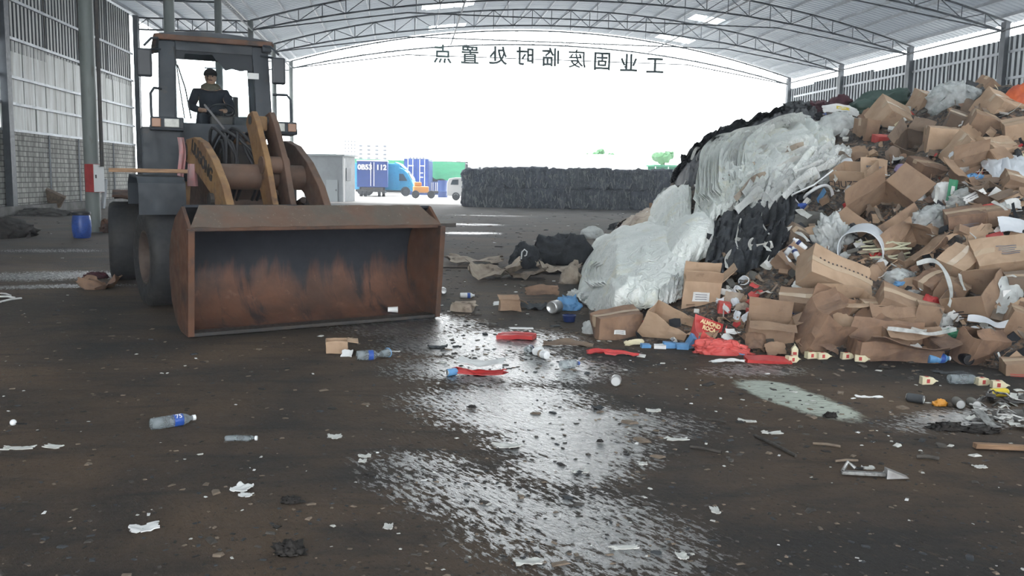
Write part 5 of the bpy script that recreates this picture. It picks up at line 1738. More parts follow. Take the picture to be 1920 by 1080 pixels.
mound('white_fabric', 'smooth white sheet overlapping the broad mound towards the black fabric', 'fabric', [(1215, 508), (1250, 524), (1290, 505), (1330, 478)], [(1232, 446), (1268, 424), (1308, 414), (1338, 424)], M['cloth'], amp=.04, folds=2.4, thick=.62, fdir=-1, group=wg, nu=64, nv=54, an=.8)
mound('white_fabric', 'white fabric skirt bunched at the foot of the broad mound', 'fabric', [(1092, 572), (1130, 590), (1180, 588), (1232, 580)], [(1100, 545), (1140, 540), (1190, 535), (1236, 530)], M['cloth'], amp=.06, folds=6, thick=.5, fdir=2, group=wg, nu=90, nv=36, an=.5)
mound('white_fabric', 'narrow column of white fabric rising above the broad mound', 'fabric', [(1206, 434), (1240, 436), (1270, 438), (1292, 432)], [(1226, 378), (1246, 358), (1276, 350), (1294, 356)], M['cloth'], amp=.09, folds=5, thick=.3, fdir=2, group=wg, nu=70, nv=60, an=.5)
mound('white_fabric', 'long cascade of white fabric down the upper flank of the heap', 'fabric', [(1296, 420), (1330, 425), (1380, 400), (1430, 392), (1500, 352), (1562, 318)], [(1318, 320), (1340, 298), (1392, 274), (1440, 250), (1500, 236), (1556, 252)], M['cloth'], amp=.14, folds=7, thick=.4, fdir=6, group=wg, nu=130, nv=80, an=.6)
mound('white_fabric', 'tattered grey-white fabric trailing from the cascade towards the foam boards', 'fabric', [(1380, 412), (1430, 405), (1490, 372), (1540, 338), (1590, 305)], [(1396, 362), (1440, 345), (1500, 318), (1548, 292), (1586, 284)], M['cloth2'], amp=.14, folds=11, thick=.25, fdir=7, group=wg, nu=80, nv=34, jag=.25)
mound('white_fabric', 'pale fabric edge curling at the far foot of the heap above the white bundle', 'fabric', [(1150, 440), (1185, 436), (1215, 424)], [(1158, 424), (1192, 410), (1226, 388)], M['beige'], amp=.08, folds=5, thick=.25, group=wg, nu=30, nv=16)
mound('white_fabric', 'white fabric spread by the open box with the light blue bag', 'fabric', [(1838, 318), (1870, 345), (1905, 352), (1935, 345)], [(1836, 298), (1868, 296), (1905, 298), (1935, 300)], M['foam'], amp=.05, folds=6, thick=.12, group=wg, nu=40, nv=20)
rg = random.Random(19)
# long strips combed over the cascade and down to the left
for k in range(40):
    u = (k + rg.random()) / 40
    x0, y0 = 1348 + 150 * u + rg.uniform(-8, 8), 292 - 48 * u + rg.uniform(-4, 8)
    xm, ym = 1312 + 95 * u + rg.uniform(-6, 6), 318 - 22 * u + rg.uniform(-6, 6)
    xe, ye = 1300 + 92 * u + rg.uniform(-8, 8), 412 - 56 * u + rg.uniform(-14, 8)
    ribbon('cascade_strip', 'long white fabric strip combed down the white cascade', 'strip', [(x0, y0), ((x0 + xm) / 2 - 6, (y0 + ym) / 2 - 7), (xm, ym), ((xm + xe) / 2 - 3, (ym + ye) / 2), (xe, ye)], rg.uniform(.06, .17), M[rg.choice(['cloth', 'cloth', 'cloth2'])], group='long strips of the white cascade', lift=.36 + .12 * rg.random())
for k in range(30):
    x0, y0 = rg.uniform(1400, 1530), rg.uniform(290, 366)
    dx, dy = rg.uniform(-64, -16), rg.uniform(8, 50)
    ribbon('tattered_strip', 'tattered off-white strip lying crosswise on the lower cascade', 'strip', [(x0, y0), (x0 + dx * .5, y0 + dy * .3 + rg.uniform(-6, 6)), (x0 + dx, y0 + dy)], rg.uniform(.03, .11), M[rg.choice(['cloth2', 'strip', 'cloth', 'cloth2', 'beige'])], group='tattered strips on the lower cascade', lift=.32 + .12 * rg.random())
for k in range(6):
    x0 = 1090 + 6 * k
    ribbon('mound_loop', 'loose loop of white strip at the edge of the broad white mound', 'strip', [(x0 + 14, 512 + 4 * k), (x0, 534 + rg.uniform(-5, 5)), (x0 + 2, 556), (x0 + 14, 570)], .05, M['cloth'], group='loose loops at the mound edge', lift=.42)
mound('black_fabric', 'black fabric spilling down between the white cascade and the boxes', 'fabric', [(1318, 520), (1350, 530), (1400, 520), (1450, 490), (1490, 440)], [(1330, 430), (1370, 400), (1420, 375), (1470, 350), (1500, 340)], M['black'], amp=.14, folds=9, thick=.12, fdir=3, group='black fabric waste', nu=64, nv=40)
mound('black_fabric', 'black fabric ridge against the sky along the upper flank', 'fabric', [(1275, 335), (1320, 318), (1370, 290), (1430, 262), (1480, 240)], [(1274, 300), (1318, 268), (1370, 248), (1430, 226), (1482, 204)], M['black'], amp=.16, folds=9, thick=.42, group='black fabric waste', nu=64, nv=24, jag=.3)
mound('black_fabric', 'black fabric fold between the narrow white column and the cascade', 'fabric', [(1255, 345), (1275, 352), (1300, 352), (1318, 330)], [(1262, 322), (1280, 306), (1300, 300), (1316, 296)], M['black'], amp=.08, folds=5, thick=.2, group='black fabric waste', nu=36, nv=20)
mound('black_fabric', 'black fabric clump at the crest between the white cascade and the maroon bag', 'fabric', [(1410, 262), (1450, 246), (1490, 232), (1530, 228)], [(1418, 240), (1452, 215), (1490, 206), (1526, 208)], M['black'], amp=.12, folds=7, thick=.25, group='black fabric waste', nu=44, nv=20, jag=.3)
sheet('white_board', 'flat white sheet resting on the white fabric mound beside the black fabric', 'board', 1306, 452, 50, 52, M['cloth'], tilt=50, roll=-22, bend=.08, rag=.02, lift=.2, out=.2)
o = ribbon('black_strap', 'short black strap lying across the flat white sheet', 'strap', [(1278, 456), (1300, 466), (1322, 476)], .09, M['black'], lift=.34)
mound('white_fabric', 'loops of white fabric at the floor edge beside the upright stickered box', 'fabric', [(1225, 568), (1250, 575), (1276, 565)], [(1232, 535), (1254, 522), (1276, 520)], M['cloth2'], amp=.1, folds=6, thick=.2, group=wg, nu=30, nv=20)
lump('white_bundle', 'small rounded white bundle behind the black fabric on the floor', 'bundle', 1112, 446, 48, 60, 40, M['cloth2'], group=None, out=0, flat=-.5)

# ------------------------------------------------------------------ sacks, bags, rags
lump('orange_sack', 'bright orange sack at the frame edge near the heap top', 'sack', 1906, 198, 70, 60, 72, M['orange'], out=.4, a1=.12, a2=.05, ridge=.15)
lump('rag_bag', 'black rag bag beside the orange sack', 'bag', 1880, 180, 36, 40, 24, M['charcoal'], a1=.3, a2=.2, ridge=.4)
lump('clear_bag', 'crumpled clear plastic bag draped at the heap top under the small crest box', 'plastic bag', 1784, 190, 84, 60, 70, M['film'], a1=.3, a2=.16, ridge=.4)
carton(B, 'tan box wrapped in the clear plastic near the heap top', 1732, 196, 44, 36, 34, yaw=14, tilt=20, roll=16, mat=0)
lump('yellow_wrap', 'yellow wrapper on the crest of the heap', 'wrapper', 1784, 160, 32, 20, 10, M['yellow'], a1=.25, a2=.2)
sheet('dark_board', 'dark bent board jutting up at the heap top, beside the crumpled tan box', 'board', 1822, 178, 38, 28, M['charcoal'], tilt=10, roll=28, bend=.3, lift=.2, out=.2)
lump('green_tarp', 'dark green tarp heaped along the crest', 'tarp', 1640, 204, 108, 60, 50, M['tarp'], drop=-6, roll=-14, a1=.3, a2=.08, ridge=.2)
lump('maroon_bag', 'maroon cloth bag on the crest beside the green tarp', 'bag', 1573, 206, 46, 40, 44, M['maroon'], drop=-4, a1=.25, a2=.12, ridge=.25)
lump('maroon_rag', 'dull brown-red rag bundle on the crest next to the black clump', 'rag', 1536, 212, 50, 40, 38, M['maroon'], drop=-4, a1=.3, a2=.16, ridge=.3)
lump('grey_rag', 'grey and black rag tangle at the crest where it meets the sky', 'rag', 1496, 210, 56, 40, 34, M['charcoal'], a1=.35, a2=.25, ridge=.5)
lump('pale_rag', 'pale crumpled rags under the crest tangle', 'rag', 1500, 232, 52, 40, 26, M['cloth2'], a1=.35, a2=.2, ridge=.4)
wb = lump('white_bag', 'bulging clear-white bag with a yellow printed top near the crest', 'plastic bag', 1566, 246, 78, 60, 66, M['film2'], a1=.18, a2=.09, ridge=.3)
sheet('printed_sheet', 'pale pinkish sheet with yellow print on top of the bulging white bag', 'wrapper', 1568, 224, 66, 20, M['paper'], tilt=40, roll=6, bend=.1, lift=.8, out=1.0, prints=[(.35, .3, .35, .45, 'yellow')])
lump('blue_bag', 'light blue plastic bag stuffed in the open brown box', 'plastic bag', 1818, 334, 32, 30, 16, M['lightblue'], a1=.3, a2=.2, ridge=.4, out=.6)
lump('bubble_wrap', 'tall mass of bubble wrap below the wide open box', 'plastic wrap', 1556, 452, 66, 60, 96, M['film2'], roll=-18, a1=.28, a2=.12, ridge=.45, sub=5)
lump('clear_bag', 'clear bag crumpled at the side of the wide open box', 'plastic bag', 1735, 414, 74, 44, 50, M['film'], roll=-30, a1=.3, a2=.18, ridge=.4)
lump('clear_bag', 'clear bag with a white label, right of the green and white package', 'plastic bag', 1806, 372, 62, 40, 36, M['film'], roll=-20, a1=.25, a2=.15, ridge=.35)
sheet('paper_label', 'white printed label on the clear bag right of the green package', 'label', 1812, 376, 40, 12, M['paper'], tilt=10, roll=-28, bend=.05, out=2.0, lift=.8, prints=[(.1, .3, .8, .12, 'greyink'), (.1, .6, .6, .12, 'greyink')])
lump('clear_bag', 'clear bag holding blue packs above the clean square box', 'plastic bag', 1684, 520, 56, 40, 36, M['film'], a1=.25, a2=.15, ridge=.3)
lump('blue_pack', 'crumpled blue and white pack inside the clear bag above the clean square box', 'pack', 1690, 532, 36, 24, 14, M['lightblue'], a1=.3, a2=.2)
lump('yellow_scrap', 'small yellow scrap beside the blue pack', 'scrap', 1660, 534, 9, 9, 9, M['yellow'], sub=3, out=.8)
sheet('plastic_sheet', 'milky plastic sheet hanging at the frame edge beside the large lettered box', 'plastic sheet', 1888, 560, 60, 84, M['film2'], tilt=38, roll=22, bend=.25, wob=.08, lift=.05, out=.2)
lump('clear_bag', 'crumpled clear bag above the hanging milky sheet', 'plastic bag', 1905, 528, 34, 30, 34, M['film2'], a1=.3, a2=.2, ridge=.4)
lump('grey_sack', 'long grey-green sack lying between black fabric and bubble wrap', 'sack', 1502, 416, 86, 50, 36, M['greysack'], roll=-14, a1=.16, a2=.06, ridge=.12)
lump('grey_cloth', 'dark grey cloth bunched above the white paper curls', 'cloth', 1712, 334, 48, 36, 18, M['charcoal'], a1=.3, a2=.15, ridge=.25)
lump('lilac_cloth', 'lilac cloth lump beside a white cup', 'cloth', 1686, 318, 20, 20, 20, M['lilac'], a1=.25, a2=.12)
lump('red_cloth', 'dark red cloth bunched under the taped upright box', 'cloth', 1734, 306, 36, 26, 20, M['maroon'], a1=.3, a2=.15, ridge=.2)
lump('red_wrap', 'shiny red wrapper with dark folds below the bag holding blue packs', 'wrapper', 1738, 572, 30, 26, 40, M['red'], roll=-24, a1=.25, a2=.15, ridge=.3, out=.5)
lump('red_wrap', 'flat shiny red wrapper above the brown wedged box', 'wrapper', 1848, 386, 34, 16, 10, M['pinkred'], roll=-6, a1=.2, a2=.12, out=1.2)
lump('red_wrap', 'small red wrapper left of the wide open box', 'wrapper', 1588, 388, 26, 18, 14, M['red'], roll=20, a1=.25, a2=.15, out=.8)
lump('red_wrap', 'red crumple beside the long grey-green sack', 'wrapper', 1574, 402, 18, 14, 12, M['red'], roll=-20, a1=.25, a2=.15, out=.8)
gp_ = lump('snack_pack', 'green and white crumpled package in the middle of the heap', 'package', 1764, 363, 44, 26, 44, M['paper'], roll=8, a1=.14, a2=.08, ridge=.15, out=.5)
sheet('package_label', 'green printed panel on the crumpled white package', 'label', 1768, 361, 16, 40, M['green'], tilt=6, roll=8, bend=.1, out=.75, lift=.1, rag=.02, prints=[(.3, .3, .4, .4, 'paper')])
lump('snack_wrap', 'green and white snack wrapper near the heap foot', 'wrapper', 1786, 628, 42, 24, 22, M['green'], roll=16, a1=.3, a2=.2, ridge=.3, out=.5)
lump('snack_wrap', 'white snack wrapper beside the green one', 'wrapper', 1772, 618, 30, 20, 16, M['paper'], a1=.3, a2=.2, ridge=.3, out=.7)
lump('plastic_crumple', 'dirty crumpled plastic between white fabric and flat cardboard', 'plastic wrap', 1118, 558, 54, 40, 26, M['film2'], a1=.25, a2=.18, ridge=.4, out=0, flat=-.6)
lump('plastic_crumple', 'small dirty white bag beside the blue plastic on the floor', 'plastic bag', 1078, 555, 30, 26, 26, M['cloth2'], a1=.25, a2=.18, ridge=.4, out=0, flat=-.6)
lump('plastic_crumple', 'dirty plastic draped beside the square wet brown box', 'plastic wrap', 1107, 622, 34, 40, 46, M['film2'], a1=.25, a2=.15, ridge=.35, out=.2)
lump('white_crumple', 'white crumple stuffed beneath the large lettered box', 'plastic bag', 1766, 605, 34, 30, 34, M['film2'], a1=.3, a2=.18, ridge=.4)

# red and blue packs
carton('red_carton', 'coral red carton lying flat beneath the large plain leaning box', 1655, 262, 36, 26, 14, yaw=6, tilt=14, roll=2, mat=0, tape=False, group=None)
carton('red_carton', 'small coral carton tipped beside the large plain leaning box', 1700, 214, 20, 16, 13, yaw=16, tilt=16, roll=36, mat=0, tape=False, group=None)
carton('red_carton', 'coral strip of carton beside the dark bent box', 1680, 258, 26, 14, 7, yaw=10, tilt=10, roll=-28, mat=0, tape=False, group=None)
carton('red_carton', 'coral carton end beside the long dotted box', 1496, 530, 15, 14, 32, yaw=8, tilt=10, roll=18, mat=0, tape=False, group=None, out=.8)
carton('red_carton', 'coral carton folded over the violet pack', 1408, 556, 36, 22, 14, yaw=10, tilt=20, roll=-34, mat=0, tape=False, group=None, out=.8)
carton('violet_carton', 'violet carton behind the coral folded one', 1426, 552, 22, 20, 22, yaw=-12, tilt=16, roll=-10, mat=0, tape=False, group=None)
carton('red_carton', 'coral carton above the open top of the tan box with red packs', 1412, 584, 30, 22, 16, yaw=6, tilt=8, roll=-4, mat=0, tape=False, group=None, out=.8)
carton('red_carton', 'red carton wedged behind the coral display tray', 1356, 576, 22, 20, 20, yaw=-6, tilt=10, roll=4, mat=0, tape=False, group=None)
carton('red_tray', 'flat red tray on the floor at the heap foot by the cream cartons', 1436, 676, 84, 30, 16, yaw=-3, tilt=6, roll=2, mat=0, tape=False, group=None, out=.5)
carton('blue_carton', 'blue and white carton under the coral display tray', 1300, 640, 26, 20, 24, yaw=12, tilt=16, roll=26, mat=0, tape=False, group=None, out=.8)
carton('blue_carton', 'blue snack carton in front of the crumpled red bag', 1374, 660, 34, 18, 14, yaw=-8, tilt=20, roll=8, mat=0, tape=False, group=None, out=.9)
for k, (px, py, w_, mt_) in enumerate([(1209, 650, 18, 'lightblue'), (1236, 651, 22, 'paper'), (1254, 647, 26, 'lightblue'), (1278, 649, 22, 'lightblue')]):
    carton('small_carton', ['light blue small carton touching the square wet brown box', 'white small carton second from the square wet brown box', 'light blue small carton third from the square wet brown box', 'light blue small carton nearest the coral display tray'][k], px, py, w_, 12, 14, yaw=(-1) ** k * 8, tilt=6, roll=(-1) ** k * 4, mat=0, tape=False, group='small cartons at the heap foot', out=.7)
RECOL = {'red_carton': 'pinkred', 'violet_carton': 'purple', 'red_tray': 'red', 'blue_carton': 'lightblue'}
for o in list(COL.objects):
    base = o.name.split('.')[0]
    if base in RECOL:
        for ch in o.children:
            ch.data = ch.data.copy()
            ch.data.materials[0] = M[RECOL[base]]
    if base == 'small_carton':
        for ch in o.children:
            ch.data = ch.data.copy()
            ch.data.materials[0] = M['paper'] if 'white' in o['label'] else M['lightblue']
# coral display tray with lettering
P, b = hit(1326, 622)
k = b / FPX
t = thing('display_tray', 'coral red display tray with curved sides and pale lettering', 'display tray', frame(P - FH * .18 + Vector((0, 0, -.02)), 18, -8, 18))
w, d, h = 64 * k, 30 * k, 62 * k
MB().slab(lambda u, v: Vector(((u - .5) * w * (1 + .02 * v), d / 2 + .04 * v, -h * .35 + h * .85 * v)), 8, 8, .006).build('back_panel', M['red'], t)
for s in (-1, 1):
    MB().slab(lambda u, v: Vector((s * w / 2 + s * .02 * v, d / 2 - d * u, -h * .35 + v * h * (.85 - .55 * sin(pi / 2 * u) ** .7))), 10, 8, .006 * s).build('side_panel', M['pinkred'], t)
MB().slab(lambda u, v: Vector(((u - .5) * w, -d / 2 - .02 * v, -h * .35 + v * h * (.30 + .12 * abs(2 * u - 1) ** 2))), 14, 6, -.006).build('front_panel', M['pinkred'], t)
MB().box((0, 0, -h * .35), (w, d, .012)).build('tray_base', M['red'], t)
gold = plain('gold_lettering', (.72, .55, .30), .5)
RX = Matrix.Rotation(pi / 2, 4, 'X')
for line, z in (('ALMOND', .36), ('ROCA', .2)):
    text(line, h * .17, gold, t, Matrix.Translation((0, d / 2 - .012, h * z)) @ RX, 'lettering', .001, bold=.003)
MB().ico(1, 3, fn=lambda v: Vector((v.x * w * .22, v.y * .012 - d / 2 - .03, v.z * h * .09 - h * .12))).build('printed_sweet', M['cream'], t)
lump('red_bag', 'crumpled red printed bag spread at the foot of the coral display tray', 'bag', 1346, 656, 104, 40, 50, M['pinkred'], roll=8, a1=.3, a2=.12, ridge=.35, out=.6, flat=-.45, sub=5)
sheet('red_card', 'torn flat red card on the floor in front of the square wet brown box', 'cardboard', 1150, 664, 96, 14, M['red'], tilt=76, roll=4, bend=.05, rag=.12, lift=.3, out=.3)

# white boards, papers, curls, foam roll
sheet('foam_board', 'white foam board slanting above the tall-flapped box, lower of the two', 'foam board', 1540, 328, 46, 34, M['foam'], tilt=34, roll=-36, bend=.05, rag=.01, out=.4, lift=.2)
sheet('foam_board', 'white foam board slanting above the tall-flapped box, upper of the two', 'foam board', 1576, 312, 34, 26, M['foam'], tilt=30, roll=-24, bend=.15, rag=.02, out=.4, lift=.2)
sheet('white_paper', 'white card sheet lying below the wide open box', 'paper', 1690, 446, 54, 26, M['foam'], tilt=52, roll=10, bend=.05, rag=.03, out=.5, lift=.3)
sheet('foam_tray', 'bluish white foam tray near the frame edge above the printed big box', 'foam tray', 1892, 430, 56, 36, M['foam'], tilt=44, roll=10, bend=.14, rag=.02, out=.4, lift=.2)
sheet('white_paper', 'white paper curl left of the green and white package, wider one', 'paper', 1712, 372, 34, 42, M['paper'], tilt=24, roll=-12, bend=.4, rag=.06, out=.4)
sheet('white_paper', 'white paper curl left of the green and white package, pointed one', 'paper', 1694, 352, 26, 24, M['paper'], tilt=20, roll=-34, bend=.35, rag=.08, out=.5)
sheet('white_paper', 'white label sheet stuck to the large lettered box', 'paper', 1866, 556, 16, 30, M['paper'], tilt=4, roll=-8, bend=.04, rag=.02, out=1.2, lift=.1)
sheet('white_paper', 'small white paper stuck on the flat torn cardboard', 'paper', 1195, 571, 16, 20, M['paper'], tilt=36, roll=-20, bend=.1, rag=.1, out=.9, lift=.5)
sheet('white_paper', 'crumpled cream paper by the foot of the square wet brown box', 'paper', 1186, 642, 34, 10, M['cream'], tilt=30, roll=-6, bend=.2, rag=.14, out=1.8, lift=.4)
sheet('white_paper', 'limp white paper at the floor edge below the crumpled red bag', 'paper', 1360, 676, 60, 10, M['paper'], tilt=80, roll=-3, bend=.06, rag=.16, out=1, lift=.3)
sheet('beige_paper', 'beige paper bag standing behind the coral display tray', 'paper bag', 1374, 566, 34, 36, M['beige'], tilt=10, roll=6, bend=.3, rag=.05, out=.2)
for k, (px, py, s_) in enumerate([(1374, 548, 22), (1392, 530, 20), (1672, 302, 16)]):
    P, b = hit(px, py)
    t = thing('white_cup', ['dented white cup on the beige paper bag', 'dented white cup above the coral folded carton', 'white cup next to the lilac cloth'][k], 'cup', frame(P - FH * .1, 10, 40, [40, -30, 20][k]), 'white cups in the heap')
    q = s_ * b / FPX
    MB().lathe([(q * .36, -q * .5), (q * .5, q * .5), (q * .46, q * .5), (q * .33, -q * .46), (0, -q * .46)], 18).wobble(14, .012, k).build('cup_wall', M['foam'], t, smooth=50)
    MB().lathe([(q * .49, q * .48), (q * .54, q * .51), (q * .49, q * .54)], 18).wobble(14, .012, k).build('cup_rim', M['white'], t, smooth=50)
P, b = hit(1610, 462)
k = b / FPX
t = thing('foam_roll', 'wide white foam tube lying open-ended with cream cables inside', 'foam tube', frame(P - FH * .12, -28, -62, 72))
rr_, LL = 40 * k, 92 * k
MB().lathe([(rr_, -LL * .5), (rr_ * 1.02, 0), (rr_ * .95, LL * .5), (rr_ * .91, LL * .5), (rr_ * .97, 0), (rr_ * .95, -LL * .5), (rr_, -LL * .5)], 32).wobble(4, .03, 1).build('tube_wall', M['foam'], t, smooth=50)
t2 = thing('cable_bundle', 'bundle of cream cables spilling from the white foam tube', 'cables', frame(P - FH * .2 + R0 * .1, 0, 0, 0))
rr = random.Random(4)
for q in range(16):
    y0, z0 = rr.uniform(-.12, .12), rr.uniform(-.17, .08)
    MB().tube([(-.22 + rr.uniform(0, .1), y0 - .05, z0), (-.05, y0 - .12, z0 + rr.uniform(-.03, .05)), (.15, y0 - .14, z0 + rr.uniform(-.02, .08)), (.36, y0 - .1, z0 + rr.uniform(-.03, .14))], .013, 6).build('cable', M['cream_cable'], t2, smooth=60)
# white hoop stand
P, b = hit(1524, 368)
t = thing('wire_hoop', 'white plastic hoop with straps lying above the grey-green sack', 'hoop', frame(P - FH * .25, 0, 30, 0))
MB().tube([(.19 * cos(2 * pi * q / 24), .05 * sin(4 * pi * q / 24), .17 * sin(2 * pi * q / 24)) for q in range(24)], .022, 7, closed=True).build('ring', M['white'], t, smooth=60)
MB().tube([(-.38, 0, .02), (-.12, -.03, .2), (.1, 0, .42)], .014, 6).build('strut', M['white'], t, smooth=60)
MB().tube([(-.38, 0, .02), (-.2, -.03, -.18), (.08, 0, -.22), (.3, 0, -.1)], .014, 6).build('strut', M['white'], t, smooth=60)
MB().bar((-.05, -.02, -.2), (.05, -.02, .12), .09, .02).build('panel', M['lightblue'], t)
lump('blue_rag', 'bright blue wrapper under the white hoop', 'wrapper', 1490, 390, 40, 20, 16, M['blue'], roll=-16, a1=.3, a2=.2, ridge=.3, out=.8)
lump('blue_rag', 'dark blue pack inside the crushed peak box', 'pack', 1566, 608, 20, 16, 22, M['navy'], a1=.2, a2=.15, out=.8)
lump('blue_rag', 'blue and white wrapper above the brown box wedged in the dark rags', 'wrapper', 1440, 456, 18, 14, 14, M['blue'], a1=.3, a2=.2, ridge=.2, out=.8)
for k, (px, py) in enumerate([(1462, 480), (1476, 476), (1486, 488), (1470, 496), (1500, 470)]):
    P, b = hit(px, py)
    bottle('small labelled bottle poking from the open box beside the bubble wrap', P - FH * .22, 40 + 30 * k, L=.2, r=.035, band='navy', body='white', group='bottles in the open box beside the bubble wrap', pitch=-40)

# ribbons, straps and strips among the black fabric and on the flank
sg_ = 'pale strips tangled in the black fabric'
rg = random.Random(31)
for k in range(16):
    px, py = rg.uniform(1335, 1500), rg.uniform(350, 500)
    a_ = rg.uniform(0, pi)
    L_ = rg.uniform(16, 42)
    ribbon('pale_strip', 'pale strip of torn film tangled in the black fabric below the white cascade', 'strip', [(px, py), (px + L_ * .5 * cos(a_) + rg.uniform(-8, 8), py + L_ * .5 * sin(a_)), (px + L_ * cos(a_), py + L_ * sin(a_))], rg.uniform(.03, .09), M['strip'], group=sg_, lift=.16)
ribbon('hanging_rope', 'long white cord hanging down over the black fabric', 'cord', [(1382, 430), (1376, 450), (1372, 472), (1376, 488)], .02, M['strip'], lift=.2)
for k in range(18):
    u = rg.random()
    px, py = 1400 + 180 * u + rg.uniform(-10, 20), 392 - 90 * u + rg.uniform(-28, 22)
    ribbon('fabric_strip', 'grey-white strip of fabric hanging along the tattered edge of the white cascade', 'strip', [(px, py), (px - rg.uniform(12, 26), py + rg.uniform(8, 18)), (px - rg.uniform(30, 56), py + rg.uniform(20, 40))], rg.uniform(.06, .15), M['cloth2'], group='fabric strips at the tattered edge', lift=.3)
for k in range(14):
    px, py = rg.uniform(1285, 1480), 0
    py = 312 - (px - 1280) * .5 + rg.uniform(-6, 12)
    ribbon('black_shred', 'black fabric shred sticking up along the ridge against the sky', 'strip', [(px, py + 12), (px + rg.uniform(-8, 8), py + 2), (px + rg.uniform(-10, 10), py + 4)], rg.uniform(.06, .16), M['black'], group='black shreds on the ridge', lift=.25)
for k in range(5):
    x = 1292 + k * 9
    ribbon('pale_rope', 'pale frayed rope strands looped over the black ridge', 'rope', [(x - 10, 318 + k * 2), (x, 296 + rg.uniform(-3, 6)), (x + 14, 300 + k * 3)], .05, M['strip'], group='rope strands on the ridge', lift=.3)
ribbon('white_band', 'white plastic band curling over the tan box beside the shiny red wrapper', 'band', [(1700, 522), (1730, 517), (1752, 540), (1762, 575), (1756, 602)], .045, M['film2'], lift=.26)
ribbon('clear_tape', 'clear tape strip across the big crushed wet box', 'tape', [(1640, 650), (1680, 655), (1720, 660), (1765, 652)], .035, M['film'], lift=.34)
ribbon('white_hose', 'white ribbed hose lying across the heap foot by the snack wrappers', 'hose', [(1796, 618), (1826, 622), (1850, 632), (1878, 628)], .06, M['foam'], lift=.2)
rg = random.Random(41)
for k in range(30):
    px, py = rg.uniform(1540, 1910), rg.uniform(200, 650)
    if rg.random() < .5:
        lump('film_scrap', 'crumple of clear film caught among the heap boxes', 'plastic film', px, py, rg.uniform(14, 34), 20, rg.uniform(10, 24), M[rg.choice(['film', 'film2'])], a1=.35, a2=.25, ridge=.4, sub=3, out=.5, group='film crumples')
    else:
        a_ = rg.uniform(0, pi)
        L_ = rg.uniform(14, 34)
        ribbon('brown_strip', 'narrow torn strip among the heap boxes', 'strip', [(px, py), (px + L_ * .5 * cos(a_), py + L_ * .5 * sin(a_) + rg.uniform(-5, 5)), (px + L_ * cos(a_), py + L_ * sin(a_))], rg.uniform(.02, .07), M[rg.choice(['brownstrip', 'strip', 'brownstrip'])], group='torn strips among the boxes', lift=.2)
rg = random.Random(67)
for k in range(34):
    px, py = rg.uniform(1500, 1912), rg.uniform(200, 640)
    if k % 2:
        lump('film_scrap', 'crumple of clear film caught among the heap boxes', 'plastic film', px, py, rg.uniform(18, 40), 20, rg.uniform(12, 28), M[rg.choice(['film', 'film2'])], a1=.35, a2=.25, ridge=.4, sub=3, out=.6, roll=rg.uniform(-40, 40), group='film crumples')
    else:
        sheet('white_scrap', 'white scrap of paper or foam caught among the heap boxes', 'paper', px, py, rg.uniform(14, 34), rg.uniform(10, 24), M[rg.choice(['paper', 'foam', 'cloth2'])], tilt=rg.uniform(10, 60), roll=rg.uniform(-60, 60), bend=rg.uniform(-.4, .4), rag=.12, wob=.08, out=.5, lift=.3, group='white scraps in the heap', nu=9, nv=7)
for k in range(12):
    px, py = rg.uniform(1345, 1500), rg.uniform(490, 600)
    sheet('white_scrap', 'white scrap of paper or foam caught among the heap boxes', 'paper', px, py, rg.uniform(12, 26), rg.uniform(10, 20), M[rg.choice(['paper', 'foam', 'beige', 'cloth2'])], tilt=rg.uniform(10, 60), roll=rg.uniform(-60, 60), bend=rg.uniform(-.4, .4), rag=.12, wob=.08, out=.5, lift=.3, group='white scraps in the heap', nu=9, nv=7)
# ------------------------------------------------------------------ things lying on the floor
def fl(px, py, z=0.0):
    return gp(px, py, z)
# black fabric and flattened cartons between loader and heap
def floor_lump(name, label, cat, px, py, w, d, h, mat, roll=0, yaw=0, a1=.25, a2=.12, ridge=.3, k1=1.6, sub=4, group=None):
    """px, py is the middle of its foot; w, d, h in photo pixels there"""
    S['n'] += 1
    sd = S['n']
    P = gp(px, py)
    k = P.dot(FH) / FPX
    w, d, h = w * k / 2, d * k / 2, h * k
    def fn(v):
        r = 1 + ridge * (abs(noise.noise(v * 3.5 + Vector((sd, sd, 0)))) - .25) + ridge * .5 * (abs(noise.noise(v * 8 + Vector((0, sd, sd)))) - .2)
        q = v * r + noise.noise_vector(v * k1 + Vector((sd * 3.3, 0, sd))) * a1 + noise.noise_vector(v * 5 + Vector((0, sd * 2.1, sd))) * a2
        return Vector((q.x * w, q.y * d, max(0.004, (q.z + .15) * h * .85)))
    o = MB().ico(1, sub, fn=fn).build(name, mat, smooth=180)
    o.matrix_world = frame(P + FH * d * .5, yaw, 0, 0)
    return tag(o, label, cat, group)
floor_lump('black_bundle', 'black plastic bundle on the floor, the shiny rounded one nearest the loader', 'bundle', 984, 503, 62, 60, 44, M['black'])
floor_lump('black_bundle', 'long black fabric heap on the floor behind the beige cartons', 'bundle', 1056, 496, 112, 70, 58, M['black'], a1=.35)
sheet('green_cloth', 'grey-green cloth fold showing under the long black fabric heap', 'cloth', 1074, 492, 36, 26, M['tarp'], tilt=30, bend=.2, lift=.4)
MB_ = MB()
t = tag(MB_.tube([(-.06, 0, .0), (-.05, 0, .14), (0, 0, .19), (.05, 0, .15), (.04, 0, .08), (0, 0, .06)], .014, 7).build('white_hook', M['white'], smooth=60), 'white hooked cord end on the shiny black bundle', 'cord')
t.matrix_world = frame(at(983, 486, gp(984, 503).dot(FH) - .42))
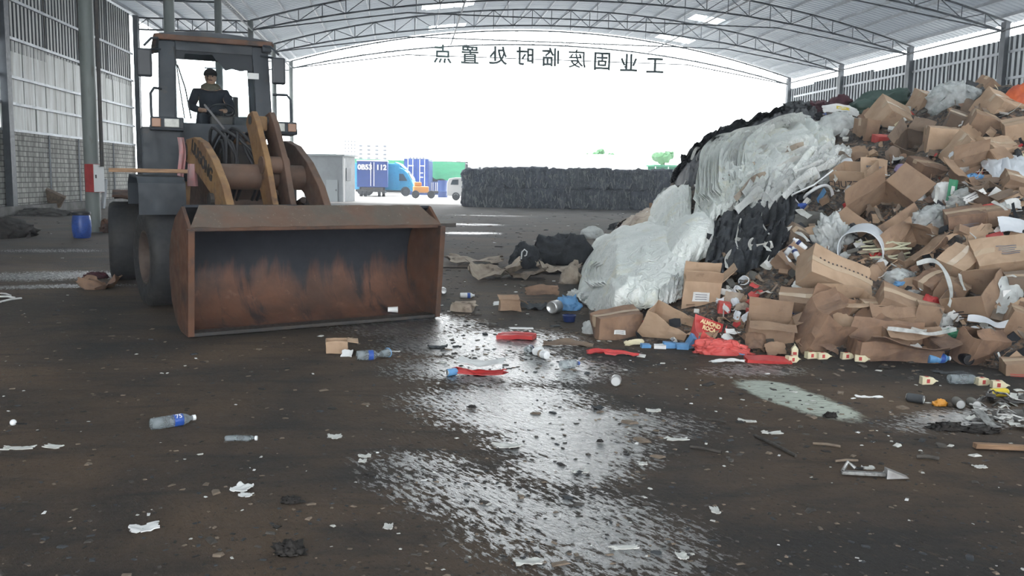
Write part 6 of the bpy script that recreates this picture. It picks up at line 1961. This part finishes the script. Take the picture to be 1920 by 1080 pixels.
def floor_sheet(name, label, cat, px, py, w, h, mat, yaw=0, bend=.12, wob=.05, rag=.12, group=None, pitch=0, lift=.02, fold=None, th=.006, nu=14, nv=10, prints=()):
    """flat piece lying on the floor; w across, h in depth, both in photo pixels of width"""
    S['n'] += 1
    sd = S['n']
    P = gp(px, py)
    k = P.dot(FH) / FPX
    w, h = w * k, h * k
    def fn(u, v):
        x, y = (u - .5) * w, (v - .5) * h
        e_ = min(u, 1 - u, v, 1 - v)
        q = noise.noise_vector(Vector((u * 7, v * 7, sd * 4.4)))
        kk = max(0, 1 - e_ * 9)
        x += q.x * rag * w * kk
        y += q.y * rag * h * kk
        s_ = min(w, h)
        z = bend * s_ * ((u - .5) ** 2 * 3) + (noise.noise(Vector((u * 3, v * 3, sd * 2.2))) + .4) * wob * s_ * 1.6 + noise.noise(Vector((u * 8, v * 8, sd))) * wob * s_ * .5
        return Vector((x, y, max(.003, z + lift * s_)))
    o = MB().slab(fn, nu, nv, th).build(name, mat, smooth=45)
    o.matrix_world = frame(P, yaw) @ Matrix.Rotation(radians(pitch), 4, 'X')
    for u0, v0, uw, vh, ik in prints:
        MB().slab(lambda u, v: fn(u0 + uw * u, v0 + vh * v) + Vector((0, 0, .005)), 6, 4, .002).build('print', M[ik], o)
    return tag(o, label, cat, group)
floor_sheet('beige_carton', 'flattened pale beige carton behind the thin dark rod', 'carton', 890, 494, 106, 60, M['beige'], bend=.2, wob=.1)
floor_sheet('beige_carton', 'crumpled beige and cream carton wrap, longest of those on the floor', 'carton', 925, 521, 100, 80, M['beige'], yaw=5, bend=.25, wob=.16)
floor_sheet('beige_carton', 'grey-brown flattened carton touching the longest beige wrap', 'carton', 985, 522, 76, 70, M['brownstrip'], yaw=-8, bend=.2, wob=.12)
floor_sheet('beige_carton', 'tan paper fold in front of the long black fabric heap', 'carton', 1046, 512, 80, 60, M['beige'], yaw=12, bend=.3, wob=.14)
floor_lump('white_bundle', 'dirty white knotted bundle beside the white fabric mound', 'bundle', 1070, 532, 40, 40, 34, M['beige'])
o = tag(MB().tube([(-1.0, 0, .02), (0, .02, .03), (.9, -.03, .02)], .016, 6).build('rod', M['stick'], smooth=60), 'thin dark rod lying in front of the pale flattened carton', 'rod')
o.matrix_world = frame(fl(870, 505))
floor_lump('dark_scrap', 'black curled scrap at the far foot of the heap', 'scrap', 1168, 432, 50, 30, 16, M['charcoal'])

def small_carton_open(label, px, py, w, d, h, yaw, mat, name='open_carton'):
    P = gp(px, py)
    k = P.dot(FH) / FPX
    w, d, h = w * k, d * k, h * k
    t = thing(name, label, 'carton', frame(P, yaw), 'small open cartons on the floor')
    m = MB()
    for o_, u_, v_ in (((-w / 2, -d / 2, .004), (w, 0, 0), (0, 0, h)), ((w / 2, d / 2, .004), (-w, 0, 0), (0, 0, h)), ((-w / 2, d / 2, .004), (0, -d, 0), (0, 0, h)), ((w / 2, -d / 2, .004), (0, d, 0), (0, 0, h)), ((-w / 2, d / 2, .004), (w, 0, 0), (0, -d, 0))):
        m.slab(lambda a, c: Vector(o_) + Vector(u_) * a + Vector(v_) * c, 4, 4, .006)
    m.wobble(6, .03, px).build('body', mat, t)
    MB().slab(lambda a, c: Vector((-w / 2 + w * a, d / 2 + h * .7 * c, h + h * .35 * c)), 4, 3, .006).wobble(6, .03, px).build('flap', mat, t)
    MB().slab(lambda a, c: Vector((w / 2 + h * .6 * c, -d / 2 + d * a, h - h * .3 * c)), 4, 3, .006).wobble(6, .03, px + 1).build('flap', mat, t)
    return t
small_carton_open('crumpled open beige carton nearest the loader bucket corner', 868, 583, 40, 30, 13, -8, M['beige'])
small_carton_open('crumpled tan carton with a white flap beside the dented tin', 956, 583, 40, 26, 20, 10, CARD[1])
floor_sheet('paper_sheet', 'white paper sheet beside the tan carton on the floor', 'paper', 938, 571, 26, 26, M['paper'], pitch=12, bend=.05)
floor_sheet('dark_wrap', 'dark crushed wrapping between the tan carton and the tin', 'wrapping', 1000, 580, 50, 40, M['charcoal'], bend=.2, wob=.14)
can('large dented tin lying with its pale lid to the front', fl(1034, 590) + FH * .06, 60, L=.19, r=.085, mat='tin', group=None, name='food_tin', cat='tin')
floor_lump('blue_plastic', 'crumpled blue plastic sheet on the floor behind the tin', 'plastic sheet', 1066, 582, 46, 40, 26, M['lightblue'], ridge=.5)
t = thing('blue_tub', 'small dark blue tub on the floor with white scraps behind it', 'tub', frame(fl(1067, 603)))
MB().lathe([(0, .004), (.07, .0), (.085, .08), (.075, .08), (.065, .012), (0, .012)], 18).build('tub_wall', M['navy'], t, smooth=40)
MB().lathe([(.082, .078), (.092, .082), (.082, .088)], 18).build('rim', M['navy'], t, smooth=40)
bottle('white and blue bottle lying near the bucket corner', fl(862, 559), 8, L=.22, r=.04, band='blue', body='white')
can('small pale can lying behind the white and blue bottle', fl(832, 552), 100, L=.12, r=.05, mat='tin')
# wet centre
t = carton  # the box on the floor by the bucket
def floor_box(name, label, px, py, w, d, h, yaw, mat, flaps=(None, None, None, None), crush=.04):
    P = gp(px, py)
    k = P.dot(FH) / FPX
    tt = carton(name, label, px, py, w, d, h, yaw, 0, 0, mat, flaps, crush, 0.0, True, None)
    tt.matrix_world = frame(P + FH * d * k * .5 + Vector((0, 0, h * k * .5 + .004)), yaw, 0, 0)
    return tt
floor_box('cardboard_box', 'small tan box open at one end on the wet floor before the bucket', 628, 664, 42, 40, 24, 12, 0, (None, None, None, 200))
floor_sheet('paper_sheet', 'white paper leaf leaning out of the small tan floor box', 'paper', 650, 668, 20, 34, M['paper'], pitch=28, bend=.12)
P = fl(668, 676)
bottle('clear bottle with blue label lying next to the small tan floor box', P, 18, L=.23, r=.048, band='blue', cap=None)
t = thing('plastic_cup', 'clear plastic cup with blue rim beside the blue-labelled bottle', 'cup', lying(fl(714, 673), 60, .045))
MB().lathe([(.03, 0), (.045, .11), (.043, .11), (.028, .006), (0, .006)], 18).build('cup_wall', M['pet'], t, smooth=40)
MB().lathe([(.044, .105), (.05, .11), (.044, .115)], 18).build('rim', M['lightblue'], t, smooth=40)
floor_sheet('leaf_scrap', 'thin pale scrap beside the clear plastic cup', 'scrap', 738, 659, 24, 8, M['strip'])
floor_sheet('red_white_tray', 'crushed white-topped red carton in the middle of the wet patch', 'carton', 902, 694, 92, 60, M['paper'], bend=.14, wob=.05, lift=.2)
floor_sheet('red_lining', 'torn red underside of the white-topped carton in the wet patch', 'carton', 900, 702, 96, 34, M['red'], bend=.2, wob=.12, lift=.02)
can('small blue and white can at the end of the white-topped carton', fl(838, 706), 40, L=.1, r=.034, mat='lightblue')
floor_box('red_box', 'long flat red box on the wet floor near the wet brown box', 968, 638, 70, 36, 9, -14, 0)
for o in list(COL.objects):
    if o.name.split('.')[0] == 'red_box':
        for ch in o.children:
            ch.data = ch.data.copy()
            ch.data.materials[0] = M['red']
floor_sheet('white_card', 'white card lying on the long flat red box', 'card', 978, 629, 44, 16, M['paper'], lift=.9, bend=.02, wob=.01)
for k, (px, py, an, lb) in enumerate([(988, 664, 70, 'dark-banded bottle lying by the long red box, first of the row'), (1003, 667, 60, 'pale bottle in the wet row, second from the long red box'), (1026, 674, 125, 'stubby pale bottle in the wet row, third from the long red box'), (1050, 692, 28, 'clear bottle with a blue cap end, last of the wet row')]):
    bottle(lb, fl(px, py), an, L=.16 if k < 3 else .21, r=.04, band=('navy', 'paper', 'beige', None)[k], cap=('white', 'white', 'white', 'blue')[k], body=('pet', 'white', 'white', 'pet')[k])
can('silver can standing on its end with the lid facing out, alone on the dark floor', fl(1156, 722) + FH * .03, -100, L=.09, r=.045, mat='tin')
# near floor
bottle('clear water bottle with bright blue label and white cap on the brown floor', fl(282, 807), 40, L=.31, r=.042, mark='75')
bottle('crushed flattened clear bottle with white cap on the brown floor', fl(422, 826), 4, L=.21, r=.033, band=None, squash=.5)
# by the heap foot
def cream(label, px, py, yaw, lay=False, s=1.0):
    P = fl(px, py)
    t = thing('milk_carton', label, 'carton', frame(P, yaw) @ (Matrix.Translation((0, 0, .042 * s)) @ Matrix.Rotation(pi / 2, 4, 'Y') if lay else Matrix.Identity(4)) @ Matrix.Scale(s, 4), 'cream drink cartons')
    MB().hexa([(-.042, -.042, 0), (.042, -.042, 0), (.042, .042, 0), (-.042, .042, 0), (-.04, -.04, .12), (.04, -.04, .12), (.04, .04, .12), (-.04, .04, .12)]).prism([(-.04, .12), (.04, .12), (.004, .165), (-.004, .165)], -.04, .04, 'y').wobble(14, .008, px).build('body', M['cream'], t, bevel=.003)
    MB().box((0, 0, .17), (.008, .08, .02)).build('gable_fin', M['cream'], t)
    MB().box((0, -.0435, .065), (.045, .003, .035)).box((-.0435, 0, .065), (.003, .045, .035)).build('print', M['redink'], t)
for px, py, yw, ly, lb in [(1475, 680, 20, 1, 'cream drink carton touching the flat red tray'), (1489, 671, -10, 0, 'upright cream drink carton, tallest of those at the heap foot'), (1511, 672, 14, 1, 'cream drink carton lying just past the tallest one'), (1512, 664, 60, 1, 'cream drink carton leaning behind the fallen ones'),
                           (1532, 673, 8, 1, 'cream drink carton lying in front of the crushed peak box'), (1577, 673, 4, 1, 'cream drink carton with red print between the crushed boxes'), (1602, 677, -16, 1, 'cream drink carton against the big crushed wet box'),
                           (1726, 720, 4, 1, 'cream drink carton lying alone on the dark floor'), (1830, 722, 8, 1, 'cream drink carton beside the clear floor bottle'), (1858, 727, -10, 1, 'cream drink carton beside the red-printed floor box')]:
    cream(lb, px, py, yw, ly, .8)
bottle('clear bottle lying on the dark floor near the red-printed box', fl(1778, 720), 6, L=.3, r=.045, band=None, cap='white')
bottle('blue bottle at the heap foot past the big crushed wet box', fl(1738, 681), 6, L=.24, r=.05, band='blue', cap='white', body='lightblue')
can('black round bottle base facing out at the heap foot', fl(1808, 682) + FH * .05, -95, L=.16, r=.058, mat='blackplastic', lid='blackplastic', group=None, name='black_bottle', cat='bottle')
can('crushed can with pale end on the dark floor before the scrap pile', fl(1700, 752), -40, L=.13, r=.036, mat='charcoal')
can('white-ended can lying near the orange wrapper, nearer the scrap pile', fl(1824, 764) + FH * .05, -95, L=.13, r=.038, mat='greysack')
can('white-ended can lying next to the orange wrapper', fl(1797, 763) + FH * .05, -100, L=.13, r=.038, mat='greysack')
can('yellow can lying on the metal scrap pile', fl(1856, 744), 10, L=.16, r=.036, mat='yellow')
floor_lump('orange_wrapper', 'crumpled orange wrapper on the dark floor', 'wrapper', 1764, 762, 28, 20, 14, M['orangecan'])
floor_sheet('white_strip', 'long white crumpled strip on the dark floor', 'strip', 1630, 745, 50, 10, M['paper'], bend=.1, wob=.2)
# scrap pile at the frame edge
rg = random.Random(9)
for k in range(46):
    px, py = rg.uniform(1826, 1930), rg.uniform(748, 806)
    P = fl(px, py)
    a_ = rg.uniform(0, pi)
    L_ = rg.uniform(.06, .24)
    kind = rg.random()
    if kind < .5:
        m = MB().tube([(-L_ / 2, 0, .012), (0, rg.uniform(-.02, .02), rg.uniform(.012, .05)), (L_ / 2, 0, .012 + rg.uniform(0, .03))], rg.uniform(.005, .012), 6)
        nm, ml = 'metal_rod', M[rg.choice(['scrapmetal', 'scrapmetal', 'dark'])]
    else:
        m = MB().slab(lambda u, v: Vector(((u - .5) * L_, (v - .5) * L_ * .4, .01 + .03 * u * (k % 3) + .02 * sin(u * 5 + k))), 5, 3, .004)
        nm, ml = 'metal_scrap', M[rg.choice(['scrapmetal', 'dark', 'strip'])]
    o = tag(m.build(nm, ml, smooth=40), 'bit of shiny and black metal scrap in the small pile at the frame edge', 'metal scrap', 'metal scrap pile')
    o.matrix_world = Matrix.Translation(P + Vector((0, 0, rg.uniform(0, .05)))) @ Matrix.Rotation(a_, 4, 'Z')
# rods, sticks, papers on the near floor
def stick(label, p0, p1, r, mat='stick', name='stick'):
    A, Bq = fl(*p0), fl(*p1)
    d = Bq - A
    o = tag(MB().tube([(0, 0, r), tuple(d * .5 + Vector((0, 0, r * 1.6))), tuple(d + Vector((0, 0, r)))], r, 7).build(name, M[mat], smooth=60), label, 'stick')
    o.location = A
stick('long thin dark rod pointing at the arrow-shaped metal piece', (1416, 820), (1492, 858), .011)
stick('shorter thin dark rod lying across the floor', (1294, 840), (1352, 851), .010)
stick('straight thin stick near the pale spill', (1324, 788), (1362, 794), .009)
stick('brown twig past the end of the long thin rod', (1524, 834), (1576, 840), .010, 'brownstrip')
stick('thin twig behind the arrow-shaped metal piece', (1566, 867), (1608, 866), .009, 'brownstrip')
stick('small dark tube lying towards the frame edge', (1718, 860), (1760, 864), .014)
o = tag(MB().box((0, 0, .022), (.42, .075, .035)).wobble(9, .018, 2).build('wood_piece', M['wood'], bevel=.004), 'splintered tan wood piece at the frame edge', 'wood')
o.matrix_world = frame(fl(1890, 845), -6)
t = thing('metal_fitting', 'arrow-shaped bare metal fitting on the dark floor', 'metal fitting', frame(fl(1628, 894), -6))
MB().bar((-.16, 0, .02), (.10, 0, .02), .035, .02).build('shank', M['scrapmetal'], t, bevel=.003)
MB().prism([(.10, .0), (.10, .06), (.23, .012)], -.03, .03, 'y').build('pointed_tip', M['tin'], t)
MB().tube([(-.15, 0, .03), (-.12, .02, .08), (-.08, 0, .05)], .012, 6).build('bracket', M['scrapmetal'], t)
papers = [(270, 992, 50, 16, 24, 'long pale torn paper at the bottom of the photo, on brown floor'), (455, 917, 30, 18, -14, 'white notched paper scrap on the brown floor'), (462, 929, 24, 8, 4, 'grey wet scrap touching the notched paper'), (34, 841, 56, 8, 8, 'long pale scrap by the frame edge'),
          (100, 838, 34, 8, -10, 'curled pale scrap next to the long one near the frame edge'), (628, 820, 24, 10, 12, 'pale scrap beyond the crushed bottle'), (684, 856, 22, 7, 16, 'pale scrap nearer the wet patch, upper of a pair'), (680, 865, 14, 7, 0, 'small pale scrap, lower of a pair'),
          (990, 1055, 50, 12, 14, 'long whitish scrap at the bottom of the wet patch'), (1278, 1043, 20, 12, 4, 'square white scrap near the bottom edge'), (1170, 1027, 48, 7, 8, 'thin white strip near the bottom edge'), (950, 838, 50, 12, 10, 'pale flat scrap at the edge of the bright wet patch'),
          (820, 652, 36, 10, 0, 'dark flat scrap in the wet patch before the bucket'), (1120, 765, 20, 10, 10, 'dark curled scrap at the rim of the bright wet patch'), (1268, 824, 42, 7, 0, 'long pale scrap before the shorter dark rod'), (1225, 771, 26, 8, 0, 'pale flat scrap near the straight thin stick'),
          (1448, 812, 36, 7, 4, 'pale chip beside the long dark rod'), (1400, 790, 30, 7, -16, 'pale splinter by the red stain'), (1780, 700, 60, 8, -6, 'muddy cardboard strip at the heap foot'), (1628, 878, 20, 7, 0, 'rusty chip behind the arrow-shaped fitting'),
          (1836, 876, 22, 7, 0, 'flat round chip near the frame edge'), (1205, 870, 16, 8, 0, 'small white chip in the dark speckled floor'), (1340, 957, 16, 14, 0, 'tan torn scrap on the reddish floor'), (1088, 885, 30, 8, 16, 'white strip in the lower wet patch'), (728, 988, 16, 11, 0, 'grey stone-like scrap on the brown floor')]
for px, py, w_, h_, yw, lb in papers:
    dk = 'dark' in lb.split()[0:1] or 'muddy' in lb
    floor_sheet('paper_scrap', lb, 'scrap', px, py, w_, h_ * 2.2, M['charcoal'] if dk else M['strip'] if 'paper' not in lb else M['paper'], yaw=yw, bend=.15, wob=.1, rag=.2, group='scraps on the floor', nu=10, nv=8)
for px, py, w_, h_, lb in [(540, 1042, 56, 26, 'black clod of wet fibre at the bottom of the photo'), (546, 944, 40, 11, 'flat black clod above the larger one'), (1558, 784, 26, 10, 'black clod at the end of the pale spill'), (1125, 830, 12, 6, 'small black clod in the bright wet patch'), (885, 765, 18, 5, 'black clod at the lower edge of the puddle'), (1780, 1 + 806, 60, 14, 'long muddy clod before the scrap pile'), (1842, 812, 70, 12, 'broad muddy clod under the scrap pile')]:
    floor_lump('clod', lb, 'clod', px, py, w_, w_ * .6, h_, M['clod'], a1=.4, a2=.35, ridge=.6, group='black clods on the floor')
t = thing('bottle_stopper', 'round white ball-shaped cap with a black stem on the brown floor', 'cap', frame(fl(25, 798)))
MB().ico(.022, 3, M=Matrix.Translation((0, 0, .022))).build('ball', M['white'], t, smooth=60)
MB().tube([(.02, 0, .015), (.09, .01, .012)], .006, 6).build('stem', M['blackplastic'], t)
# left side
floor_sheet('crushed_carton', 'crushed brown carton on the floor behind the rear wheel', 'carton', 188, 541, 70, 50, CARD[2], bend=.3, wob=.2, fold=None)
floor_lump('rag_scrap', 'reddish rag lump beside the crushed brown carton', 'rag', 176, 522, 44, 30, 12, M['maroon'])
for k, (p0, p1) in enumerate([((0, 568), (40, 561)), ((0, 558), (28, 560)), ((2, 552), (20, 556))]):
    stick(['white flat stick at the frame edge, longest of three', 'white flat stick at the frame edge, crossing the longest', 'white stick stub behind the other two'][k], p0, p1, .014, 'paper', 'white_stick')
P = fl(147, 447)
t = thing('blue_barrel', 'blue plastic barrel with a black rim at the foot of the steel column', 'barrel', frame(P + FH * .2))
MB().lathe([(.19, 0), (.215, .03), (.235, .18), (.24, .32), (.235, .46), (.215, .58), (.20, .62)], 24).build('barrel_body', M['blue'], t, smooth=50)
MB().lathe([(.205, .60), (.235, .62), (.235, .68), (.215, .69), (.2, .66), (.2, .62)], 24).build('rim', M['blackplastic'], t, smooth=40)
MB().lathe([(0, .64), (.2, .64), (.2, .655), (0, .655)], 24).build('lid', M['navy'], t, smooth=40)
P = at(177, 334, ab(Vector((XL, FR[5], 0)))[1] - .05)
t = thing('electrical_box', 'red and white cabinet fixed to the round steel column', 'cabinet', frame(P, yaw=-22))
MB().box((0, 0, 0), (.32, .38, .80)).build('cabinet_body', M['red'], t, bevel=.01)
dd = MB().box((0.175, 0, 0), (.03, .36, .78)).build('door', M['white'], t, bevel=.006)
MB().box((.20, -.13, .05), (.03, .03, .1)).build('handle', M['dark'], dd)
MB().tube([(0, 0, -.4), (0, .02, -.5), (-.02, .05, -.55)], .03, 7).build('cable_gland', M['dark'], t)
MB().box((-.2, .1, .1), (.2, .06, .05)).build('bracket', M['dark'], t)
o = tag(MB().tube([(0, 0, 1.9), (0, 0, 10.4)], .055, 8).build('conduit', M['dark'], smooth=60), 'dark conduit pipe running up beside the round steel column', 'pipe')
o.location = (XL + .33, FR[5] - .12, 0)
# by the side wall
def slab_rock(label, px, py, b, w, d, h, rx, ry, mat='concrete', name='concrete_slab', cat='slab'):
    P = at(px, py, b)
    o = tag(MB().hexa([(-w / 2, -d / 2, -h / 2), (w / 2 * .8, -d / 2, -h / 2), (w / 2, d / 2, -h / 2), (-w / 2, d / 2 * .9, -h / 2), (-w / 2 * .9, -d / 2, h / 2), (w / 2, -d / 2, h / 2), (w / 2, d / 2, h / 2), (-w / 2, d / 2, h / 2)]).wobble(2, .05, px).build(name, M[mat], bevel=.02), label, cat)
    o.matrix_world = frame(P, 20, rx, ry)
slab_rock('broken concrete slab leaning at the foot of the block wall', 99, 372, 38.5, .85, .25, .62, 12, 34, 'brownstrip')
floor_lump('dirt_mound', 'low black dirt mound at the frame edge by the side wall', 'mound', 0, 446, 84, 120, 36, M['clod'], a1=.2, a2=.15, ridge=.3)
floor_lump('rubble_heap', 'rusty brown rubble heaped behind the blue barrel', 'rubble heap', 200, 436, 40, 50, 26, M['rust'], a1=.3, a2=.25, ridge=.5)
floor_lump('debris_bank', 'grey debris bank along the foot of the side wall', 'debris', 74, 404, 110, 40, 14, M['concrete'], a1=.3, a2=.3, ridge=.4)
o = tag(MB().bar((0, 0, 0), (.2, .1, 1.4), .45, .10).build('wood_board', M['foam'], bevel=.01), 'pale board leaning against the block wall behind the loader', 'board')
o.matrix_world = frame(Vector((XW + 1.0, 44.5, 0)), 40)

# crumbs of litter, chips and clods strewn over the whole floor
rng = random.Random(55)
mb = MB()
MIX2 = [M['clod'], M['strip'], M['brownstrip'], M['stick'], M['paper'], M['charcoal']]
for q_ in range(4700):
    if q_ >= 3600:
        px, py = (rng.uniform(820, 1250), rng.uniform(400, 700)) if q_ % 3 else (rng.uniform(1150, 1960), rng.uniform(670, 860))
    elif rng.random() < .6:
        px, py = rng.uniform(-40, 1960), rng.uniform(560, 1100) 
    else:
        px, py = rng.uniform(-40, 1960), 400 + 300 * rng.random() ** 1.5
    P = gp(px, py)
    a, b = ab(P)
    if zheap(a, b) > 0 or P.y > 57 or P.x < XW + .6 or abs(P.x - XL) < .4:
        continue
    lp = LM.inverted() @ P
    if abs(lp.x) < 1.7 and -2.8 < lp.y < 5.6:
        continue
    s = rng.uniform(.0025, .008) * (1.5 if q_ >= 3600 else 1) * (1 + b * .09) * (2.2 if rng.random() < .06 else 1)
    mi = rng.choices(range(6), [30, 5, 26, 26, 2, 16])[0]
    R = Matrix.Translation(P + Vector((0, 0, s * .12))) @ Matrix.Rotation(rng.uniform(0, 6.3), 4, 'Z')
    k = [rng.uniform(.5, 1.2) for _ in range(8)]
    l_ = rng.uniform(.8, 2.2)
    mb.hexa([(-s * k[0] * l_, -s * k[1], -s * .12), (s * k[2] * l_, -s * k[3], -s * .12), (s * k[4] * l_, s * k[5], -s * .12), (-s * k[6] * l_, s * k[7], -s * .12),
             (-s * k[1] * l_ * .8, -s * k[0] * .7, s * .25), (s * k[3] * l_ * .8, -s * k[2] * .8, s * .2), (s * k[5] * l_ * .7, s * k[4] * .8, s * .3), (-s * k[7] * l_ * .8, s * k[6] * .7, s * .15)], mi, R)
stuff(mb.build('floor_litter', MIX2), 'countless chips, crumbs and scraps strewn over the wet floor', 'litter')
# ------------------------------------------------------------------ thin haze volume for the bluish veil in the hall
hz_m = NT('thin_haze')
hz_m.t.nodes.remove(hz_m.bsdf)
vs_ = hz_m.n('ShaderNodeVolumeScatter', {'Color': (.80, .88, 1.0), 'Density': .0030, 'Anisotropy': .2})
hz_m.t.links.new(vs_.outputs[0], hz_m.out.inputs['Volume'])
hzo = MB().box(((XL + XR) / 2, 30, 5.3), (XR - XL - 1, 82, 10.4)).build('haze', hz_m.mat)
hzo['kind'] = 'stuff'
tag(hzo, 'thin bluish haze filling the hall', 'haze')
